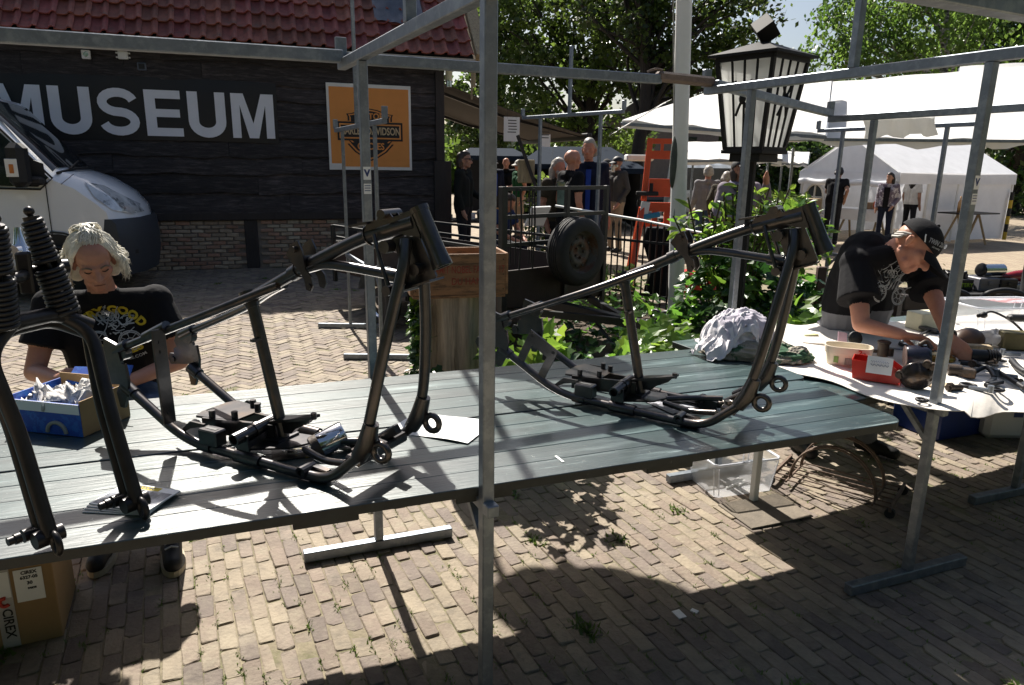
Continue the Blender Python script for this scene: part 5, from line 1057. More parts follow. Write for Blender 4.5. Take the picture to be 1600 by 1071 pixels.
# ================================================================ trailer with spare wheel (local: x forward along the drawbar, y left)
tra = math.atan2(-.75, .66); tc0 = V(.39, 6.62, 0)
M['trailer'] = mat('trailer board', (.028, .017, .014), .6, 0, .3, 6, bump=.2); M['trframe'] = mat('trailer frame', (.022, .024, .026), .4, .3, .2, 12)
tr = thing('trailer', 'dark open trailer with rail sides and a spare wheel, behind the stump', 'trailer', tc0, tra)
TW, TL_ = .66, 3.1; fb = .45
b = MB(); b.box((-TL_ / 2, 0, fb), (TL_, TW * 2, .05)); b.build('deck', M['trailer'], tr)
for nm, c, d in (('front_board', (.0, 0, .62), (.025, TW * 2, .34)), ('side_board', (-TL_ / 2, -TW, .62), (TL_, .025, .34)), ('side_board', (-TL_ / 2, TW, .62), (TL_, .025, .34)), ('tail_board', (-TL_, 0, .62), (.025, TW * 2, .34))):
    b = MB(); b.box(c, d, None, .004); b.build(nm, M['trailer'], tr)
for x, y in ((.02, -TW), (.02, TW), (-TL_, -TW), (-TL_, TW), (-1.5, -TW), (.02, 0.12)):
    top = 1.52 if x > 0 else (.98 if x < -2 else .98)
    b = MB(); b.bar((x, y, .3), (x, y, top), .06 if (x > 0 and y < 0) else .045, ch=.004); b.build('stake', M['trframe'], tr)
for z in (.86, 1.02, 1.26, 1.5):
    if z > .9: b = MB(); b.bar((.025, -TW, z), (.025, TW, z), .03, .035); b.build('front_rail', M['trframe'], tr)
for y in (-TW, TW):
    for z in (.84, .97): b = MB(); b.bar((-TL_, y, z), (0, y, z), .028); b.build('side_rail', M['trframe'], tr)
b = MB(); [b.cyl((.03, y, .84), (.03, y, 1.49), .006, 6) for y in (-.58, -.52, -.36, -.33)]; [b.tube(crom([(.06, y, 1.5), (.07, y + .01, 1.2), (.06, y, .8)]), .008, 6) for y in (-.5, -.34)]; b.build('lashing_cord', M['black'], tr)
sw = V(.16, .12, .93); R = rotm(0, D(90), 0)
wheel = thing('spare_wheel', 'spare wheel with a rusty rim leaning on the trailer front', 'wheel', tc0 + rotm(0, 0, tra) @ sw, tra)
b = MB(); b.lathe([(.195, -.095), (.235, -.105), (.29, -.098), (.312, -.07), (.318, 0), (.312, .07), (.29, .098), (.235, .105), (.195, .095)], (0, 0, 0), R, 36)
for z in (-.04, -.013, .013, .04): b.tube([(z, .3185 * math.cos(a), .3185 * math.sin(a)) for a in np.linspace(0, 6.283, 37)[:-1]], .004, 4, closed=True)
b.build('tyre', M['rubber'], wheel)
b = MB(); b.lathe([(.0, .02), (.06, .025), (.075, .045), (.12, .05), (.15, .02), (.185, .01), (.192, .075), (.205, .088)], (0, 0, 0), R, 28); [b.cyl((.03, .055 * math.cos(a), .055 * math.sin(a)), (.055, .055 * math.cos(a), .055 * math.sin(a)), .011, 6) for a in np.linspace(0, 6.28, 6)[:-1]]
b.build('rim', mat('rusty rim', (.11, .10, .09), .6, .4, .3, 10, c2=(.10, .045, .025), c2s=8, c2t=(.48, .58)), wheel)
b = MB(); [b.cyl((.046, .13 * math.cos(a), .13 * math.sin(a)), (.052, .13 * math.cos(a), .13 * math.sin(a)), .014, 8) for a in np.linspace(0, 6.28, 11)[:-1]]; b.build('rim_hole', M['black'], wheel)
b = MB(); b.bar((-.3, 0, .42), (1.35, 0, .40), .08, .09, ch=.006); b.bar((0, -.5, .42), (.9, -.02, .41), .05, .06); b.bar((0, .5, .42), (.9, .02, .41), .05, .06); b.build('drawbar', M['trframe'], tr)
b = MB(); b.box((1.50, 0, .42), (.36, .14, .16), None, .02); b.build('coupling_cover', mat('grey rubber', (.07, .075, .075), .7), tr)
b = MB(); b.tube(fillet([(1.2, 0, .46), (1.28, 0, .56), (1.45, 0, .54)], .04), .018, 8); b.tube([V(1.18 + .05 * math.cos(a), .03, .48 + .07 * math.sin(a)) for a in np.linspace(0, 3.14, 9)], .012, 6); b.build('coupling_handle', M['blackmetal'], tr)
b = MB(); b.tube(crom([(.6, -.1, .40), (.9, -.14, .22), (1.1, -.1, .2), (1.3, -.05, .36)]), .012, 6); b.build('plug_cable', M['black'], tr)
b = MB(); b.bar((.98, 0, .36), (.98, 0, .06), .05, .05, ch=.006); b.cyl((.98, -.03, .065), (.98, .03, .065), .065, 16); b.build('jockey_wheel', M['blackmetal'], tr)
for y in (-TW - .16, TW + .16):
    b = MB(); b.lathe([(.0, .06), (.09, .055), (.16, .03), (.175, .075), (.23, .08), (.275, .06), (.28, 0), (.275, -.06), (.2, -.07)], (-1.75, y, .28), rotm(D(90 if y < 0 else -90)), 28); rw_ = b.build('road_wheel', M['rubber'], tr)
    b = MB(); b.lathe([(.0, .058), (.06, .062), (.11, .05), (.15, .035), (.165, .07)], (-1.75, y - .003 * (1 if y > 0 else -1), .28), rotm(D(90 if y < 0 else -90)), 22); b.build('road_rim', M['chrome'], rw_)
    b = MB(); b.tube([(-1.75 + .34 * math.cos(a), y, .3 + .34 * math.sin(a)) for a in np.linspace(.2, 2.94, 12)], .02, 6); b.grid([[V(-1.75 + .34 * math.cos(a), y + o, .3 + .34 * math.sin(a)) for a in np.linspace(.2, 2.94, 12)] for o in (-.1, .1)], True); b.build('mudguard', M['galv'], tr)
sg2 = MB(); sg2.box((0, 0, 0), (.02, .26, .22), rotm(0, D(28), 0)); o = sg2.build('white_board', M['paper'], None); tag(o, 'white board lying against the trailer rail behind the spare wheel', 'board'); o.location = W(840, 338, 7.3); o.rotation_euler = (0, 0, tra)
hb = thing('hanging_box', 'wooden box and leaning stick on the trailer behind the rails', 'box', W(822, 268, 9.6), 0); b = MB(); b.box((0, 0, 0), (.22, .2, .30), None, .01); b.build('panel', M['rawwood'], hb); b = MB(); b.bar((-.12, -.12, .45), (.15, -.12, -.25), .045); b.build('stick', M['postwood'], hb)
# ================================================================ stump with wooden crate
SP = W(707, 600, 4.35); SP.z = 0
M['stumpwood'] = mat('weathered stump', (.33, .28, .225), .85, 0, .4, 5, bump=.9, bscale=9, stretch=(5, 5, .45), c2=(.12, .095, .07), c2s=4, c2t=(.5, .68))
stp = thing('tree_stump', 'tall weathered tree stump carrying the wooden crate, ivy round its foot', 'tree stump', SP, 0)
b = MB(); P = []
for i in range(9):
    z = i * .115; rr = .145 + .05 * math.exp(-z * 6) + .018 * (z / .9) ** 2
    P.append([V((rr + .014 * math.sin(a * 7 + 1) + .010 * math.sin(a * 13 + z * 2) + .006 * math.sin(a * 23)) * math.cos(a), (rr + .012 * math.sin(a * 6) + .008 * math.sin(a * 17)) * math.sin(a), z) for a in np.linspace(0, 2 * math.pi, 49)])
b.grid(P, True); b.add([p for p in P[-1][:-1]], [tuple(range(48))]); b.build('trunk', M['stumpwood'], stp)
ct = thing('wooden_crate', 'open wooden crate with faded red stencil letters standing on the stump', 'crate', SP + V(.02, 0, .921), D(14))
M['crate'] = mat('crate wood', (.25, .13, .062), .7, 0, .35, 4, bump=.3, stretch=(1.2, 8, 8), c2=(.11, .06, .03), c2s=5, rndv=.15)
cw, cdp, chh, th = .56, .36, .245, .016
for nm, c, d in (('base_board', (0, 0, .01), (cw, cdp, .018)), ('front_board', (0, -cdp / 2 + th / 2, .02 + chh / 2), (cw, th, chh)), ('back_board', (0, cdp / 2 - th / 2, .02 + chh / 2), (cw, th, chh)), ('end_board', (-cw / 2 - .008, 0, .02 + chh / 2), (th, cdp, chh + .004)), ('end_board', (cw / 2 + .008, 0, .02 + chh / 2), (th, cdp, chh + .004))):
    b = MB(); b.box(c, d, None, .003); b.build(nm, M['crate'], ct)
M['stencil'] = mat('stencil red', (.24, .045, .03), .8, 0, .4, 20)
lettering('DYNAMIT NOBEL FABRIEK 17', .062, M['stencil'], ct, (.02, -cdp / 2 - .0012, .17), (1, 0, 0), (0, 0, 1), .0005, .0006, sx=.62)
lettering('DU HAND', .06, M['stencil'], ct, (.06, -cdp / 2 - .0012, .10), (1, 0, 0), (0, 0, 1), .0005, .0006, sx=.8)
b = MB(); [b.cyl((x, -cdp / 2 - .002, z), (x, -cdp / 2 + .01, z), .004, 6) for x in (-.265, .265) for z in (.05, .14, .23)]; b.build('nail', M['black'], ct)
# ================================================================ flagpole, lantern, fence, orange frame
fp_ = W(1059, 473, 6.5); fp_.z = 0
pole = thing('flagpole', 'thick white flagpole rising out of the shrubs with a halyard', 'flagpole', fp_, 0); lean = -.042
b = MB(); b.tube([(0, 0, 0), (lean * 2, 0, 2), (lean * 4, 0, 4), (lean * 7, 0, 7)], [.072, .069, .066, .058], 20); b.build('shaft', M['white'], pole)
b = MB(); b.tube([(-.085, -.02, 1.2), (lean * 3 - .092, -.02, 3), (lean * 6.8 - .08, -.02, 6.8)], .006, 6); b.tube(crom([(-.085, -.03, 1.15), (-.10, -.05, 1.3), (-.085, -.03, 1.5)]), .006, 6); b.build('halyard', mat('rope', (.25, .25, .22), .9), pole)
b = MB(); P = [[V(-.11 - .035 * math.sin(a) * math.sin(t) - .02, -.02 + .05 * math.cos(a) * math.sin(t), 1.75 + .24 * math.cos(t)) for a in np.linspace(0, 6.283, 13)] for t in np.linspace(0, 3.14, 8)]; b.grid(P, True)
o = b.build('rope_bag', mat('grey green cloth', (.07, .08, .07), .9, 0, .3, 9, bump=.5), None); tag(o, 'grey green cloth bag hanging on the flagpole beside the orange frame', 'bag'); o.location = fp_
LP = W(1176, 260, 4.75); LP.z = 0; zL = lambda y: W(1180, y, 4.75).z
lan = thing('garden_lantern', 'large black lantern with white panes and a cube finial on a dark post', 'lantern', LP, D(45 - 5))
zb, zt_, = zL(236), zL(93); rb, rt = .130, .196
b = MB(); b.bar((0, 0, 0), (0, 0, zb - .06), .036, ch=.004); b.build('post', M['lantern black'], lan)
b = MB(); b.box((0, 0, zb - .045), (.22, .22, .05), None, .004); b.box((0, 0, zb - .008), (.30, .30, .024), None, .003); b.build('base_plate', M['lantern black'], lan)
def lc(sx, sy, f): r = rb + (rt - rb) * f; return V(sx * r, sy * r, zb + (zt_ - zb) * f)
b = MB(); [b.bar(lc(sx, sy, 0), lc(sx, sy, 1), .024) for sx in (-1, 1) for sy in (-1, 1)]; [b.bar(lc(sx, sy, f), lc(sy, -sx, f), .03, .028) for sx in (-1, 1) for sy in (-1, 1) for f in (.015, .985)]; b.build('frame', M['lantern black'], lan)
M['pane'] = clothmat('milk pane', (.9, .91, .89), .7); t = M['pane'].node_tree; t.nodes['Principled BSDF'].inputs['Alpha'].default_value = .5
for sx, sy in ((-1, -1), (1, -1), (1, 1), (-1, 1)):
    tx, ty = -sy, sx; A = lambda f, u_: lc(sx, sy, f).lerp(lc(tx, ty, f), u_)
    n_ = (A(0, 1) - A(0, 0)).cross(A(1, 0) - A(0, 0)).normalized(); n_ = n_ if n_.dot(A(.5, .5) - V(0, 0, zb + .3)) > 0 else -n_
    b = MB(); b.grid([[A(f, u_) - n_ * .006 for u_ in (.02, .98)] for f in (.02, .98)], False); b.build('pane', M['pane'], lan)
    b = MB(); [b.bar(A(.02, u_), A(.98, u_), .009, .012) for u_ in (.27, .5, .73)]
    for s in (-1, 1): b.tube(crom([A(.75, .5 + s * .16) + n_ * .012, A(.66, .5 + s * .09) + n_ * .014, A(.56, .5 + s * .015) + n_ * .016, A(.46, .5 + s * .09) + n_ * .014, A(.38, .5 + s * .16) + n_ * .012]), .008, 6)
    b.ball(A(.56, .5) + n_ * .016, (.022, .022, .035), 8, 6); b.build('glazing_bars', M['lantern black'], lan)
b = MB(); e = rt + .045; z1 = zt_ + .005
vs = [(x * e, y * e, z1 + .015) for x, y in ((-1, -1), (1, -1), (1, 1), (-1, 1))] + [(x * .03, y * .03, z1 + .095) for x, y in ((-1, -1), (1, -1), (1, 1), (-1, 1))] + [(x * e, y * e, z1) for x, y in ((-1, -1), (1, -1), (1, 1), (-1, 1))]
b.add(vs, [(0, 1, 5, 4), (1, 2, 6, 5), (2, 3, 7, 6), (3, 0, 4, 7), (4, 5, 6, 7), (8, 9, 1, 0), (9, 10, 2, 1), (10, 11, 3, 2), (11, 8, 0, 3), (11, 10, 9, 8)]); b.build('roof', M['lantern black'], lan)
b = MB(); b.box((0, 0, z1 + .17), (.115, .115, .115), rotm(D(45), D(35), 0), .003); b.build('finial_cube', M['lantern black'], lan)
# iron fence
M['fence'] = mat('fence iron', (.012, .013, .014), .4, .3, .2, 12)
FA, FB = W(868, 400, 9.6), W(1100, 430, 8.0); FA.z = FB.z = 0
fen = thing('iron_fence', 'black iron fence with spear-topped bars in front of the orange frame', 'fence', FA, 0); fd = FB - FA; nb_ = 24
b = MB(); [b.bar(V(0, 0, z), fd + V(0, 0, z), .02, .03) for z in (.18, .82)]; b.build('rail', M['fence'], fen)
for i in range(nb_ + 1):
    p = fd * (i / nb_); b = MB(); b.bar(p + V(0, 0, 0), p + V(0, 0, .98), .018); b.tube([p + V(0, 0, .96), p + V(0, 0, 1.0), p + V(0, 0, 1.06)], [.008, .016, .002], 6); b.build('bar', M['fence'], fen)
b = MB(); b.tube([W(868, 322, 9.3), W(1000, 344, 8.7), W(1108, 367, 7.9)], .016, 8); tag(b.build('barrier_tape', M['white'], None), 'tight white tape stretched above the iron fence', 'barrier tape')
# orange A-frame press
M['orangepaint'] = mat('orange paint', (.72, .085, .02), .4, 0, .1, 6)
OC = W(1022, 430, 10.0); OC.z = 0
orn = thing('orange_press_frame', 'tall bright orange steel frame on splayed legs behind the flagpole', 'machine frame', OC, D(-6))
zo = lambda y: W(1022, y, 10.0).z; zT, zM, zL_ = zo(216), zo(312), zo(352)
for x in (-.165, .165):
    b = MB(); b.bar((x * 1.25, 0, zM - .02), (x, 0, zT), .075, .06, ch=.004); b.build('upright', M['orangepaint'], orn)
for z, h_ in ((zT - .04, .07), (zT - .22, .11), (zM + .16, .24), (zM - .10, .12), (zL_, .07)):
    b = MB(); b.bar((-.20, .0, z), (.20, 0, z), .05, h_, up=(0, 1, 0)) if False else b.box((0, .005, z), (.42 if z < zM + .1 else .29, .05, h_), None, .004); b.build('crosspiece', M['orangepaint'], orn)
for x in (-.06, .0, .06)[1:2]: b = MB(); b.box((x, 0, zT - .12), (.04, .05, .12)); b.build('divider', M['orangepaint'], orn)
for x in (-.045, .12): b = MB(); b.box((x, 0, (zM + zL_) / 2 - .06), (.075, .05, zM - zL_ - .14)); b.build('strut', M['orangepaint'], orn)
for sx in (-1, 1):
    for sy in (-1, 1): b = MB(); b.bar((sx * .22, sy * .05, zM - .12), (sx * .36, sy * .45, .02), .07, .06); b.build('leg', M['orangepaint'], orn)
b = MB(); b.box((-.17, -.08, zM + .08), (.30, .08, .06), None, .01); b.cyl((-.12, -.08, zM + .1), (-.12, -.08, zM + .22), .025, 8); b.tube(crom([(-.25, -.1, zM + .08), (-.3, -.1, zM - .05), (-.28, -.1, zM - .12)]), .01, 6); b.build('motor_unit', M['black'], orn)
b = MB(); b.box((.0, .1, zT - .04), (.36, .12, .05)); b.build('white_tray', M['white'], orn)
b = MB(); [b.box((.24 + .05 * k, .1, zT - .05 - .13 * k), (.12, .12, .10), rotm(0, D(20 * k), 0), .01) for k in range(2)]; b.build('pulley_block', M['black'], orn)
wb = MB(); wb.box((0, 0, 0), (.42, .3, .10), None, .02); o = wb.build('white_bowl', M['white'], None); tag(o, 'white plastic bowl behind the top of the orange frame', 'bowl'); o.location = W(998, 247, 11.5)
tw = MB(); tw.box((0, 0, 0), (.12, .02, .22), rotm(0, D(8), 0), .004); o = tw.build('white_towel', M['white'], None); tag(o, 'white towel hanging in the orange frame above the blue sheet', 'towel'); o.location = W(1007, 328, 9.95)
bs_ = MB(); bs_.box((0, 0, 0), (.30, .06, .07), rotm(0, D(-10), 0), .01); o = bs_.build('blue_sheet', mat('blue plastic', (.02, .22, .38), .5), None); tag(o, 'bright blue plastic sheet lying between the orange legs', 'sheet'); o.location = W(1014, 338, 9.95)
jk = MB(); P = []
for i in range(9): P.append([V((.20 + .05 * math.sin(i)) * math.cos(a) * (1 - .03 * i), .14 * math.sin(a) + .03 * math.sin(a * 5 + i), .95 - i * .11) for a in np.linspace(0, 6.283, 19)])
jk.grid(P, True); jk.add(P[0][:-1], [tuple(range(18))]); o = jk.build('black_tarpaulin', M['tee black'], None); tag(o, 'black tarpaulin covered machine between fence and flagpole', 'covered machine'); q = W(1030, 440, 8.9); q.z = .02; o.location = q
rp = MB(); rp.box((0, 0, .14), (.36, .26, .26), None, .03); o = rp.build('red_canister', mat('red plastic', (.5, .02, .02), .4), None); tag(o, 'red plastic canister half hidden right of the flagpole', 'canister'); q = W(1092, 425, 7.6); q.z = .35; o.location = q
wc = MB(); wc.cyl((0, 0, 0), (0, 0, .22), .10, 14, .03); o = wc.build('red_reflector', mat('red dull', (.30, .03, .015), .5), None); tag(o, 'small dull red cone below the trailer coupling', 'cone'); q = W(1022, 508, 5.9); q.z = 0; o.location = q
# ================================================================ plants and trees
def leaf_shape(kindn, L):
    if kindn == 'ivy': o = [(0, 0), (.38, -.12), (.52, .25), (.3, .42), (.34, .62), (0, 1.0)]
    elif kindn == 'vine': o = [(0, 0), (.42, -.2), (.60, .12), (.44, .30), (.56, .62), (.22, .62), (0, 1.0)]
    elif kindn == 'lance': o = [(0, 0), (.16, .25), (.20, .5), (.12, .8), (0, 1.0)]
    else: o = [(0, 0), (.32, .2), (.36, .55), (.15, .88), (0, 1.0)]
    R = [(x * L, y * L) for x, y in o]; Lf = [(-x * L, y * L) for x, y in o[1:-1]]; return R, Lf
def leaf_add(b, kindn, L, p, d, n):
    d = Vector(d).normalized(); n = Vector(n); n = (n - d * n.dot(d)).normalized(); s = d.cross(n)
    R, Lf = leaf_shape(kindn, L); fold = .28; droop = .25
    def tr(x, y): return Vector(p) + d * y + s * x + n * (abs(x) * fold - (y / L) ** 2 * L * droop)
    mid = [tr(0, 0), tr(0, L * .5), tr(0, L)]; k = len(R) - 2
    vs = [mid[0]] + [tr(*q) for q in R[1:-1]] + [mid[2]] + [tr(*q) for q in Lf] + [mid[1]]
    m = len(vs) - 1
    b.add(vs, [(0,) + tuple(range(1, k + 1)) + (k + 1, m), (0, m, k + 1) + tuple(range(2 * k + 1, k + 1, -1))])
LM = {'ivy': leafmat('ivy leaf', (.018, .055, .012), .25, .35), 'ivylight': leafmat('young ivy leaf', (.06, .13, .015), .5, .3), 'vine': leafmat('vine leaf', (.085, .155, .02), .55, .35), 'shrub': leafmat('shrub leaf', (.05, .12, .015), .5, .35),
      'oak': leafmat('oak leaf', (.05, .095, .016), .5, .3), 'birch': leafmat('birch leaf', (.085, .14, .025), .6, .3), 'dark': leafmat('dark leaf', (.028, .055, .012), .42, .3), 'hedge': leafmat('hedge leaf', (.03, .06, .015), .4, .3)}
def make_leaf(kindn, L): b = MB(); leaf_add(b, kindn, L, (0, 0, 0), (0, 1, 0), (0, 0, 1)); return b
def plant(name, label, cat, loc, pts, kindn, mats, L, nparts, stems=None, face=None):
    """pts: list of (position, outward direction); the leaves nearest the camera are parts, the rest one foliage mesh"""
    t = thing(name, label, cat, loc, 0); b0 = make_leaf(kindn, L); mes = [b0.mesh('leaf', m) for m in mats]; rest = MB(); C = V(0, 0, CH)
    pts = sorted(pts, key=lambda q: (Vector(loc) + q[0] - C).length)
    for i, (p, o) in enumerate(pts):
        o = Vector(o); d = (o * .6 + V(rnd.gauss(0, .5), rnd.gauss(0, .5), rnd.gauss(-.15, .4))).normalized(); n = (V(0, 0, 1) + o * .8 + V(rnd.gauss(0, .35), rnd.gauss(0, .35), 0)); k = rnd.uniform(.65, 1.3); mi = rnd.randrange(len(mats))
        if i < nparts:
            d_, n_ = d, (n - d * n.dot(d)).normalized(); R = Matrix((d_.cross(n_), d_, n_)).transposed(); ob = put('leaf', mes[mi], t, p, R.to_euler()); ob.scale = (k, k, k)
        else: rest.cm = mi; leaf_add(rest, kindn, L * k, p, d, n)
    if rest.v: kind(rest.build('foliage', mats, t), 'stuff')
    if stems:
        b = MB(); [b.tube(crom(s, 3), r, 5) for s, r in stems]; b.build('stem', M['stemwood'], t)
    return t
M['stemwood'] = mat('stem', (.06, .05, .025), .8, 0, .3, 9); M['bark'] = mat('bark', (.028, .022, .017), .9, 0, .4, 7, bump=.8, bscale=14, stretch=(3, 3, .8)); M['birchbark'] = mat('birch bark', (.30, .29, .27), .8, 0, .2, 6, c2=(.03, .03, .03), c2s=4, c2t=(.5, .55), stretch=(1, 1, 4))
def shell(n, c, r, lo=-.2, front=.0):
    out = []
    while len(out) < n:
        v = V(rnd.gauss(0, 1), rnd.gauss(0, 1), rnd.gauss(0, 1)).normalized()
        if v.z < lo: continue
        f = rnd.uniform(.55, 1.03) if rnd.random() < .5 else rnd.uniform(.88, 1.05); out.append((V(c[0] + v.x * r[0] * f, c[1] + v.y * r[1] * f, c[2] + v.z * r[2] * f), v))
    return out
# ivy on the stump: a column on the left, a skirt at the foot
pts = []
for i in range(330):
    z = rnd.uniform(.0, .88); a = R_(195) + rnd.gauss(0, .42) * (1.0 if z > .35 else 2.0); r = .20 + rnd.uniform(0, .05); pts.append((V(r * math.cos(a), r * math.sin(a), z), V(math.cos(a), math.sin(a), 0)))
for i in range(330): a = rnd.uniform(R_(150), R_(400)); r = .22 + rnd.random() * .25; pts.append((V(r * math.cos(a), r * math.sin(a), rnd.uniform(.02, .48) * (1.25 - r * 1.4)), V(math.cos(a), math.sin(a), .4)))
plant('ivy', 'dark green ivy climbing the left side and foot of the stump', 'ivy', SP, pts, 'ivy', [LM['ivy'], LM['ivy'], LM['ivy'], LM['ivylight']], .062, 260)
# big shrub around the lantern post
sc = W(1165, 470, 5.3); sc.z = 0
pts = shell(420, (.0, .1, .55), (.52, .50, .52)) + shell(300, (.42, .1, .40), (.40, .4, .48)) + shell(260, (-.35, -.1, .30), (.36, .36, .40)) + shell(120, (.1, -.2, .25), (.5, .3, .3))
plant('creeper_shrub', 'large ivy-leaved shrub around the lantern post behind the laundry', 'shrub', sc, pts, 'ivy', [LM['ivy'], LM['shrub'], LM['ivy']], .085, 270)
sc2 = W(1150, 380, 5.6); sc2.z = 0
stems = []; pts = []
for i in range(34):
    a = rnd.uniform(0, 6.28); r = rnd.uniform(0, .34); b0 = V(.5 * r * math.cos(a), .5 * r * math.sin(a), .6); top = V(r * math.cos(a) * 1.3 + rnd.gauss(0, .05), r * math.sin(a), rnd.uniform(1.15, 1.62)); stems.append(([b0, (b0 + top) / 2 + V(rnd.gauss(0, .03), rnd.gauss(0, .03), 0), top], .007))
    for j in range(20): f = rnd.uniform(.1, 1); an = rnd.uniform(0, 6.28); pts.append((b0.lerp(top, f), V(math.cos(an), math.sin(an), .15)))
plant('leafy_shrub', 'tall bright green shrub of pointed leaves in front of the woman with the camera', 'shrub', sc2, pts, 'lance', [LM['vine'], LM['shrub'], LM['vine']], .115, 280, stems)
sc3 = W(1226, 330, 6.6); sc3.z = 0; pts = shell(260, (0, 0, 1.0), (.42, .35, .42)) + shell(160, (.1, 0, .45), (.45, .35, .5))
plant('leafy_shrub', 'smaller bright shrub right of the lantern post, behind the second frame neck', 'shrub', sc3, pts, 'oval', [LM['shrub'], LM['vine']], .085, 120)
# vine and ground ivy behind the table
sc4 = V(0, 0, 0); pts = []
for i in range(230): q = W(rnd.uniform(975, 1085), 500, rnd.uniform(4.2, 5.2)); pts.append((V(q.x, q.y, .25 + rnd.random() * .45 * math.exp(-((q.x - 1.0) / .5) ** 2)), V(rnd.gauss(0, .3), -.6, .5)))
plant('vine_plant', 'bright lobed-leaf plant growing up at the table edge left of the laundry', 'plant', sc4, pts, 'vine', [LM['vine'], LM['vine'], LM['ivylight']], .095, 150)
pts = []
for i in range(150): q = W(rnd.uniform(762, 880), 540, rnd.uniform(3.55, 4.3)); pts.append((V(q.x, q.y, .35 + rnd.random() * .42), V(rnd.gauss(0, .3), -.6, .5)))
plant('vine_plant', 'bright green leafy plant behind the middle post at the table edge', 'plant', sc4, pts, 'vine', [LM['vine'], LM['ivylight']], .09, 130)
pts = []
for i in range(900):
    q = W(rnd.uniform(870, 1260), 500, rnd.uniform(5.0, 8.2)); pts.append((V(q.x, q.y, rnd.uniform(.03, .26)), V(rnd.gauss(0, .4), -.4, .8)))
for i in range(420):
    q = W(rnd.uniform(660, 1000), 560, rnd.uniform(4.0, 5.2)); pts.append((V(q.x, q.y, rnd.uniform(.03, .22)), V(rnd.gauss(0, .4), -.4, .8)))
plant('ground_ivy', 'low ivy covering the garden bed under the trailer drawbar', 'ground cover', sc4, pts, 'ivy', [LM['ivy'], LM['ivylight'], LM['ivy'], LM['shrub']], .085, 0)
b = MB()
for x0, x1, y in ((1228, 1284, 4.35), (1395, 1425, 4.9)):
    pts = [(W(rnd.uniform(x0, x1), 500, y + rnd.uniform(-.2, .3)), V(rnd.gauss(0, .4), -.5, .6)) for i in range(110 if y < 4.5 else 40)]; pts = [(V(p.x, p.y, rnd.uniform(.25, .85) if y < 4.5 else rnd.uniform(.3, .6)), o) for p, o in pts]
    plant('leafy_plant', ('glossy leafy plant at the left knee of the bending man' if y < 4.5 else 'small leafy sprig between the dark crate and the bending man'), 'plant', sc4, pts, 'oval', [LM['vine'], LM['shrub']], .12, 90)
hp = W(855, 345, 12.2); hp.z = 0; pts = shell(420, (0, 0, .75), (.42, .4, .75), -1)
plant('clipped_bush', 'small round leafy bush behind the trailer rails under the awning', 'bush', hp, pts, 'oval', [LM['hedge'], LM['birch']], .10, 60)
pts = []
for i in range(200): q = W(rnd.uniform(900, 1010), 420, rnd.uniform(8.0, 9.6)); pts.append((V(q.x, q.y, rnd.uniform(.05, .42)), V(0, -.4, .8)))
plant('fence_plants', 'bright low plants along the foot of the iron fence', 'plants', sc4, pts, 'oval', [LM['vine'], LM['shrub']], .11, 60)
pts = []
for i in range(700): q = W(rnd.uniform(1186, 1258), 320, rnd.uniform(15.0, 17)); pts.append((V(q.x, q.y, rnd.uniform(.1, 1.15)), V(0, -.5, .6)))
plant('flower_hedge', 'pale green garden hedge left of the white tent', 'hedge', sc4, pts, 'oval', [LM['birch'], LM['shrub']], .16, 0)
# trees: trunk with limbs, crown of leaf clumps
def tree(label, base, h, blobs, mats, bark, r0=.22, limbs=7, nleaf=70, L=.30, seed=1, lean=(0, 0), fork=.45, hang=0.0, cl=.75):
    r = random.Random(seed); h *= KT; r0 *= KT; L *= 1.1; cl *= 1.08; t = thing('tree', label, 'tree', base, 0, 'trees behind the market'); b = MB()
    tp = [V(0, 0, 0)]; n = 7
    for i in range(1, n + 1): tp.append(V(lean[0] * i / n + r.gauss(0, .12), lean[1] * i / n + r.gauss(0, .12), h * .88 * i / n))
    b.tube(crom(tp, 3), [r0 * (1.25 if i == 0 else 1) * (1 - .8 * i / (n * 3)) for i in range(n * 3 + 1)], 9); lb = MB(); ends = []
    for (c, rr) in blobs:
        c = Vector(c)
        for k in range(limbs):
            f = max(.2, min(.95, (c.z - rr[2] * .6) / h * r.uniform(.6, 1.0))); i = f * n * .99; p0 = tp[int(i)].lerp(tp[min(n, int(i) + 1)], i - int(i))
            v = V(r.gauss(0, 1), r.gauss(0, 1), r.gauss(0, 1)).normalized(); e = c + V(v.x * rr[0], v.y * rr[1], v.z * rr[2]) * r.uniform(.4, .85); mid = p0.lerp(e, .5) + V(r.gauss(0, .3), r.gauss(0, .3), r.uniform(.0, .5))
            lb.tube(crom([p0, mid, e], 3), [r0 * .34 * (1 - .13 * j) for j in range(7)], 6); ends.append(e)
    b.build('trunk', bark, t); lb.build('limbs', bark, t); cr = MB()
    for (c, rr) in blobs:
        c = Vector(c); nclump = max(4, int(4.6 * (rr[0] * rr[1] * rr[2]) ** (2 / 3) / cl ** 1.5))
        for k in range(nclump):
            v = V(r.gauss(0, 1), r.gauss(0, 1), r.gauss(0, 1)).normalized(); f = r.uniform(.45, 1.05); q = c + V(v.x * rr[0], v.y * rr[1], v.z * rr[2]) * f; cs = cl * r.uniform(.5, 1.15); cr.cm = r.randrange(len(mats))
            for j in range(int(nleaf * r.uniform(.6, 1.2))):
                p = q + V(r.gauss(0, .5) * cs, r.gauss(0, .5) * cs, r.gauss(0, .38) * cs * (1 + hang) - hang * cs * r.random())
                d = V(r.gauss(0, 1), r.gauss(0, 1), r.gauss(-.4 - hang, .6)).normalized(); s_ = d.orthogonal().normalized(); s_ = Matrix.Rotation(r.uniform(0, 6.28), 3, d) @ s_; l_ = L * r.uniform(.5, 1.15)
                cr.add([p, p + d * l_ * .45 + s_ * l_ * .33, p + d * l_, p + d * l_ * .5 - s_ * l_ * .33], [(0, 1, 2, 3)])
    cr.build('crown', mats, t); return t
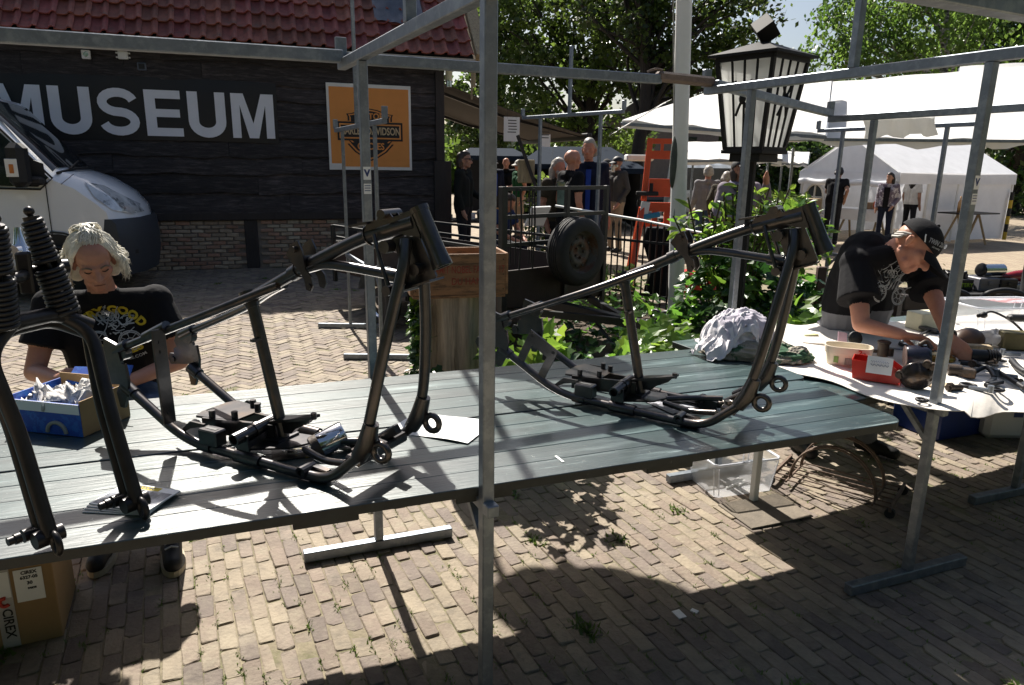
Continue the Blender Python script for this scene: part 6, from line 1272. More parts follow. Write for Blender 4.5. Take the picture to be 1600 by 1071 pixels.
KT = 1.2
def TB(px, py, Y, base, r): q = W(px, py, Y * KT); return (q - Vector(base), tuple(v * KT for v in r))
def base_at(px, Y): q = W(px, 270, Y * KT); return V(q.x, q.y, 0)
o_ = base_at(917, 27)
tree('big dark oak with a forked trunk left of the flagpole', o_, 13, [TB(885, 120, 27, o_, (3.0, 2.5, 2.2)), TB(950, 60, 27, o_, (2.4, 2.2, 2.0)), TB(830, 40, 27.5, o_, (3.0, 2.4, 2.4)), TB(900, -60, 27, o_, (4, 3, 2.6)), TB(960, 205, 28, o_, (1.5, 1.5, .7)), TB(880, 200, 28, o_, (1.6, 1.5, .7))], [LM['oak'], LM['oak'], LM['dark']], M['bark'], .24, seed=3, lean=(.5, 0), cl=.62, nleaf=56, L=.25)
o_ = base_at(1000, 23)
tree('tall oak with a straight dark trunk directly left of the flagpole', o_, 13, [TB(1010, 85, 24, o_, (1.6, 1.8, 1.5)), TB(1085, 60, 23, o_, (2.0, 1.8, 2.0)), TB(1150, 30, 23, o_, (1.3, 1.4, 1.3)), TB(960, -30, 23, o_, (2.4, 2, 1.8)), TB(1120, 110, 23.5, o_, (1.6, 1.4, .9)), TB(1045, -60, 23, o_, (2.2, 2, 1.6))], [LM['oak'], LM['dark'], LM['oak']], M['bark'], .23, seed=5, lean=(-.2, 0), cl=.58, nleaf=56, L=.23)
o_ = base_at(770, 31)
tree('dark broad tree rising behind the barn roof and the middle post', o_, 14, [TB(760, 120, 31, o_, (2.6, 2.2, 2.6)), TB(745, 30, 31, o_, (2.8, 2.2, 2.4)), TB(810, 185, 30, o_, (2.4, 2, 1.5)), TB(740, 215, 30, o_, (2.0, 1.6, 1.2)), TB(780, -50, 31, o_, (3.2, 2.2, 2))], [LM['dark'], LM['oak']], M['bark'], .26, seed=8, cl=.7, nleaf=60, L=.29)
o_ = base_at(1447, 22)
tree('light green birch with hanging twigs and a pale trunk above the white canopy', o_, 12, [TB(1360, 60, 22, o_, (1.6, 1.6, 1.2)), TB(1450, 40, 22, o_, (2.2, 1.8, 1.8)), TB(1400, -40, 22, o_, (2.4, 2, 1.4)), TB(1300, 85, 22, o_, (.9, 1.0, .55)), TB(1330, 20, 22, o_, (1.1, 1.0, .7)), TB(1510, 90, 23, o_, (1.8, 1.5, 1.1))], [LM['birch'], LM['birch'], LM['oak']], M['birchbark'], .13, seed=12, hang=.8, cl=.5, nleaf=52, L=.19)
o_ = base_at(1590, 25)
tree('dark dense tree at the right edge behind the white tent', o_, 13, [TB(1580, 60, 25, o_, (2.6, 2.2, 3.0)), TB(1600, 200, 25, o_, (2.2, 2, 2.4)), TB(1540, 20, 25.5, o_, (2.2, 2, 2)), TB(1620, 290, 25, o_, (2, 2, 1.6)), TB(1500, 140, 27, o_, (2.2, 1.8, 1.4)), TB(1640, 0, 24, o_, (3, 2, 3))], [LM['dark'], LM['dark'], LM['oak']], M['bark'], .22, seed=15, cl=.62, nleaf=60, L=.25)
o_ = base_at(1160, 34)
tree('distant tree low behind the lantern and the white canopy', o_, 8, [TB(1180, 215, 34, o_, (3.4, 2.2, 1.3)), TB(1100, 195, 34, o_, (2.6, 2, 1.2)), TB(1260, 235, 34, o_, (3.2, 2, 1.2)), TB(1180, 270, 33, o_, (4, 2, 1.4)), TB(1230, 290, 33, o_, (3, 2, 1.4))], [LM['hedge'], LM['dark'], LM['oak']], M['bark'], .2, seed=18, cl=.62, nleaf=56, L=.27)
b = MB(); r = random.Random(4)
for i in range(9000):
    a = rnd.uniform(-.75, .9); dist = rnd.uniform(44, 50); p = V(math.sin(a) * dist, math.cos(a) * dist, rnd.uniform(0, 3.6 + .9 * math.sin(a * 9))); d = V(r.gauss(0, 1), r.gauss(0, 1), r.gauss(0, 1)).normalized(); s_ = d.orthogonal().normalized(); l_ = r.uniform(.6, 1.3)
    b.cm = r.randrange(2); b.add([p, p + d * l_ * .45 + s_ * l_ * .35, p + d * l_, p + d * l_ * .5 - s_ * l_ * .35], [(0, 1, 2, 3)])
tag(kind(b.build('treeline', [LM['dark'], LM['oak']], None), 'stuff'), 'far dark line of trees and hedges closing the square', 'treeline')

# unseen trees added behind and beside the camera to darken the shade
src = [o for o in bpy.data.objects if o.get('category') == 'tree']
for x, y, rz, i, lb in ((-13, -7, 1.0, 0, 'unseen tree added behind the camera to darken the shade, leftmost in its row'), (-6, -10, 2.2, 2, 'unseen tree added behind the camera for shade, second from the left in its row'), (0.5, -8.5, .4, 4, 'unseen tree added behind the camera for shade, in the middle of its row'), (6, -10.5, 3.0, 0, 'unseen tree added behind the camera for shade, second from the right in its row'), (13, -8, 4.1, 2, 'unseen tree added behind the camera to darken the shade, rightmost in its row'),
        (-11, 1.0, 2.0, 2, 'unseen tree added left of the stalls to darken the shade'), (12, 1.5, .9, 4, 'unseen tree added right of the stalls to darken the shade')):
    dup(src[i], (x, y, -2.6), rz, lb, 'unseen trees added to darken the shade')
# ================================================================ tents, canopies and things of the rows behind
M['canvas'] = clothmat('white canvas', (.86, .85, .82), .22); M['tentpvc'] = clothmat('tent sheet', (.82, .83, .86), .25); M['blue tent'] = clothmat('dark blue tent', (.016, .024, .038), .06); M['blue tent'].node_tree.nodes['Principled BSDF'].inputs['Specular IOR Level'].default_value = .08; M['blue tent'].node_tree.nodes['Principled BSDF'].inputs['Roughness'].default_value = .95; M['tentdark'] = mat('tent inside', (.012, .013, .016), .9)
def canopy(label, corners, sag=.06, drop=.16, nx=14, ny=6, legs=(), m='canvas', group='white market canopies', ripple=.02, frame=True, droop=(1, 1, 1, 1)):
    """corners: front-left, front-right, back-right, back-left of the roof sheet; a valance hangs along the edges"""
    A, B, C_, D_ = [Vector(c) for c in corners]; t = thing('market_canopy', label, 'canopy', V(A.x, A.y, 0), 0, group); o = V(A.x, A.y, 0)
    Pm = []
    for j in range(ny + 1):
        v = j / ny; row = []
        for i in range(nx + 1):
            u = i / nx; p = A.lerp(B, u).lerp(D_.lerp(C_, u), v); p = p + V(0, 0, -sag * 4 * u * (1 - u) * (1 - v) * .4 - sag * math.sin(math.pi * v) * .6 + ripple * math.sin(u * 23 + v * 5) * (.3 + .7 * (1 - v))); row.append(p - o)
        Pm.append(row)
    MB().sheet(Pm, .004).build('roof_sheet', M[m], t)
    if drop:
        edges = [Pm[0], [r[-1] for r in Pm], [r[0] for r in Pm]]; b = MB()
        for k, e in enumerate(edges):
            P = [[p + V(0, -.006 if k == 0 else 0, -.002) for p in e], [p + V(rnd.gauss(0, .01), rnd.gauss(0, .02), -drop * (1 + .16 * math.sin(i * 1.7))) for i, p in enumerate(e)]]; b.grid(P, True)
        b.build('valance', M[m], t)
    if frame:
        b = MB(); [b.bar(p - o - V(0, 0, .05), q - o - V(0, 0, .05), .04) for p, q in ((A, B), (D_, C_), (A, D_), (B, C_))]; b.build('roof_frame', M['galv'], t)
    for q in legs:
        b = MB(); q = Vector(q); b.bar(V(q.x, q.y, 0) - o, q - o, .04, ch=.004); b.build('leg', M['galv'], t)
    return t
# big white canopy crossing the right half
a1, a2 = W(972, 188, 10.0), W(1640, 212, 10.6); b1, b2 = W(1150, 128, 12.6), W(1640, 98, 12.6)
a2.z = a1.z - .03
canopy('large white canopy whose long roof runs behind the lantern to the right edge', [a1, W(1290, 209, 9.6), W(1300, 121, 12.4), W(1120, 137, 12.6)], .04, .10, legs=(W(1240, 232, 12.5),), droop=(1, 0, 0, 0))
canopy('white canopy with a ragged front flap above the party tent', [W(1228, 212, 10.2), W(1680, 216, 10.2), W(1680, 96, 13.0), W(1250, 133, 13.2)], .10, .09, nx=26, ripple=.03)
canopy('cream canopy peak rising at the right edge of the picture', [W(1490, 186, 13.2), W(1700, 192, 13.2), W(1700, 92, 15.0), W(1500, 104, 15.2)], .04, .12)
# folded canvas ends
def rag(label, base, ex, ez, n=9, m='canvas', amp=.03):
    b = MB(); P = [[Vector(base) + Vector(ex) * (i / n) + Vector(ez) * v * (1 + .12 * math.sin(i * 1.3)) + V(amp * math.sin(i * 1.9 + v * 3), amp * math.cos(i * 2.3 + v), 0) for i in range(n + 1)] for v in np.linspace(0, 1, 6)]
    P2 = [[p + V(0, .006, 0) for p in r] for r in P]; b.grid(P, True); b.grid(P2, True, True); return tag(b.build('canvas_flap', M[m], None), label, 'canvas flap', 'loose canvas flaps')
q = W(955, 210, 9.7); rag('loose hanging corner of white canvas left of the flagpole', q, W(1012, 176, 9.9) - q, V(.35, .1, .20) * 1.0, amp=.015)
q = W(1350, 187, 6.4); rag('loose grey-white canvas flap hanging over the rail above the tent', q, W(1462, 183, 6.6) - q, W(1455, 213, 6.55) - W(1455, 185, 6.55), 12, amp=.02)
# lower canopies further back
canopy('low white canopy behind the flagpole over the grey van', [W(1066, 249, 16), W(1222, 247, 16), W(1222, 222, 19), W(1068, 222, 19)], .02, .12, legs=(W(1083, 252, 16.1), W(1200, 252, 16.1)), nx=8)
canopy('low cream canopy between the lantern and the white tent', [W(1206, 252, 17), W(1262, 255, 17), W(1265, 238, 19), W(1212, 236, 19)], .02, .10, legs=(W(1222, 255, 17.1),), nx=8)
# white party tent (local x along the gable, y back)
TL0, TR0 = W(1252, 300, 19.6), W(1402, 300, 16.9); TL0.z = TR0.z = 0; gx = (TR0 - TL0).normalized(); gy = V(-gx.y, gx.x, 0); gw = (TR0 - TL0).length; ta = math.atan2(gx.y, gx.x)
tent = thing('party_tent', 'white gabled party tent with an arched window and open front at the right', 'tent', TL0, ta)
ez = W(1402, 270, 16.9).z; az = W(1322, 213, 18.2).z; dl = 4.1; P = M['tentpvc']
b = MB(); b.grid([[V(-.06, -.05, ez), V(gw / 2, -.05, az), V(gw + .06, -.05, ez)], [V(-.06, dl / 2, ez - .03), V(gw / 2, dl / 2, az - .05), V(gw + .06, dl / 2, ez - .03)], [V(-.06, dl, ez), V(gw / 2, dl, az), V(gw + .06, dl, ez)]], False, False); b.build('roof_sheet', P, tent)
b = MB(); b.add([(0, 0, ez - .02), (gw, 0, ez - .02), (gw / 2, 0, az - .04)], [(0, 1, 2)]); b.build('gable', P, tent)
b = MB(); b.grid([[V(-.07, -.06, ez), V(gw + .07, -.06, ez)], [V(-.07, -.07, ez - .22), V(gw + .07, -.07, ez - .22)]]); b.grid([[V(gw + .07, -.06, ez), V(gw + .07, dl, ez)], [V(gw + .08, -.06, ez - .26), V(gw + .08, dl, ez - .26)]]); b.build('valance', P, tent)
b = MB(); b.tube([V(x, -.10 + .02 * math.sin(x * 5), ez - .26 + .02 * math.sin(x * 7)) for x in np.linspace(0, gw, 12)], .07, 8); b.build('rolled_wall', P, tent)
wall_x0, wall_x1 = 0, gw
b = MB(); b.grid([[V(x, dl + .02 * math.sin(x * 6), z) for x in np.linspace(0, gw, 8)] for z in (0, ez)], True); b.build('back_wall', P, tent)
b = MB(); b.grid([[V(gw + .015 * math.sin(y * 7), y, z) for y in np.linspace(1.0, dl, 14)] for z in (0.03, ez * .5, ez)], True); b.build('side_wall', P, tent)
b = MB(); b.grid([[V(.015 * math.sin(y * 7), y, z) for y in np.linspace(.0, dl, 14)] for z in (0.03, ez)], True); b.build('side_wall', P, tent)
b = MB(); b.grid([[V(x, .03, z) for x in np.linspace(0, gw * .30, 5)] for z in (0.03, ez)], True); b.build('front_wall', P, tent)
M['tentwindow'] = mat('tent window film', (.05, .06, .06), .2, 0, .2, 4)
b = MB(); cx, cz, rr = gw * .165, ez * .60, .30; b.add([(cx + rr * math.cos(a), -.0, cz + rr * math.sin(a) * 1.1) for a in np.linspace(0, math.pi, 13)] + [(cx - rr, 0, cz - .45), (cx + rr, 0, cz - .45)], [tuple(range(15))]); b.build('window_film', M['tentwindow'], tent)
b = MB(); b.tube([V(cx + rr * math.cos(a), -.02, cz + rr * math.sin(a) * 1.1) for a in np.linspace(0, math.pi, 13)], .03, 6); [b.bar(V(cx + x0, -.015, cz + z0), V(cx + x1, -.015, cz + z1), .035) for x0, z0, x1, z1 in ((-rr, 0, rr, 0), (0, -.45, 0, rr * 1.1), (-rr, -.45, rr, -.45), (-rr, 0, -rr, -.45), (rr, 0, rr, -.45))]; b.build('window_bars', M['white'], tent)
for x, y in ((0, 0), (gw, 0), (gw, dl), (0, dl), (gw, dl * .5), (gw, dl * .25)):
    b = MB(); b.bar((x, y, 0), (x, y, ez), .05); b.build('leg', M['white'], tent)
bi = thing('brown_poster', 'brown printed banner hanging inside the party tent', 'banner', TL0 + gx * gw * .62 + gy * (dl - .3), ta)
b = MB(); b.grid([[V(x, 0, z + .15 * (x > 0)) for x in (-.95, 0, .95)] for z in (.75, ez - .35)]); b.build('cloth', mat('brown print', (.26, .17, .09), .8, 0, .4, 4, c2=(.05, .04, .03), c2s=5, c2t=(.5, .6)), bi)
for nm, lab, x, y, w_, c in (('trestle_table', 'trestle table with a white cloth in front of the party tent', .62, .3, 1.5, 'tentpvc'), ('trestle_table', 'dark topped table with bottles beside the party tent wall', 1.2, 1.75, 1.2, 'black')):
    tt = thing(nm, lab, 'table', TL0 + gx * gw * x + gy * y, ta + (D(90) if c == 'black' else 0)); b = MB(); b.box((0, 0, .74), (w_, .7, .03)); b.build('top', M[c], tt)
    if c != 'black': b = MB(); b.grid([[V(x_, -.36 - .02 * math.sin(x_ * 9), z) for x_ in np.linspace(-w_ / 2 - .01, w_ / 2 + .01, 14)] for z in (.757, .48)], True); b.build('cloth', M['tentpvc'], tt)
    for sx in (-1, 1):
        b = MB(); b.bar((sx * w_ * .36, -.25, 0), (sx * w_ * .3, 0, .73), .04); b.bar((sx * w_ * .36, .25, 0), (sx * w_ * .3, 0, .73), .04); b.build('leg', M['rawwood'], tt)
T2 = TL0 + gx * gw * 1.2 + gy * 1.75
for i, (dx, c, lb) in enumerate(((-.35, (.5, .30, .14), 'pale rose bottle, leftmost on the dark table by the tent'), (.0, (.01, .015, .01), 'dark wine bottle in the middle on the dark table by the tent'), (.12, (.012, .01, .01), 'dark wine bottle, rightmost on the table by the tent'))):
    bo = MB(); bo.lathe([(.0, 0), (.038, .0), (.04, .18), (.036, .20), (.014, .25), (.014, .31), (.0, .31)], (0, 0, 0), None, 12); k = tag(bo.build('wine_bottle', mat('bottle glass %d' % i, c, .1), None), lb, 'bottle', 'bottles by the tent'); k.location = T2 + gy * dx + V(0, 0, .756); k.scale = (1.2, 1.2, 1.2) if i == 0 else (1, 1, 1)
cb = MB(); cb.box((0, 0, 0), (.45, .35, .42), None, .004); o = cb.build('cardboard_carton', M['rawwood'], None); tag(o, 'brown carton on a stand in front of the arched tent window', 'carton'); o.location = TL0 + gx * gw * .24 - gy * .35 + V(0, 0, .75)
cb = MB(); cb.box((0, 0, .27), (.5, .4, .54)); cb.box((0, 0, .55), (.6, .45, .03)); o = cb.build('carton_stand', M['white'], None); tag(o, 'white stand under the brown carton at the tent front', 'stand'); o.location = TL0 + gx * gw * .24 - gy * .35
b = MB(); b.box((0, 0, 0), (.5, .3, .16), None, .01); o = b.build('parts_tray', M['rawwood'], None); tag(o, 'brown box of small goods on the white tent table', 'box'); o.location = TL0 + gx * gw * .68 + gy * .35 + V(0, 0, .838)
b = MB(); b.ball((0, 0, .12), (.16, .12, .16), 12, 8); b.tube([V(.09 * math.cos(a), 0, .26 + .07 * math.sin(a)) for a in np.linspace(0, 3.14, 8)], .012, 6); o = b.build('orange_bag', mat('orange cloth', (.55, .10, .03), .8), None); tag(o, 'orange bag on the tent table beside the plaid shirt', 'bag'); o.location = TL0 + gx * gw * .80 + gy * .2 + V(0, 0, .757)
yp = W(1575, 340, 18.4); yp.z = 0; b = MB(); b.cm = 0; [(setattr(b, 'cm', i % 2), b.cyl((0, 0, i * .2), (0, 0, i * .2 + .2), .045, 10)) for i in range(6)]; tag(b.build('striped_post', [mat('yellow paint', (.5, .33, .02), .5), M['black']], None), 'yellow and black striped post right of the party tent', 'post').location = yp
# dark blue pavilions
def pavilion(label, xl, xr, ytop, yeave, Y, dep=3, xa=None, xb=None):
    A, B = W(xl, yeave, Y), W(xr, yeave, Y); B.z = A.z; t = thing('market_tent', label, 'tent', V(A.x, A.y, 0), math.atan2((B - A).y, (B - A).x), 'dark blue market tents'); w_ = (B - A).length; e = A.z; h = W(xl, ytop, Y + dep / 2).z
    a_ = .12 * w_ if xa is None else xa * w_; b_ = .78 * w_ if xb is None else xb * w_
    b = MB(); b.grid([[V(-.1, -.1, e), V(w_ + .1, -.1, e)], [V(a_, dep / 2, h), V(b_, dep / 2, h)], [V(-.1, dep, e), V(w_ + .1, dep, e)]], False); b.add([(-.1, -.1, e), (a_, dep / 2, h), (-.1, dep, e)], [(0, 1, 2)]); b.add([(w_ + .1, -.1, e), (b_, dep / 2, h), (w_ + .1, dep, e)], [(2, 1, 0)])
    b.build('roof_sheet', M['blue tent'], t); b = MB(); b.grid([[V(-.1, -.11, e), V(w_ + .1, -.11, e)], [V(-.1, -.12, e - .14), V(w_ + .1, -.12, e - .14)]]); b.build('valance', M['blue tent'], t)
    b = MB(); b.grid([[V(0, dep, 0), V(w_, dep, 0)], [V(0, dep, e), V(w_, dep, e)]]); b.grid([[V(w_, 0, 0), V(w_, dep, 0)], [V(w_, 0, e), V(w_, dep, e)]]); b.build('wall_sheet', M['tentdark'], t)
    for x, y in ((0, 0), (w_, 0), (0, dep), (w_, dep)): b = MB(); b.bar((x, y, 0), (x, y, e), .05); b.build('leg', M['blackmetal'], t)
    return t
pavilion('large dark blue market tent behind the tall man in the navy jacket', 868, 1003, 229, 262, 20, 4, .02, .74)
pavilion('dark blue tent seen end-on at the left of the larger one', 815, 880, 229, 256, 21, 4, .55, 1.0)
pavilion('low dark tent with a grey roof behind the middle post', 720, 822, 231, 243, 24, 3, .1, .8)
hs = thing('grey_house', 'grey house wall with a dark roof glimpsed between the trunks above the orange frame', 'house', W(1035, 260, 38).xy.to_3d(), D(-5))
b = MB(); b.box((0, 3, 2.0), (5.5, 6, 4.0)); b.build('wall', mat('grey render', (.16, .15, .17), .9), hs); b = MB(); b.prism([(-3.1, 3.9), (3.1, 3.9), (0, 6.0)], (0, -.3, 0), (1, 0, 0), (0, 0, 1), (0, 6.6, 0)); b.build('roof', mat('slate', (.05, .05, .055), .7), hs)
for x in (-1.4, 1.2): b = MB(); b.box((x, -.02, 2.6), (.9, .08, 1.2)); b.build('window', M['glass'], hs)
v2 = thing('grey_van', 'silver van seen from the front under the low canopy', 'van', W(1108, 330, 18.2).xy.to_3d(), D(-8))
b = MB(); b.grid([[V(x * s, y, z) for x in (-.9, -.75, 0, .75, .9)] for y, z, s in ((0, .45, 1), (-.05, .85, 1), (.15, 1.05, .98), (.75, 1.75, .86), (1.2, 1.88, .84), (4.2, 1.85, .84), (4.3, .45, 1))], True); 
for s in (-1, 1): b.grid([[V(.9 * s, 0, .45), V(.88 * s, .15, 1.05), V(.76 * s, .9, 1.8), V(.76 * s, 4.2, 1.85)], [V(.9 * s, .1, .44), V(.9 * s, .3, .6), V(.9 * s, 1, .6), V(.9 * s, 4.2, .45)]], False, s < 0)
b.build('body', mat('silver paint', (.36, .40, .44), .3, .4), v2); b = MB(); b.grid([[V(x * s, y - .015, z + .01) for x in (-.8, 0, .8)] for y, z, s in ((.22, 1.13, .98), (.70, 1.68, .88))]); b.build('windscreen', M['glass'], v2)
b = MB(); [b.box((s * .68, -.03, .82), (.3, .06, .14), None, .01) for s in (-1, 1)]; b.build('headlight', M['lamp glass'], v2); b = MB(); b.box((0, -.06, .5), (1.7, .12, .2), None, .03); b.build('bumper', M['bumper'], v2)
for s in (-1, 1):
    for y in (.7, 3.4): b = MB(); b.cyl((s * .78, y, .31), (s * .93, y, .31), .31, 16); b.build('wheel', M['rubber'], v2)
# market goods tables behind fence
for nm, lab, px, py, Y, w_, n in (('goods_table', 'dark stall table with crates in front of the man in the grey sweater', 1088, 330, 14.2, 1.6, 5), ('goods_table', 'cluttered dark table with goods at the barn corner behind the seated man', 735, 310, 12.9, 1.5, 7), ('goods_table', 'shaded stall table heaped with motorcycle parts under the blue tent', 850, 300, 18.5, 3.0, 9)):
    q = W(px, py, Y); q.z = 0; tt = thing(nm, lab, 'table', q, 0); b = MB(); b.box((0, 0, .72), (w_, .7, .04)); b.build('top', M['postwood'], tt); b = MB(); [b.bar((sx * w_ * .45, sy * .3, 0), (sx * w_ * .45, sy * .3, .7), .05) for sx in (-1, 1) for sy in (-1, 1)]; b.build('leg', M['postwood'], tt)
    for k in range(n):
        bb = MB(); s = rnd.uniform(.08, .2); bb.box((0, 0, 0), (s * 1.5, s, s), rotm(0, 0, rnd.uniform(0, 3)), .01) if k % 2 else bb.lathe([(0, -s / 2), (s * .45, -s / 2), (s * .5, s * .2), (s * .2, s * .5), (0, s * .5)], (0, 0, 0), None, 10)
        c_ = [('black', 'black'), ('rawwood', 'tan'), ('galv', 'grey'), ('brown_metal', 'brown'), ('white', 'white'), ('orange', 'orange')][rnd.randrange(6)]
        pos_ = ('left end', 'left half', 'middle', 'right half', 'right end')[min(4, int(5 * k / n))]
        o = bb.build('market_goods', M[c_[0]], None); tag(o, '%s %s on the %s of the %s' % (c_[1], 'box' if k % 2 else 'pot', pos_, lab[:lab.index(' table') + 6]), 'goods', 'goods on the ' + lab.split(' behind')[0]); o.location = q + V((-.45 + .9 * (k + .5) / n) * w_, rnd.uniform(-.2, .2), .74 + s / 2)
# ================================================================ things on and under the green table
def on_table(name, label, cat, px, py, rz=0.0, z=ZT, group=None): return thing(name, label, cat, G(px, py, z), rz, group)
def single(b, name, m, label, cat, loc, rz=0.0, group=None):
    o = tag(b.build(name, m, None), label, cat, group); o.location = loc; o.rotation_euler = (0, 0, rz); return o
# blue box with crumpled newspaper
M['bluecard'] = mat('blue carton', (.012, .07, .40), .5, 0, .12, 8, c2=(.02, .13, .5), c2s=40, c2t=(.5, .55)); M['card'] = mat('cardboard', (.30, .19, .085), .8, 0, .12, 5)
bb = thing('blue_carton', 'bright blue carton with a white band filled with crumpled newspaper, left on the table', 'carton', V(-1.50, 2.285, ZT + .002), D(-12))
for nm, c, d, m in (('front_panel', (0, -.105, .055), (.27, .004, .11), 'bluecard'), ('back_panel', (0, .105, .07), (.27, .004, .14), 'card'), ('end_panel', (-.135, 0, .06), (.004, .21, .12), 'bluecard'), ('end_panel', (.135, 0, .06), (.004, .21, .12), 'card'), ('bottom', (0, 0, .003), (.27, .21, .004), 'card')):
    b = MB(); b.box(c, d); b.build(nm, M[m], bb)
b = MB(); b.box((0, -.1085, .093), (.268, .0015, .034)); b.build('white_band', M['paper'], bb)
b = MB(); b.tube([V(.04 + .036 * math.cos(a), -.1088, .008 + .036 * math.sin(a)) for a in np.linspace(0, 3.14, 12)], .0075, 4); b.build('printed_arch', mat('print grey', (.28, .28, .25), .7), bb)
b = MB(); b.box((.07, .125, .13), (.12, .004, .10), rotm(D(-35), 0, 0)); b.box((-.06, .13, .125), (.10, .004, .08), rotm(D(-55), 0, D(10))); b.build('flap', M['bluecard'], bb)
M['news'] = mat('newspaper', (.62, .60, .58), .8, 0, .1, 6, c2=(.22, .2, .2), c2s=26, c2t=(.55, .62), bump=.3)
def crumple(n, r, seed, amp=.35, seg=16):
    rr = random.Random(seed); ph = [(rr.uniform(0, 6), rr.uniform(0, 6), rr.uniform(2, 6), rr.uniform(2, 6)) for _ in range(5)]; P = []
    for i in range(seg // 2 + 1):
        t = math.pi * i / (seg // 2); row = []
        for j in range(seg + 1):
            a = 2 * math.pi * (j % seg) / seg; k = 1 + amp * sum(math.sin(p[2] * t + p[0] + 1.3 * math.sin(a * 2 + p[1])) * math.cos(round(p[3]) * a + p[1]) for p in ph) / 3; row.append(V(r[0] * k * math.sin(t) * math.cos(a), r[1] * k * math.sin(t) * math.sin(a), r[2] * k * math.cos(t)))
        P.append(row)
    return P
from mathutils import noise as NZ
for k in range(9):                                                 # torn sheets folded over each other
    o_ = V(k * 3.1, k * 1.7, 5.0); P = []
    for j in range(14):
        row = []
        for i in range(20):
            u, v = i / 19 - .5, j / 13 - .5; q = V(u * 2.2, v * 1.6, 0) + o_; w_ = NZ.noise(q * 1.5) * 1.6; rg = 1 - abs(math.sin((u * math.cos(k) + v * math.sin(k)) * 9 + 3 * w_))
            row.append(V(u * .12 * (1 - .3 * abs(w_)), v * .085, .030 * w_ + .022 * rg ** 1.3 - .10 * (u * u + v * v) + .01 * NZ.noise(q * 5)))
        P.append(row)
    o = put('crumpled_newspaper', MB().sheet(P, .0006).mesh('crumpled_newspaper', M['news']), None); tag(o, 'torn crumpled newspaper sheet in the blue carton, %s' % ('front left corner', 'left of centre', 'front middle', 'right of centre at the back', 'rear right corner', 'left edge', 'rear left corner', 'rear middle', 'right edge')[k], 'newspaper', 'crumpled newspaper in the carton'); o.location = V(-1.50, 2.285, ZT) + rotm(0, 0, D(-12)) @ V(-.09 + .045 * (k % 5), -.045 + .03 * (k // 3), .105 + .006 * (k % 3)); o.rotation_euler = (rnd.uniform(-.5, .5), rnd.uniform(-.5, .5), k * 1.9)
# magazines under the fork
cvm = mat('magazine cover', (.10, .10, .12), .25, 0, .9, 14, c2=(.5, .47, .42), c2s=16, c2t=(.45, .6), rndv=.3)
for k in range(4):
    b = MB(); b.box((0, 0, .0015), (.175, .128, .003)); mg = b.build('page_block', M['paper'], None)
    mg.name = 'magazine'; tag(mg, ('glossy photo-cover magazine with yellow title, top of the pile under the fork' if k == 3 else '%s magazine in the pile under the fork' % ('bottom', 'second from bottom', 'second from top')[k]), 'magazine', 'magazines under the fork'); mg.location = G(203, 786, ZT) + V(.004 * k, .003 * k, .0005 + .0034 * k); mg.rotation_euler = (0, 0, D(-4 - 3.5 * k))
    if k < 3: b = MB(); b.box((0, 0, .0032), (.172, .125, .0004)); b.build('cover', cvm, mg)
    if k == 3:
        b = MB(); b.box((.0, -.010, .0034), (.165, .096, .0006)); b.build('cover_photo', mat('cover photo', (.20, .22, .26), .25, 0, .9, 9, c2=(.62, .62, .64), c2s=12, c2t=(.45, .6)), mg)
        b = MB(); b.box((-.02, .05, .0034), (.11, .018, .0007)); b.build('title_band', M['print yellow'], mg); lettering('CUSTOM', .018, M['black'], mg, (-.02, .05, .0042), (1, 0, 0), (0, 1, 0), .0005, .0002)
        b = MB(); b.tube([V(.04 + .022 * math.cos(a), -.03 + .022 * math.sin(a), .004) for a in np.linspace(0, 6.28, 14)], .003, 4); b.tube([V(-.035 + .022 * math.cos(a), -.03 + .022 * math.sin(a), .004) for a in np.linspace(0, 6.28, 14)], .003, 4); b.bar((-.035, -.03, .004), (.03, 0, .004), .01, .002); b.build('cover_motif', M['black'], mg)
# white paper sheet
P = [[V(x, y, .004 + .014 * max(0, x) * abs(math.sin(y * 5)) + .0035 * math.sin(x * 20)) for x in np.linspace(-.15, .15, 9)] for y in np.linspace(-.105, .105, 6)]
single(MB().sheet(P, .0008), 'paper_sheet', M['paper'], 'large blank white paper sheet lying on the table left of the middle post', 'paper', G(690, 668, ZT), D(-22))
P = [[V(x, y, .002) for x in (-.045, .045)] for y in (-.03, .03)]
single(MB().sheet(P, .001), 'plastic_scrap', clothmat('clear film', (.7, .72, .74), .5), 'small crumpled clear plastic scrap left of the white sheet', 'plastic scrap', G(640, 676, ZT), .3)
b = MB(); b.box((0, 0, .0012), (.008, .05, .002)); single(b, 'paper_strip', M['paper'], 'short narrow white strip near the front of the table', 'paper strip', G(874, 718, ZT), D(25))
# things lying inside the frames
cdm = mat('printed black card', (.015, .014, .012), .3, 0, .3, 9, c2=(.35, .26, .03), c2s=30, c2t=(.58, .63))
b = MB(); b.box((0, 0, .002), (.13, .17, .003)); o = single(b, 'printed_card', cdm, 'dark printed leaflet with a spiral cord inside the frame nearer the seated man', 'leaflet', G(458, 702, ZT), D(20))
b = MB(); b.tube([V((.02 + .0045 * i / 12) * math.cos(i * math.pi / 6), (.02 + .0045 * i / 12) * math.sin(i * math.pi / 6), .0075 + .0006 * math.sin(i)) for i in range(90)], .0016, 5); single(b, 'spiral_cord', M['chrome'], 'coiled silver cord lying on the leaflet inside the left frame', 'cord', G(466, 702, ZT + .004))
cn = thing('drink_can', 'shiny tin with a dark printed band lying inside the frame left of the middle post', 'tin', G(512, 712, ZT) + V(0, .02, .040), D(25)); b = MB(); Rr = rotm(0, D(68), 0)
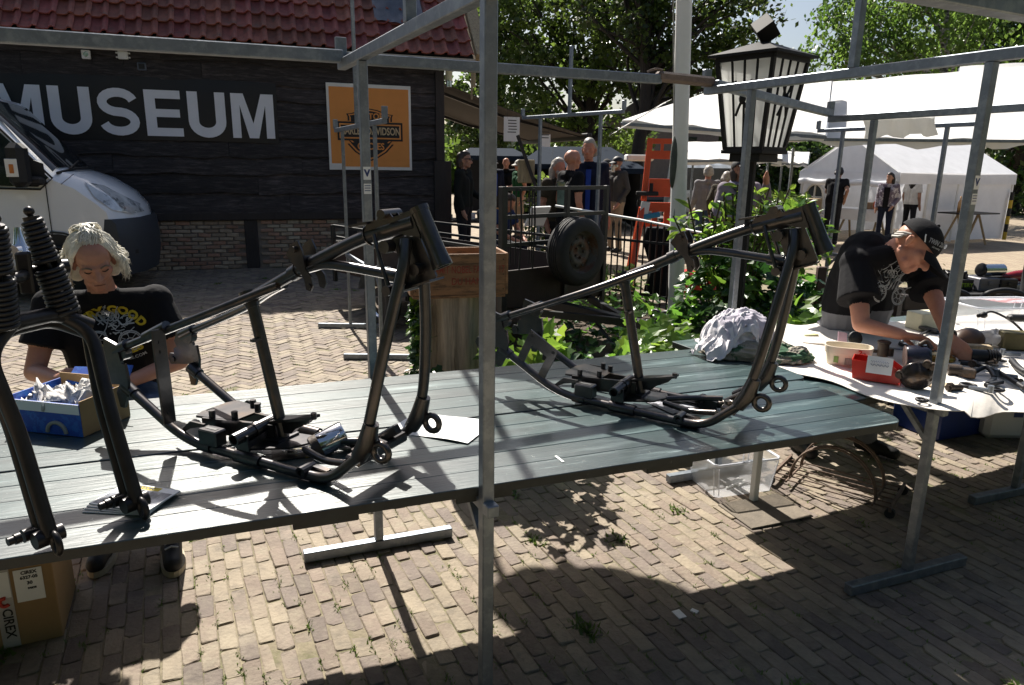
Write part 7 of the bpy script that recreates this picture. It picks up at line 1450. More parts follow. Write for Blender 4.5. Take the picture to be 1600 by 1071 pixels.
b.lathe([(.0, -.055), (.036, -.055), (.039, -.05), (.039, .05), (.036, .055), (.0, .055)], (0, 0, 0), Rr, 20); b.build('body', M['chrome'], cn); b = MB(); b.lathe([(.0395, -.052), (.0395, -.028)], (0, 0, 0), Rr, 20); b.build('printed_band', M['brown_metal'], cn)
b = MB(); b.box((0, 0, .0015), (.21, .15, .003)); single(b, 'printed_leaflet', mat('leaflet print', (.02, .02, .025), .3, 0, .5, 9, c2=(.45, .46, .5), c2s=14, c2t=(.52, .6)), 'dark glossy leaflet lying inside the right frame beside its seat tube', 'leaflet', G(1062, 632, ZT), D(30))
b = MB(); b.tube([V(.04 * math.cos(a), .03 * math.sin(a), .004) for a in np.linspace(0, 6.28, 25)[:-1]], .0025, 5, closed=True); single(b, 'wire_loop', M['chrome'], 'thin wire loop lying on the table inside the right frame', 'wire', G(1100, 632, ZT))
# laundry pile
M['tshirt cloth'] = mat('white cotton', (.66, .64, .66), .9, 0, .08, 6, bump=.5, bscale=22); M['camo'] = mat('green print cloth', (.30, .27, .22), .9, 0, .15, 8, c2=(.035, .10, .05), c2s=7, c2t=(.50, .55), bump=.4)
from mathutils import noise as NZ
def heap(nm, label, r, m, seed, rz, amp, loc, fold=9.0, pw=.8):
    P = []; n, k = 54, 110; o = V(seed * 3.7, seed * 1.3, seed * .7)
    for i in range(n + 1):
        f = i / n; row = []; th = f * math.pi * .56
        for j in range(k + 1):
            a = 2 * math.pi * (j % k) / k; u = V(math.sin(th) * math.cos(a), math.sin(th) * math.sin(a), math.cos(th)); q = u * 1.6 + o
            big = NZ.noise(q * 1.1); wp = V(NZ.noise(q * 1.4 + V(5, 0, 0)), NZ.noise(q * 1.4 + V(0, 7, 0)), NZ.noise(q * 1.4 + V(0, 0, 9)))
            d = V(.8, .5, .3).normalized() if NZ.noise(q * .9 + V(3, 3, 3)) > 0 else V(-.5, .8, .2).normalized()
            ph = (u.dot(d) * fold * .32 + wp.dot(V(1, 1, 1)) * 3.0); rdg = (1 - abs(math.sin(ph))) ** 1.5; fine = 1 - abs(NZ.noise((u + wp * .5) * 5.5 + o)) * 2
            s_ = 1 + amp * (.30 * big + .13 * (rdg - .4) + .035 * (fine - .5))
            row.append(V(r[0] * u.x * s_, r[1] * u.y * s_, max(.003, r[2] * (max(0, u.z) ** pw) * s_ * 1.02 + (.0 if u.z > 0 else 0))))
        P.append(row)
    b = MB(); b.grid(P, True, True); return single(b, nm, m, label, 'cloth', loc, rz, 'cloths heaped on the table end')
def laundry(label, r, seed, rz, loc, nf):
    q = random.Random(seed); B = [((-r[0] * .35, 0, .0), (r[0] * .35, 0, 0), r[1] * .72, r[1] * .72, 0, False), ((-r[0] * .2, 0, r[2] * .35), (r[0] * .2, 0, r[2] * .4), r[1] * .5, r[1] * .5, 0, False)]
    for k in range(46):
        a, e = k * 2.4, math.asin(min(1, (k + .5) / 46)); p = V(r[0] * math.cos(e) * math.cos(a), r[1] * math.cos(e) * math.sin(a), r[2] * math.sin(e)) * .74; B.append((tuple(p), tuple(p + V(.002, 0, 0)), r[2] * .30, r[2] * .30, 0, False))
    for k in range(nf):                                            # rolls and folds wandering over the heap
        a, e = q.uniform(0, 6.28), q.uniform(.05, 1.35); da, de = q.gauss(0, .55), q.gauss(0, .35); w_ = q.uniform(.007, .017); p0 = None
        for j in range(7):
            a += da * .35 + q.gauss(0, .12); e = min(1.45, max(.0, e + de * .3 + q.gauss(0, .08))); f = q.uniform(.97, 1.03)
            p = V(r[0] * math.cos(e) * math.cos(a), r[1] * math.cos(e) * math.sin(a), r[2] * math.sin(e)) * f
            if p0 is not None: B.append((tuple(p0), tuple(p), w_, w_ * q.uniform(.8, 1.15), 0, False))
            p0 = p
    B += [((r[0] * .8 * math.cos(a) * .8, r[1] * .8 * math.sin(a), .0), (r[0] * .9 * math.cos(a), r[1] * .9 * math.sin(a), .0), .03, .012, 0, False) for a in (.3, 1.2, 2.6, 3.5, 4.6, 5.6)]
    o = skin('white_cloth', B, [M['tshirt cloth']], .0045, None, 7, 8); tag(o, label, 'cloth', 'cloths heaped on the table end'); o.location = loc; o.rotation_euler = (0, 0, rz); return o
def draped(label, c, w_, d_, dome, seed, rz, m, loc):
    o_ = V(seed * 2.3, seed * .9, 1.0); P = []
    for j in range(40):
        row = []
        for i in range(56):
            u, v = i / 55 * 2 - 1, j / 39 * 2 - 1; q = V(u, v, 0) * 1.1 + o_; wx, wy = NZ.noise(q * 1.2), NZ.noise(q * 1.2 + V(9, 4, 0))
            x, y = c[0] + w_ * (u * (1 + .16 * wx) + .12 * wy), c[1] + d_ * (v * (1 + .18 * wy) + .10 * math.sin(u * 5 + seed))
            rr = min(1.15, (x / dome[0]) ** 2 + (y / dome[1]) ** 2); h = dome[2] * max(0, 1 - rr) ** .55
            ph = (u * math.cos(seed) + v * math.sin(seed)) * 6.5 + 4.5 * NZ.noise(q * .9) + 1.5 * NZ.noise(q * 2.6); rg = (1 - abs(math.sin(ph))) ** 1.2; ph2 = (u * math.sin(seed * 2) - v * math.cos(seed * 2)) * 9 + 5 * NZ.noise(q * 1.3 + V(2, 2, 7))
            row.append(V(x, y, max(.004, h + .010 + .019 * rg + .009 * (1 - abs(math.sin(ph2))) ** 2 - .012 * min(1, rr))))
        P.append(row)
    o = MB().sheet(P, .0022).build('white_cloth', m, None); tag(o, label, 'cloth', 'cloths heaped on the table end'); o.location = loc; o.rotation_euler = (0, 0, rz); return o
M['lilac cloth'] = mat('lilac cotton', (.50, .47, .54), .9, 0, .08, 6, bump=.5, bscale=22)
lp = G(1160, 556, ZT) + V(.02, .03, 0)
heap('printed_cloth', 'beige and green patterned cloth folded under the white laundry', (.235, .15, .085), M['camo'], 3, D(-8), .7, lp + V(.035, -.02, 0))
laundry('body of the white laundry heap on the table end', (.165, .115, .135), 9, D(12), lp + V(-.03, .03, .04), 60)
draped('wrinkled lilac-grey t-shirt on top of the laundry heap', (.03, .0), .155, .115, (.185, .135, .150), 3.0, D(12), M['lilac cloth'], lp + V(-.025, .03, .046))
draped('wrinkled white t-shirt hanging over the left of the laundry heap', (-.07, -.03), .12, .095, (.190, .14, .148), 5.3, D(4), M['tshirt cloth'], lp + V(-.03, .025, .042))
draped('lower crumpled white t-shirt spilling left out of the laundry heap', (0, 0), .13, .09, (.15, .11, .085), 8.1, D(25), M['tshirt cloth'], lp + V(-.12, -.04, .004))
heap('printed_cloth', 'smaller bundle of green and beige cloth at the corner of the green table', (.10, .085, .06), M['camo'], 14, .4, .8, G(1235, 562, ZT))
# under the table: carton, plastic box, wire rack
cx_ = thing('cardboard_box', 'brown cardboard box with a white printed label and tape under the left table end', 'cardboard box', V(-1.885, 2.135, 0), D(24.5))
b = MB(); b.box((0, .17, .17), (.56, .34, .34), None, .003); b.build('body', M['card'], cx_)
b = MB(); b.box((.125, -.0015, .17), (.052, .002, .335)); b.build('tape', mat('tape', (.42, .40, .38), .35), cx_); b = MB(); b.box((.125, -.0032, .25), (.046, .001, .10)); b.build('tape_patch', M['paper'], cx_)
def txtv(s, size, m, x, z, dx, dz): lettering(s, size, m, cx_, (x, -.0042, z), dx, dz, .0008, .0003)
txtv('CIREX', .042, M['black'], .127, .10, (0, 0, -1), (1, 0, 0))
b = MB(); b.tube([V(.125 + .014 * math.cos(a), -.005, .185 + .016 * math.sin(a)) for a in np.linspace(1.2, 5.6, 12)], .007, 5); b.build('emblem', mat('print red', (.5, .04, .02), .5), cx_)
b = MB(); b.box((.205, -.002, .235), (.085, .002, .125)); b.build('label', M['paper'], cx_)
for s, sz, x, z in (('CIREX', .017, .208, .284), ('6327-05', .016, .207, .265), ('30', .017, .207, .243), ('PARTS', .009, .212, .222)): lettering(s, sz, M['black'], cx_, (x, -.0034, z), (1, 0, .0), (0, 0, 1), .0008, .0003)
b = MB(); b.box((-.10, .16, .345), (.30, .34, .006), rotm(D(6), D(-4), 0)); b.build('lid_flap', M['card'], cx_)
M['clear'] = mat('clear plastic', (.86, .88, .92), .12, 0, .03, 3, alpha=.42, spec=.7)
def tub(name, label, loc, rz, w_, d_, h_, taper=.88, m='clear', th=.004):
    t = thing(name, label, 'plastic box', loc, rz); b = MB()
    R = lambda f: [V(x * (w_ / 2) * (taper + (1 - taper) * f), y * (d_ / 2) * (taper + (1 - taper) * f), .004 + h_ * f) for x, y in ((-1, -.86), (-.9, -1), (.9, -1), (1, -.86), (1, .86), (.9, 1), (-.9, 1), (-1, .86), (-1, -.86))]
    b.grid([R(0), R(.5), R(1)], False, True); b.add(R(0)[:-1], [tuple(range(8))]); b.build('shell', M[m], t)
    b = MB(); e = R(1)[:-1]; b.tube(e, .007, 6, closed=True); [b.bar(e[i] - V(0, 0, .02), R(0)[i] + V(0, 0, .01), .004) for i in range(8)]; b.build('rim', M['frost'], t); return t
M['frost'] = mat('frosted plastic', (.78, .80, .86), .3, 0, .05, 4, alpha=.75)
px1, px2 = G(1120, 783), G(1212, 770); pa = math.atan2((px2 - px1).y, (px2 - px1).x)
tb_ = tub('clear_plastic_box', 'clear plastic box standing on the pavers under the table', (px1 + px2) / 2 + V(-math.sin(pa), math.cos(pa), 0) * .15, pa, .40, .29, .19)
b = MB(); b.box((.05, 0, .012), (.08, .05, .012), rotm(0, 0, .5)); b.cyl((-.06, -.05, .012), (.02, -.02, .014), .006, 6); o = b.build('oddments', M['paper'], None); tag(o, 'few white oddments in the clear box under the table', 'oddments'); o.location = tb_.location; o.rotation_euler = tb_.rotation_euler
lid = MB(); lid.box((0, 0, .008), (.38, .27, .006), None, .003); single(lid, 'box_lid', mat('dirty lid', (.15, .125, .095), .8, 0, .3, 9, bump=.3), 'flat brownish lid on the ground in front of the clear box', 'lid', G(1195, 800), pa + .06)
rk = thing('wire_rack', 'rusty wire rack with hoops on small castors under the table end', 'wire rack', G(1305, 765), D(-38)); ra, rw = .30, .17
for y in (-rw / 2 - .03, -rw / 2, rw / 2, rw / 2 + .03):
    b = MB(); b.tube([V(ra * .72 * math.cos(a), y, .045 + .23 * math.sin(a)) for a in np.linspace(0, math.pi, 19)], .0055, 7); b.build('hoop', M['rust'], rk)
b = MB(); [b.tube([V(-ra, y, .045), V(ra, y, .045)], .004, 6) for y in np.linspace(-.15, .15, 6)]; b.build('wire', M['rust'], rk)
for x in (-ra, -ra * .72, ra * .72, ra): b = MB(); b.tube([V(x, -.17, .043), V(x, .17, .043)], .0065, 7); b.build('cross_wire', M['rust'], rk)
for x in (-ra, ra):
    b = MB(); b.bar((x, -.19, .05), (x, .19, .05), .014, .022); b.build('end_bar', M['rust'], rk)
    for y in (-.17, .17): b = MB(); b.cyl((x - .0, y - .012, .026), (x, y + .012, .026), .025, 14); b.build('castor', M['rubber'], rk)
b = MB(); b.box((0, 0, .003), (.035, .05, .004)); single(b, 'litter_scrap', M['paper'], 'white paper scrap on the shaded pavers, the larger of two', 'litter', G(1061, 961), .4, 'paper scraps on the pavers'); b = MB(); b.box((0, 0, .003), (.02, .028, .004)); single(b, 'litter_scrap', M['paper'], 'tiny white paper scrap on the shaded pavers beside a larger one', 'litter', G(1085, 956), .9, 'paper scraps on the pavers')
# ================================================================ second table with its white cloth
Z2 = .79; o2_ = G(1400, 640, Z2); tb2 = thing('stall_table', 'second stall table under the white cloth at the right', 'table', V(1.33, 2.72, 0), A21 + D(4))
b = MB(); b.box((1.45, .55, Z2 - .022), (2.9, 1.1, .03), None, .004); b.build('top', M['tableedge'], tb2)
b = MB(); b.box((1.45, .55, Z2 - .0055), (2.9, 1.1, .005), None, .002); b.build('painted_surface', M['tabletop'], tb2)
for x in (.25, 2.6):
    for y in (.1, 1.0): b = MB(); b.bar((x, y + (.55 if x < 1 and y < .5 else 0), 0), (x, y + (.55 if x < 1 and y < .5 else 0), Z2 - .04), .035, ch=.003); b.build('leg', M['white'] if x < 1 else M['galv'], tb2)
M['sheetcloth'] = mat('white table cloth', (.70, .66, .60), .9, 0, .05, 4, bump=.3, bscale=14)
fe = [G(x, y, Z2) for x, y in ((1120, 556), (1180, 578), (1240, 590), (1300, 600), (1365, 624), (1420, 636), (1480, 644), (1530, 642), (1570, 630), (1640, 640), (1760, 660))]
be = [G(x, y, Z2) for x, y in ((1225, 516), (1250, 517), (1290, 510), (1330, 506), (1400, 505), (1450, 500), (1510, 495), (1560, 490), (1620, 486), (1720, 480), (1840, 480))]
fe, be = crom(fe, 4), crom(be, 4); P = []
for j in range(15):
    v = j / 14; row = []
    for i in range(len(fe)):
        p = fe[i].lerp(be[i], v); z = Z2 + .008 + .010 * max(0, math.sin(i * .55 + v * 3 + .6 * math.sin(v * 7))) ** 3 + .012 * math.exp(-((v - .25 - .1 * math.sin(i * .4)) / .05) ** 2) * (.5 + .5 * math.sin(i * .3)) + .012 * math.exp(-((v - .75 + .004 * i) / .04) ** 2)
        if j == 0: z = Z2 + .006 - (.045 * max(0, math.sin((i - 24) * .22)) if i > 26 else 0)
        row.append(V(p.x, p.y, z + .034 * max(0, 1 - i / 14)))
    P.append(row)
single(MB().sheet(P, .003), 'table_cloth', M['sheetcloth'], 'rumpled white cloth spread over the second table', 'tablecloth', V(0, 0, 0))
def T2p(px, py, dz=0.0): return G(px, py, Z2 + .014) + V(0, 0, dz)
# red bin
rb_ = thing('red_parts_bin', 'red plastic parts bin with a handwritten white card', 'parts bin', T2p(1372, 592), D(-30)); M['redplastic'] = mat('bin red', (.50, .025, .015), .35, 0, .06, 6)
b = MB(); w_, d_, h_ = .115, .20, .085
side_p = [(-d_ / 2, 0), (d_ / 2 - .02, 0), (d_ / 2, .045), (d_ / 2 - .06, h_), (-d_ / 2 - .01, h_)]
for y in (-w_ / 2, w_ / 2): b = MB(); b.prism(side_p, (0, y - .0015, 0), (1, 0, 0), (0, 0, 1), (0, .003, 0)); [b.bar((x, y, .004), (x, y, h_ - .006), .004, .006) for x in (-.05, -.01, .03)]; b.build('side_wall', M['redplastic'], rb_)
b = MB(); b.box((-.005, 0, .002), (d_ - .02, w_, .004)); b.box((-d_ / 2 - .004, 0, h_ / 2), (.003, w_, h_), rotm(0, D(-7), 0)); b.bar((d_ / 2 - .01, -w_ / 2, .022), (d_ / 2 - .01, w_ / 2, .022), .004, .046); b.build('shell', M['redplastic'], rb_)
b = MB(); b.box((0, -w_ / 2 - .004, .075), (.10, .002, .075), rotm(D(-14), 0, 0)); o = b.build('price_card', M['paper'], None); tag(o, 'white handwritten card stuck on the red parts bin', 'card'); o.matrix_world = Matrix.Translation(rb_.location) @ Matrix.Rotation(D(-30), 4, 'Z')
b = MB()
for l, (z, n) in enumerate(((.092, 8), (.076, 5), (.060, 6))): b.tube([V(-.035 + .07 * i / (n * 3), -w_ / 2 - .0078 - (z - .075) * .25, z + .005 * math.sin(i * 2.1 + l)) for i in range(n * 3 + 1)], .0011, 4)
b.build('handwriting', M['letterblue'], o)
b = MB(); b.cyl((.02, -.03, .03), (.15, .0, .035), .011, 10); b.cyl((.15, 0, .035), (.165, .003, .035), .016, 10); single(b, 'bin_spindle', M['galv'], 'shiny steel spindle lying in the mouth of the red bin', 'metal part', T2p(1378, 590), D(-15), 'used parts on the white cloth')
# white tub with label
tu = thing('margarine_tub', 'white oval plastic tub with a pink card and printed label left of the red bin', 'tub', T2p(1322, 572), D(-22)); b = MB()
def ov(rx, ry, z): return [V(rx * math.copysign(abs(math.cos(a)) ** .6, math.cos(a)), ry * math.copysign(abs(math.sin(a)) ** .6, math.sin(a)), z) for a in np.linspace(0, 6.2832, 33)]
M['tubwhite'] = mat('tub plastic', (.68, .60, .48), .4, 0, .04, 5)
b.grid([ov(.085, .05, .002), ov(.095, .058, .065), ov(.102, .064, .067), ov(.104, .066, .10), ov(.098, .060, .10), ov(.09, .054, .02)], False, True); b.build('shell', M['tubwhite'], tu)
b = MB(); b.box((.01, -.0595, .035), (.045, .0015, .032)); b.build('barcode_patch', mat('label grey', (.25, .25, .22), .6, 0, .5, 60, stretch=(9, 1, .2)), tu); b = MB(); b.box((.058, -.055, .036), (.035, .0015, .03), rotm(0, 0, D(20))); b.box((-.05, -.056, .04), (.02, .0015, .03), rotm(0, 0, D(-14))); b.build('printed_leaf', mat('label green', (.15, .25, .06), .6, 0, .4, 30), tu)
lettering('2,-', .03, M['redplastic'], tu, (.055, -.0665, .083), (1, 0, 0), (0, 0, 1), .001, .0004)
b = MB(); b.box((0, 0, 0), (.05, .003, .05), rotm(D(-20), D(10), 0)); single(b, 'pink_card', mat('pink', (.62, .42, .5), .8), 'small pink card standing in the white tub', 'card', T2p(1312, 560, .105), .2)
b = MB(); b.lathe([(.0, -.008), (.034, -.008), (.036, 0), (.034, .008), (0, .008)], (0, 0, 0), rotm(D(70), D(25), 0), 18); single(b, 'black_disc', M['black'], 'black rubber disc leaning in the white tub', 'disc', T2p(1332, 560, .10))
# metal parts on the cloth
PG = 'used parts on the white cloth'
b = MB(); [b.cyl((x, y, .012), (x, y, h), r, 12) for x, y, h, r in ((.0, 0, .075, .026), (.03, .02, .05, .02), (-.06, 0, .03, .012))]; b.bar((-.10, .0, .03), (.02, .01, .03), .014); b.ball((-.10, 0, .032), .014, 8, 6); b.lathe([(0, .075), (.03, .075), (.032, .085), (.02, .09), (0, .09)], (0, 0, 0), None, 12); single(b, 'carburettor', M['brown_metal'], 'small brown carburettor behind the red bin', 'carburettor', T2p(1378, 560), D(-25), PG)
em = thing('grille_emblem', 'round chrome and black grille badge lying in front of the man hand', 'badge', T2p(1428, 541), D(10)); b = MB(); b.lathe([(0, .012), (.055, .012), (.062, .016), (.072, .012), (.074, 0), (0, 0)], (0, 0, 0), None, 28); b.build('disc', M['blackmetal'], em); b = MB(); b.tube([V(.062 * math.cos(a), .062 * math.sin(a), .017) for a in np.linspace(0, 6.28, 29)[:-1]], .005, 6, closed=True); [b.bar((x, -.05 * math.sqrt(max(0, 1 - (x / .052) ** 2)), .017), (x * .8, .05 * math.sqrt(max(0, 1 - (x / .052) ** 2)), .017), .005) for x in np.linspace(-.042, .042, 8)]; b.build('chrome_ribs', M['chrome'], em)
hdl = thing('headlamp_shell', 'dark blue-black headlamp shell lying on its side on the white cloth', 'headlamp', T2p(1432, 573, .045), D(-20)); b = MB(); Rr = rotm(0, D(86), 0); b.lathe([(.052, -.05), (.055, -.045), (.055, .03), (.045, .05), (.02, .056), (0, .057)], (0, 0, 0), Rr, 24); b.build('shell', mat('enamel', (.018, .02, .035), .25, .2, .3, 12), hdl); b = MB(); b.lathe([(.053, -.052), (.055, -.055), (.05, -.058), (.0, -.05)], (0, 0, 0), Rr, 24); b.build('face', mat('dull pink', (.42, .30, .26), .5), hdl); b = MB(); b.tube(crom([(.05, .0, .045), (.03, .02, .075), (0, .0, .06)]), .01, 7); b.build('bracket', M['brown_metal'], hdl)
hn = thing('horn', 'round brown-black horn with bolts at the front edge of the white cloth', 'horn', T2p(1430, 607, .05), D(-35)); b = MB(); Rr = rotm(D(105), 0, D(15)); b.lathe([(.0, .035), (.025, .033), (.052, .02), (.06, .0), (.066, -.004), (.066, -.016), (.05, -.03), (0, -.035)], (0, 0, 0), Rr, 24); b.build('dome', mat('old horn', (.03, .024, .022), .22, .5, .4, 9, c2=(.10, .06, .03), c2s=8, c2t=(.55, .7)), hn)
for x, z in ((-.065, .0), (.03, .062), (.055, .055)): b = MB(); b.cyl((x, -.015, z), (x, .012, z), .017, 12); b.cyl((x, -.02, z), (x, -.015, z), .009, 8); b.build('bolt', M['brown_metal'], hn)
b = MB(); b.lathe([(.0, .02), (.05, .02), (.068, .012), (.07, .0), (.066, -.008), (0, -.008)], (0, 0, 0), None, 24); single(b, 'brass_cover', mat('brass', (.35, .22, .05), .3, .8, .3, 12), 'round brass cover beside the headlamp shell', 'cover', T2p(1467, 563, .009), 0, PG)
sd = thing('leather_saddle', 'brown leather saddle with a cable, behind the hand of the bending man', 'saddle', T2p(1512, 537), D(20)); b = MB(); P = [[V(.10 * math.cos(a) * math.sin(t) * (1.2 if math.cos(a) < 0 else 1), .075 * math.sin(a) * math.sin(t), .085 * math.cos(t)) for a in np.linspace(0, 6.283, 21)] for t in np.linspace(0, 1.6, 8)]; b.grid(P, True, True); b.build('seat', mat('brown leather', (.07, .035, .018), .4, 0, .2, 9), sd); b = MB(); b.tube([V(.12 * math.cos(a) * (1 if math.cos(a) > 0 else 1.15), .09 * math.sin(a), .006) for a in np.linspace(0, 6.283, 21)[:-1]], .008, 6, closed=True); b.build('rim', M['black'], sd)
b = MB(); b.tube(crom([(0, 0, 0), (.06, .02, .015), (.14, -.04, -.03), (.2, -.12, -.11), (.25, -.18, -.135)], 5), .006, 6); b.ball((0, 0, 0), (.022, .018, .018), 8, 6); b.ball((-.025, 0, -.004), (.012, .012, .012), 8, 6); single(b, 'black_cable', M['black'], 'black cable with a rubber bulb leading from the saddle to the brown box', 'cable', T2p(1530, 530, .135) + V(0, 0, 0), 0)
b = MB(); b.box((0, 0, .045), (.16, .09, .09), None, .006); single(b, 'brass_box', mat('olive box', (.10, .085, .03), .4, .2, .4, 7), 'olive brown metal box at the right edge of the cloth', 'metal box', T2p(1588, 545), D(-15), PG)
b = MB(); b.box((0, 0, .025), (.14, .05, .05), None, .003); single(b, 'wood_block', M['rawwood'], 'light wooden block behind the black cylinder', 'wood block', T2p(1522, 554), D(-12), PG)
b = MB(); b.cyl((-.04, 0, .032), (.03, .0, .032), .030, 16); b.cyl((.03, 0, .032), (.09, .0, .032), .022, 14); [b.cyl((.035 + .012 * i, 0, .032), (.041 + .012 * i, 0, .032), .034, 14) for i in range(4)]; single(b, 'finned_cylinder', M['blackmetal'], 'black finned cylinder lying before the wooden block', 'engine part', T2p(1528, 566), D(-12), PG)
b = MB(); b.cyl((-.05, 0, .03), (.0, 0, .03), .027, 14); b.box((.02, 0, .025), (.07, .05, .04), None, .004); single(b, 'brass_valve', M['brown_metal'], 'brown valve body left of the black lever', 'engine part', T2p(1500, 590), D(-25), PG)
for lb, pts, r_ in (('long black rod lying across the cloth behind the lever', ((1500, 572), (1545, 580), (1600, 612)), .011), ('thin black rod between the hand and the rods', ((1497, 566), (1560, 575)), .005), ('thick black handlebar tube at the right edge of the cloth', ((1580, 570), (1600, 588), (1660, 610)), .015)):
    b = MB(); b.tube(crom([T2p(*p) + V(0, 0, r_ + .004) for p in pts], 4), r_, 10); tag(b.build('black_rod', M['blackmetal'], None), lb, 'rod', 'black rods on the white cloth')
b = MB(); b.tube(crom([T2p(1522, 586) + V(0, 0, .012), T2p(1540, 584) + V(0, 0, .03), T2p(1553, 594) + V(0, 0, .012)], 4), .010, 8); b.bar(T2p(1553, 596) + V(0, 0, .012), T2p(1540, 606) + V(0, 0, .012), .02, .016, ch=.003); b.bar(T2p(1565, 601) + V(0, 0, .012), T2p(1540, 606) + V(0, 0, .012), .02, .016, ch=.003); tag(b.build('brake_lever', M['blackmetal'], None), 'bent black lever with a blunt end near the front of the cloth', 'lever')
b = MB(); b.tube(crom([T2p(1455, 545, .01), T2p(1475, 546, .012), T2p(1480, 540, .02)]), .009, 8); tag(b.build('black_lever', M['black'], None), 'short black handle between the badge and the hand', 'handle'); b = MB(); b.bar(T2p(1438, 516, .02), T2p(1468, 523, .012), .05, .02, ch=.005); tag(b.build('dark_wedge', M['blackmetal'], None), 'dark flat wedge behind the left hand', 'metal part')
b = MB(); b.bar(T2p(1425, 532, .008), T2p(1452, 520, .016), .012, .008); tag(b.build('small_bar', M['black'], None), 'small dark bar between the fist and the wedge', 'metal part')
b = MB(); b.box((0, 0, .004), (.09, .06, .008), rotm(0, 0, .3)); single(b, 'yellow_cloth', mat('pale yellow', (.55, .52, .28), .9), 'pale yellow duster at the left end of the white cloth', 'duster', T2p(1262, 527, .012)); b = MB(); b.sheet([[V(x, y, .012 + .008 * math.sin(x * 30) * math.cos(y * 40)) for x in np.linspace(-.07, .07, 8)] for y in np.linspace(-.04, .04, 6)], .008); single(b, 'folded_napkin', M['sheetcloth'], 'small folded white napkin on the left end of the cloth', 'napkin', T2p(1273, 538, .004), -.2)
for k, (px, py, lb) in enumerate(((1452, 590, 'beige paper ticket under the horn'), (1478, 580, 'beige paper strip behind the leaning post'), (1468, 603, 'beige paper slip at the foot of the leaning post'))):
    b = MB(); b.box((0, 0, .002), (.10, .05, .002)); single(b, 'paper_ticket', mat('manila', (.5, .40, .27), .8), lb, 'ticket', T2p(px, py, .004), -.2 + .1 * k, 'paper tickets on the cloth')
b = MB(); b.box((0, 0, .05), (.20, .12, .10), None, .004); single(b, 'cream_box', mat('cream card', (.58, .56, .42), .7), 'cream cardboard box behind the arm of the bending man', 'box', G(1462, 522, Z2) + V(0, .10, .01), D(15))
tub('clear_plastic_box', 'large clear plastic storage box at the back of the second table', G(1560, 520, Z2) + V(.10, .16, .012), D(8), .56, .34, .13)
b = MB(); b.grid(crumple(0, (.12, .07, .045), 77, .4, 20), True); single(b, 'plastic_bag', clothmat('clear bag', (.75, .74, .74), .45), 'crumpled transparent bag in front of the large clear box', 'plastic bag', T2p(1553, 538, .03), D(-10))
b = MB(); b.bar((-.14, 0, 0), (.16, .03, .0), .05, .035, ch=.01); single(b, 'black_grip', M['black'], 'black grip lying over the rim of the large clear box', 'grip', G(1590, 504, Z2 + .13) + V(.1, 0, .02), D(-10))
b = MB(); b.sheet([[V(x, y, .004 + .01 * math.sin(x * 14 + y * 9)) for x in np.linspace(-.25, .25, 12)] for y in np.linspace(-.08, .08, 5)], .004); single(b, 'red_print_cloth', mat('red print', (.40, .10, .10), .8, 0, .2, 9, c2=(.5, .45, .5), c2s=12, c2t=(.5, .55)), 'red and blue printed magazines behind the clear box', 'magazines', G(1575, 478, Z2) + V(.1, .1, .02), D(-10))
# below and behind the second table
b = MB(); b.box((0, 0, .14), (.5, .36, .28), None, .01); b.box((0, 0, .287), (.53, .39, .03), None, .008); single(b, 'blue_crate', mat('blue crate', (.01, .03, .16), .4), 'dark blue plastic crate under the second table', 'crate', G(1475, 690) + V(.12, .25, 0), A21)
b = MB(); b.box((0, 0, .19), (.62, .4, .38), None, .03); wb_ = single(b, 'white_sack_box', mat('white carton', (.62, .62, .60), .7, 0, .06, 4), 'white carton under the cloth at the right edge', 'carton', G(1595, 693) + V(.12, .26, 0), A21 + D(-22))
b = MB(); b.box((-.12, -.202, .18), (.06, .002, .05)); b.build('printed_mark', M['letterblue'], wb_)
dcx = thing('dark_wooden_crate', 'dark wooden crate of horizontal boards behind the bending man', 'crate', W(1418, 505, 5.2).xy.to_3d(), D(10)); zc_ = W(1418, 455, 5.2).z
for k in range(4): b = MB(); b.box((0, -.15, zc_ - .055 - k * .11), (.36, .02, .10), None, .004); b.build('board', M['trailer'], dcx)
b = MB(); [b.bar((x, y, 0), (x, y, zc_), .045) for x in (-.16, .16) for y in (-.12, .14)]; b.build('corner_post', M['postwood'], dcx); b = MB(); b.box((0, .15, zc_ - .2), (.36, .02, .40)); b.build('back_board', M['trailer'], dcx)
b = MB(); q = W(1278, 470, 5.6); b.bar((0, 0, 0), (0, 0, W(1278, 417, 5.6).z), .07, .05, ch=.006); single(b, 'brown_stake', mat('brown stake', (.06, .03, .025), .7, 0, .3, 6), 'short brown wooden stake left of the bending man', 'stake', V(q.x, q.y, 0))
# third stall table at the back right
q3 = W(1545, 470, 6.6); t3 = thing('black_stall_table', 'black stall table with tool boxes and chrome parts behind the clear box', 'table', V(q3.x + .25, q3.y, 0), D(6)); z3 = W(1545, 457, 6.3).z
b = MB(); b.box((0, 0, z3 - .02), (1.7, .7, .04), None, .004); b.build('top', M['black'], t3)
for x in (-.6, .75):
    for y in (-.3, .3): b = MB(); b.bar((x, y, 0), (x, y, z3 - .04), .04); b.build('leg', M['blackmetal'], t3)
def t3p(px, py=450, Y=6.45): q = W(px, py, Y); return V(q.x, q.y, z3 + .001)
G3 = 'goods on the black table'
for nm, lb, px, w_, d_, h_, m in (('grey_toolbox', 'grey toolbox on the black table right of the leaning post', 1530, .20, .24, .12, mat('tool grey', (.13, .13, .15), .5)), ('black_toolbox', 'black toolbox beside the grey one on the black table', 1560, .17, .24, .115, M['black'])):
    b = MB(); b.box((0, 0, h_ / 2), (w_, d_, h_), None, .008); b.box((0, -d_ / 2 - .004, h_ * .62), (w_ * .9, .006, .006)); b.box((0, -d_ / 2 - .006, h_ * .62), (.04, .01, .03), None, .002); single(b, nm, m, lb, 'toolbox', t3p(px), D(6), G3)
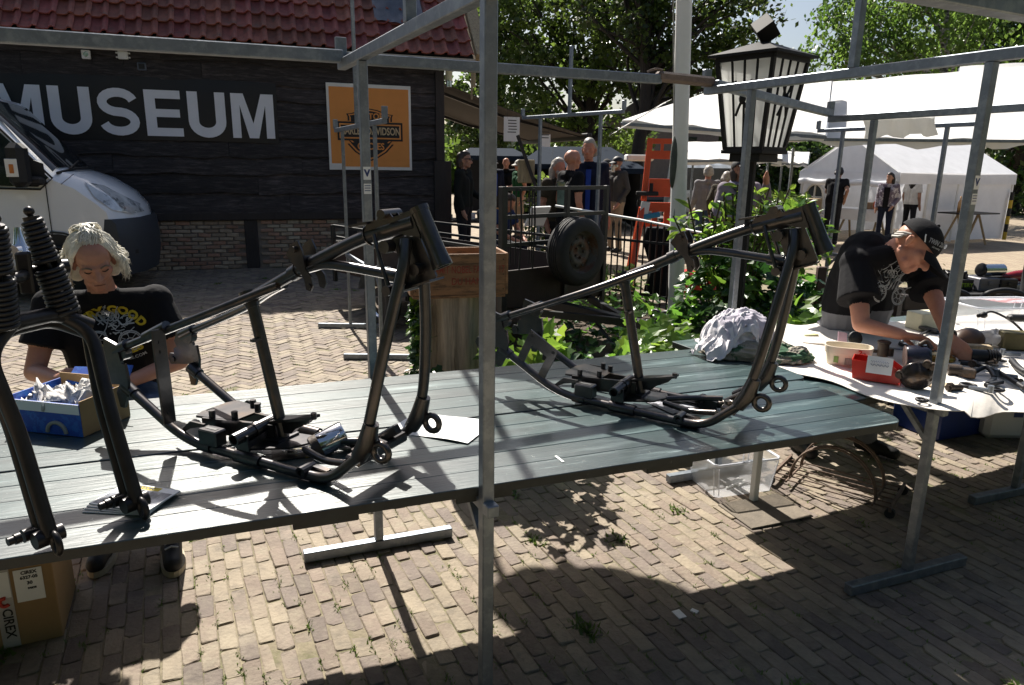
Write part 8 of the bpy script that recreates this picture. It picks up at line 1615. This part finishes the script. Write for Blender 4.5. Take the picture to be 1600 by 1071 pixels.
b = MB(); b.box((0, 0, .05), (.26, .2, .10), None, .004); gb = single(b, 'black_carton', M['black'], 'flat black carton with green lettering left of the leaning post', 'carton', t3p(1487), D(6), G3); lettering('BATTERY', .05, mat('lime print', (.25, .40, .02), .6), gb, (.02, -.102, .05), (1, 0, 0), (0, 0, 1), .001, .0005)
b = MB(); b.cyl((-.10, 0, 0), (.12, .02, .0), .055, 20); single(b, 'chrome_canister', M['chrome'], 'polished chrome cylinder lying on top of the grey toolbox', 'cylinder', t3p(1545) + V(0, 0, .178), D(8), G3)
b = MB(); b.lathe([(.03, -.03), (.058, -.03), (.062, 0), (.05, .02), (.0, .02)], (0, 0, 0), rotm(0, D(-80), 0), 18); single(b, 'black_ring', M['black'], 'black ring leaning on the left end of the chrome cylinder', 'ring', t3p(1527) + V(0, 0, .183), 0, G3)
for k, px in enumerate((1472, 1482, 1493, 1502)):
    b = MB(); b.cyl((-.04, 0, .03), (.05, .01, .035), .022, 10); b.box((0, 0, .02), (.07, .06, .04), rotm(0, 0, k), .006); b.cyl((.02, -.03, .04), (.02, .03, .06), .014, 8); single(b, 'engine_part', [M['blackmetal'], M['brown_metal'], M['galv'], M['blackmetal']][k], ('blackened lever part at the left end of the carton top', 'brown rusty part, second from the left on the carton', 'grey steel part, third from the left on the carton', 'black clamp beside the leaning post on the carton')[k], 'engine part', t3p(px) + V(0, 0, .102), k * 1.3, G3)
b = MB(); b.tube([(-.16, 0, .05), (-.05, 0, .055), (.1, 0, .065), (.2, 0, .05)], [.02, .05, .065, .05], 14); single(b, 'red_tank', mat('dark red paint', (.22, .01, .015), .25, 0, .1, 5, coat=.5), 'dark red painted tank at the right edge on the black table', 'tank', t3p(1590) + V(0, 0, .07), D(-4), G3)
b = MB(); b.box((0, 0, .035), (.22, .2, .07), None, .01); single(b, 'small_parts_tray', M['galv'], 'grey tray of small parts under the red tank', 'tray', t3p(1590), 0, G3)
for lb, px in (('black plastic chair back with a handle hole left of the leaning post', 1494), ('black plastic chair back with a handle hole at the right edge', 1582)):
    c = W(px, 470, 5.2); t = thing('plastic_chair', lb, 'chair', V(c.x, c.y + .1, 0), 0, 'black plastic chairs'); zt2 = W(px, 459, 5.2).z
    b = MB(); b.tube(crom([(-.20, 0, zt2 - .22), (-.16, 0, zt2 - .05), (-.06, 0, zt2), (.06, 0, zt2), (.16, 0, zt2 - .05), (.20, 0, zt2 - .22)], 4), .022, 8); b.box((0, .0, zt2 - .17), (.36, .02, .16), None, .008); b.bar((-.10, 0, zt2 - .02), (-.10, 0, zt2 - .1), .05, .02); b.bar((.10, 0, zt2 - .02), (.10, 0, zt2 - .1), .05, .02); b.build('backrest', M['black'], t)
    b = MB(); b.box((0, -.2, .44), (.42, .42, .03), None, .012); b.build('seat', M['black'], t)
    for x in (-.19, .19):
        for y in (-.38, 0): b = MB(); b.bar((x, y, 0), (x * .95, y * .95, .44 if y else zt2 - .2), .03); b.build('leg', M['black'], t)
b = MB(); b.grid(crumple(0, (.16, .14, .36), 5, .22, 20), True); single(b, 'black_bag', M['tee black'], 'black bag bulging in at the right edge beside the red tank', 'bag', W(1612, 455, 5.6) + V(.08, 0, 0))

for k in range(16):                                                # small loose parts between the bigger ones
    px, py = ((1448, 556), (1462, 548), (1478, 556), (1490, 612), (1512, 606), (1530, 612), (1548, 572), (1566, 566), (1572, 590), (1590, 600), (1558, 612), (1404, 548), (1352, 552), (1440, 628), (1578, 556), (1520, 574))[k]; wh = ('behind the headlamp shell', 'beside the brass cover', 'under the left forearm', 'left of the black lever', 'at the tip of the lever', 'between lever and thin rod', 'below the finned cylinder', 'right of the finned cylinder', 'under the handlebar tube', 'at the bend of the handlebar tube', 'in front of the long rod', 'left of the grille badge', 'between the tub and the carburettor', 'at the front edge by the horn', 'beside the olive box', 'under the thin black rod')[k]; b = MB(); s_ = rnd.uniform(.012, .022)
    if k % 3 == 0: b.cyl((-s_ * 1.6, 0, s_ * .7), (s_ * 1.6, 0, s_ * .7), s_ * .6, 10); b.cyl((s_ * .6, 0, s_ * .9), (s_ * 1.2, 0, s_ * .9), s_ * .9, 8)
    elif k % 3 == 1: b.tube([V(s_ * 1.3 * math.cos(a), s_ * 1.3 * math.sin(a), s_ * .4) for a in np.linspace(0, 6.28, 15)[:-1]], s_ * .35, 6, closed=True)
    else: b.bar((-s_ * 2, 0, s_ * .4), (s_ * 2, s_ * .6, s_ * .4), s_ * .9, s_ * .7, ch=.002); b.cyl((s_ * 1.8, s_ * .5, 0), (s_ * 1.8, s_ * .5, s_ * 1.5), s_ * .6, 8)
    single(b, ('steel_bolt', 'steel_ring', 'steel_bracket')[k % 3], M[('brown_metal', 'blackmetal', 'galv')[(k * 7) % 3]], 'small loose metal %s %s' % (('bolt', 'ring', 'bracket')[k % 3], wh), 'metal part', T2p(px, py, .002), k * 1.1, 'small loose %ss on the white cloth' % ('bolt', 'ring', 'bracket')[k % 3])
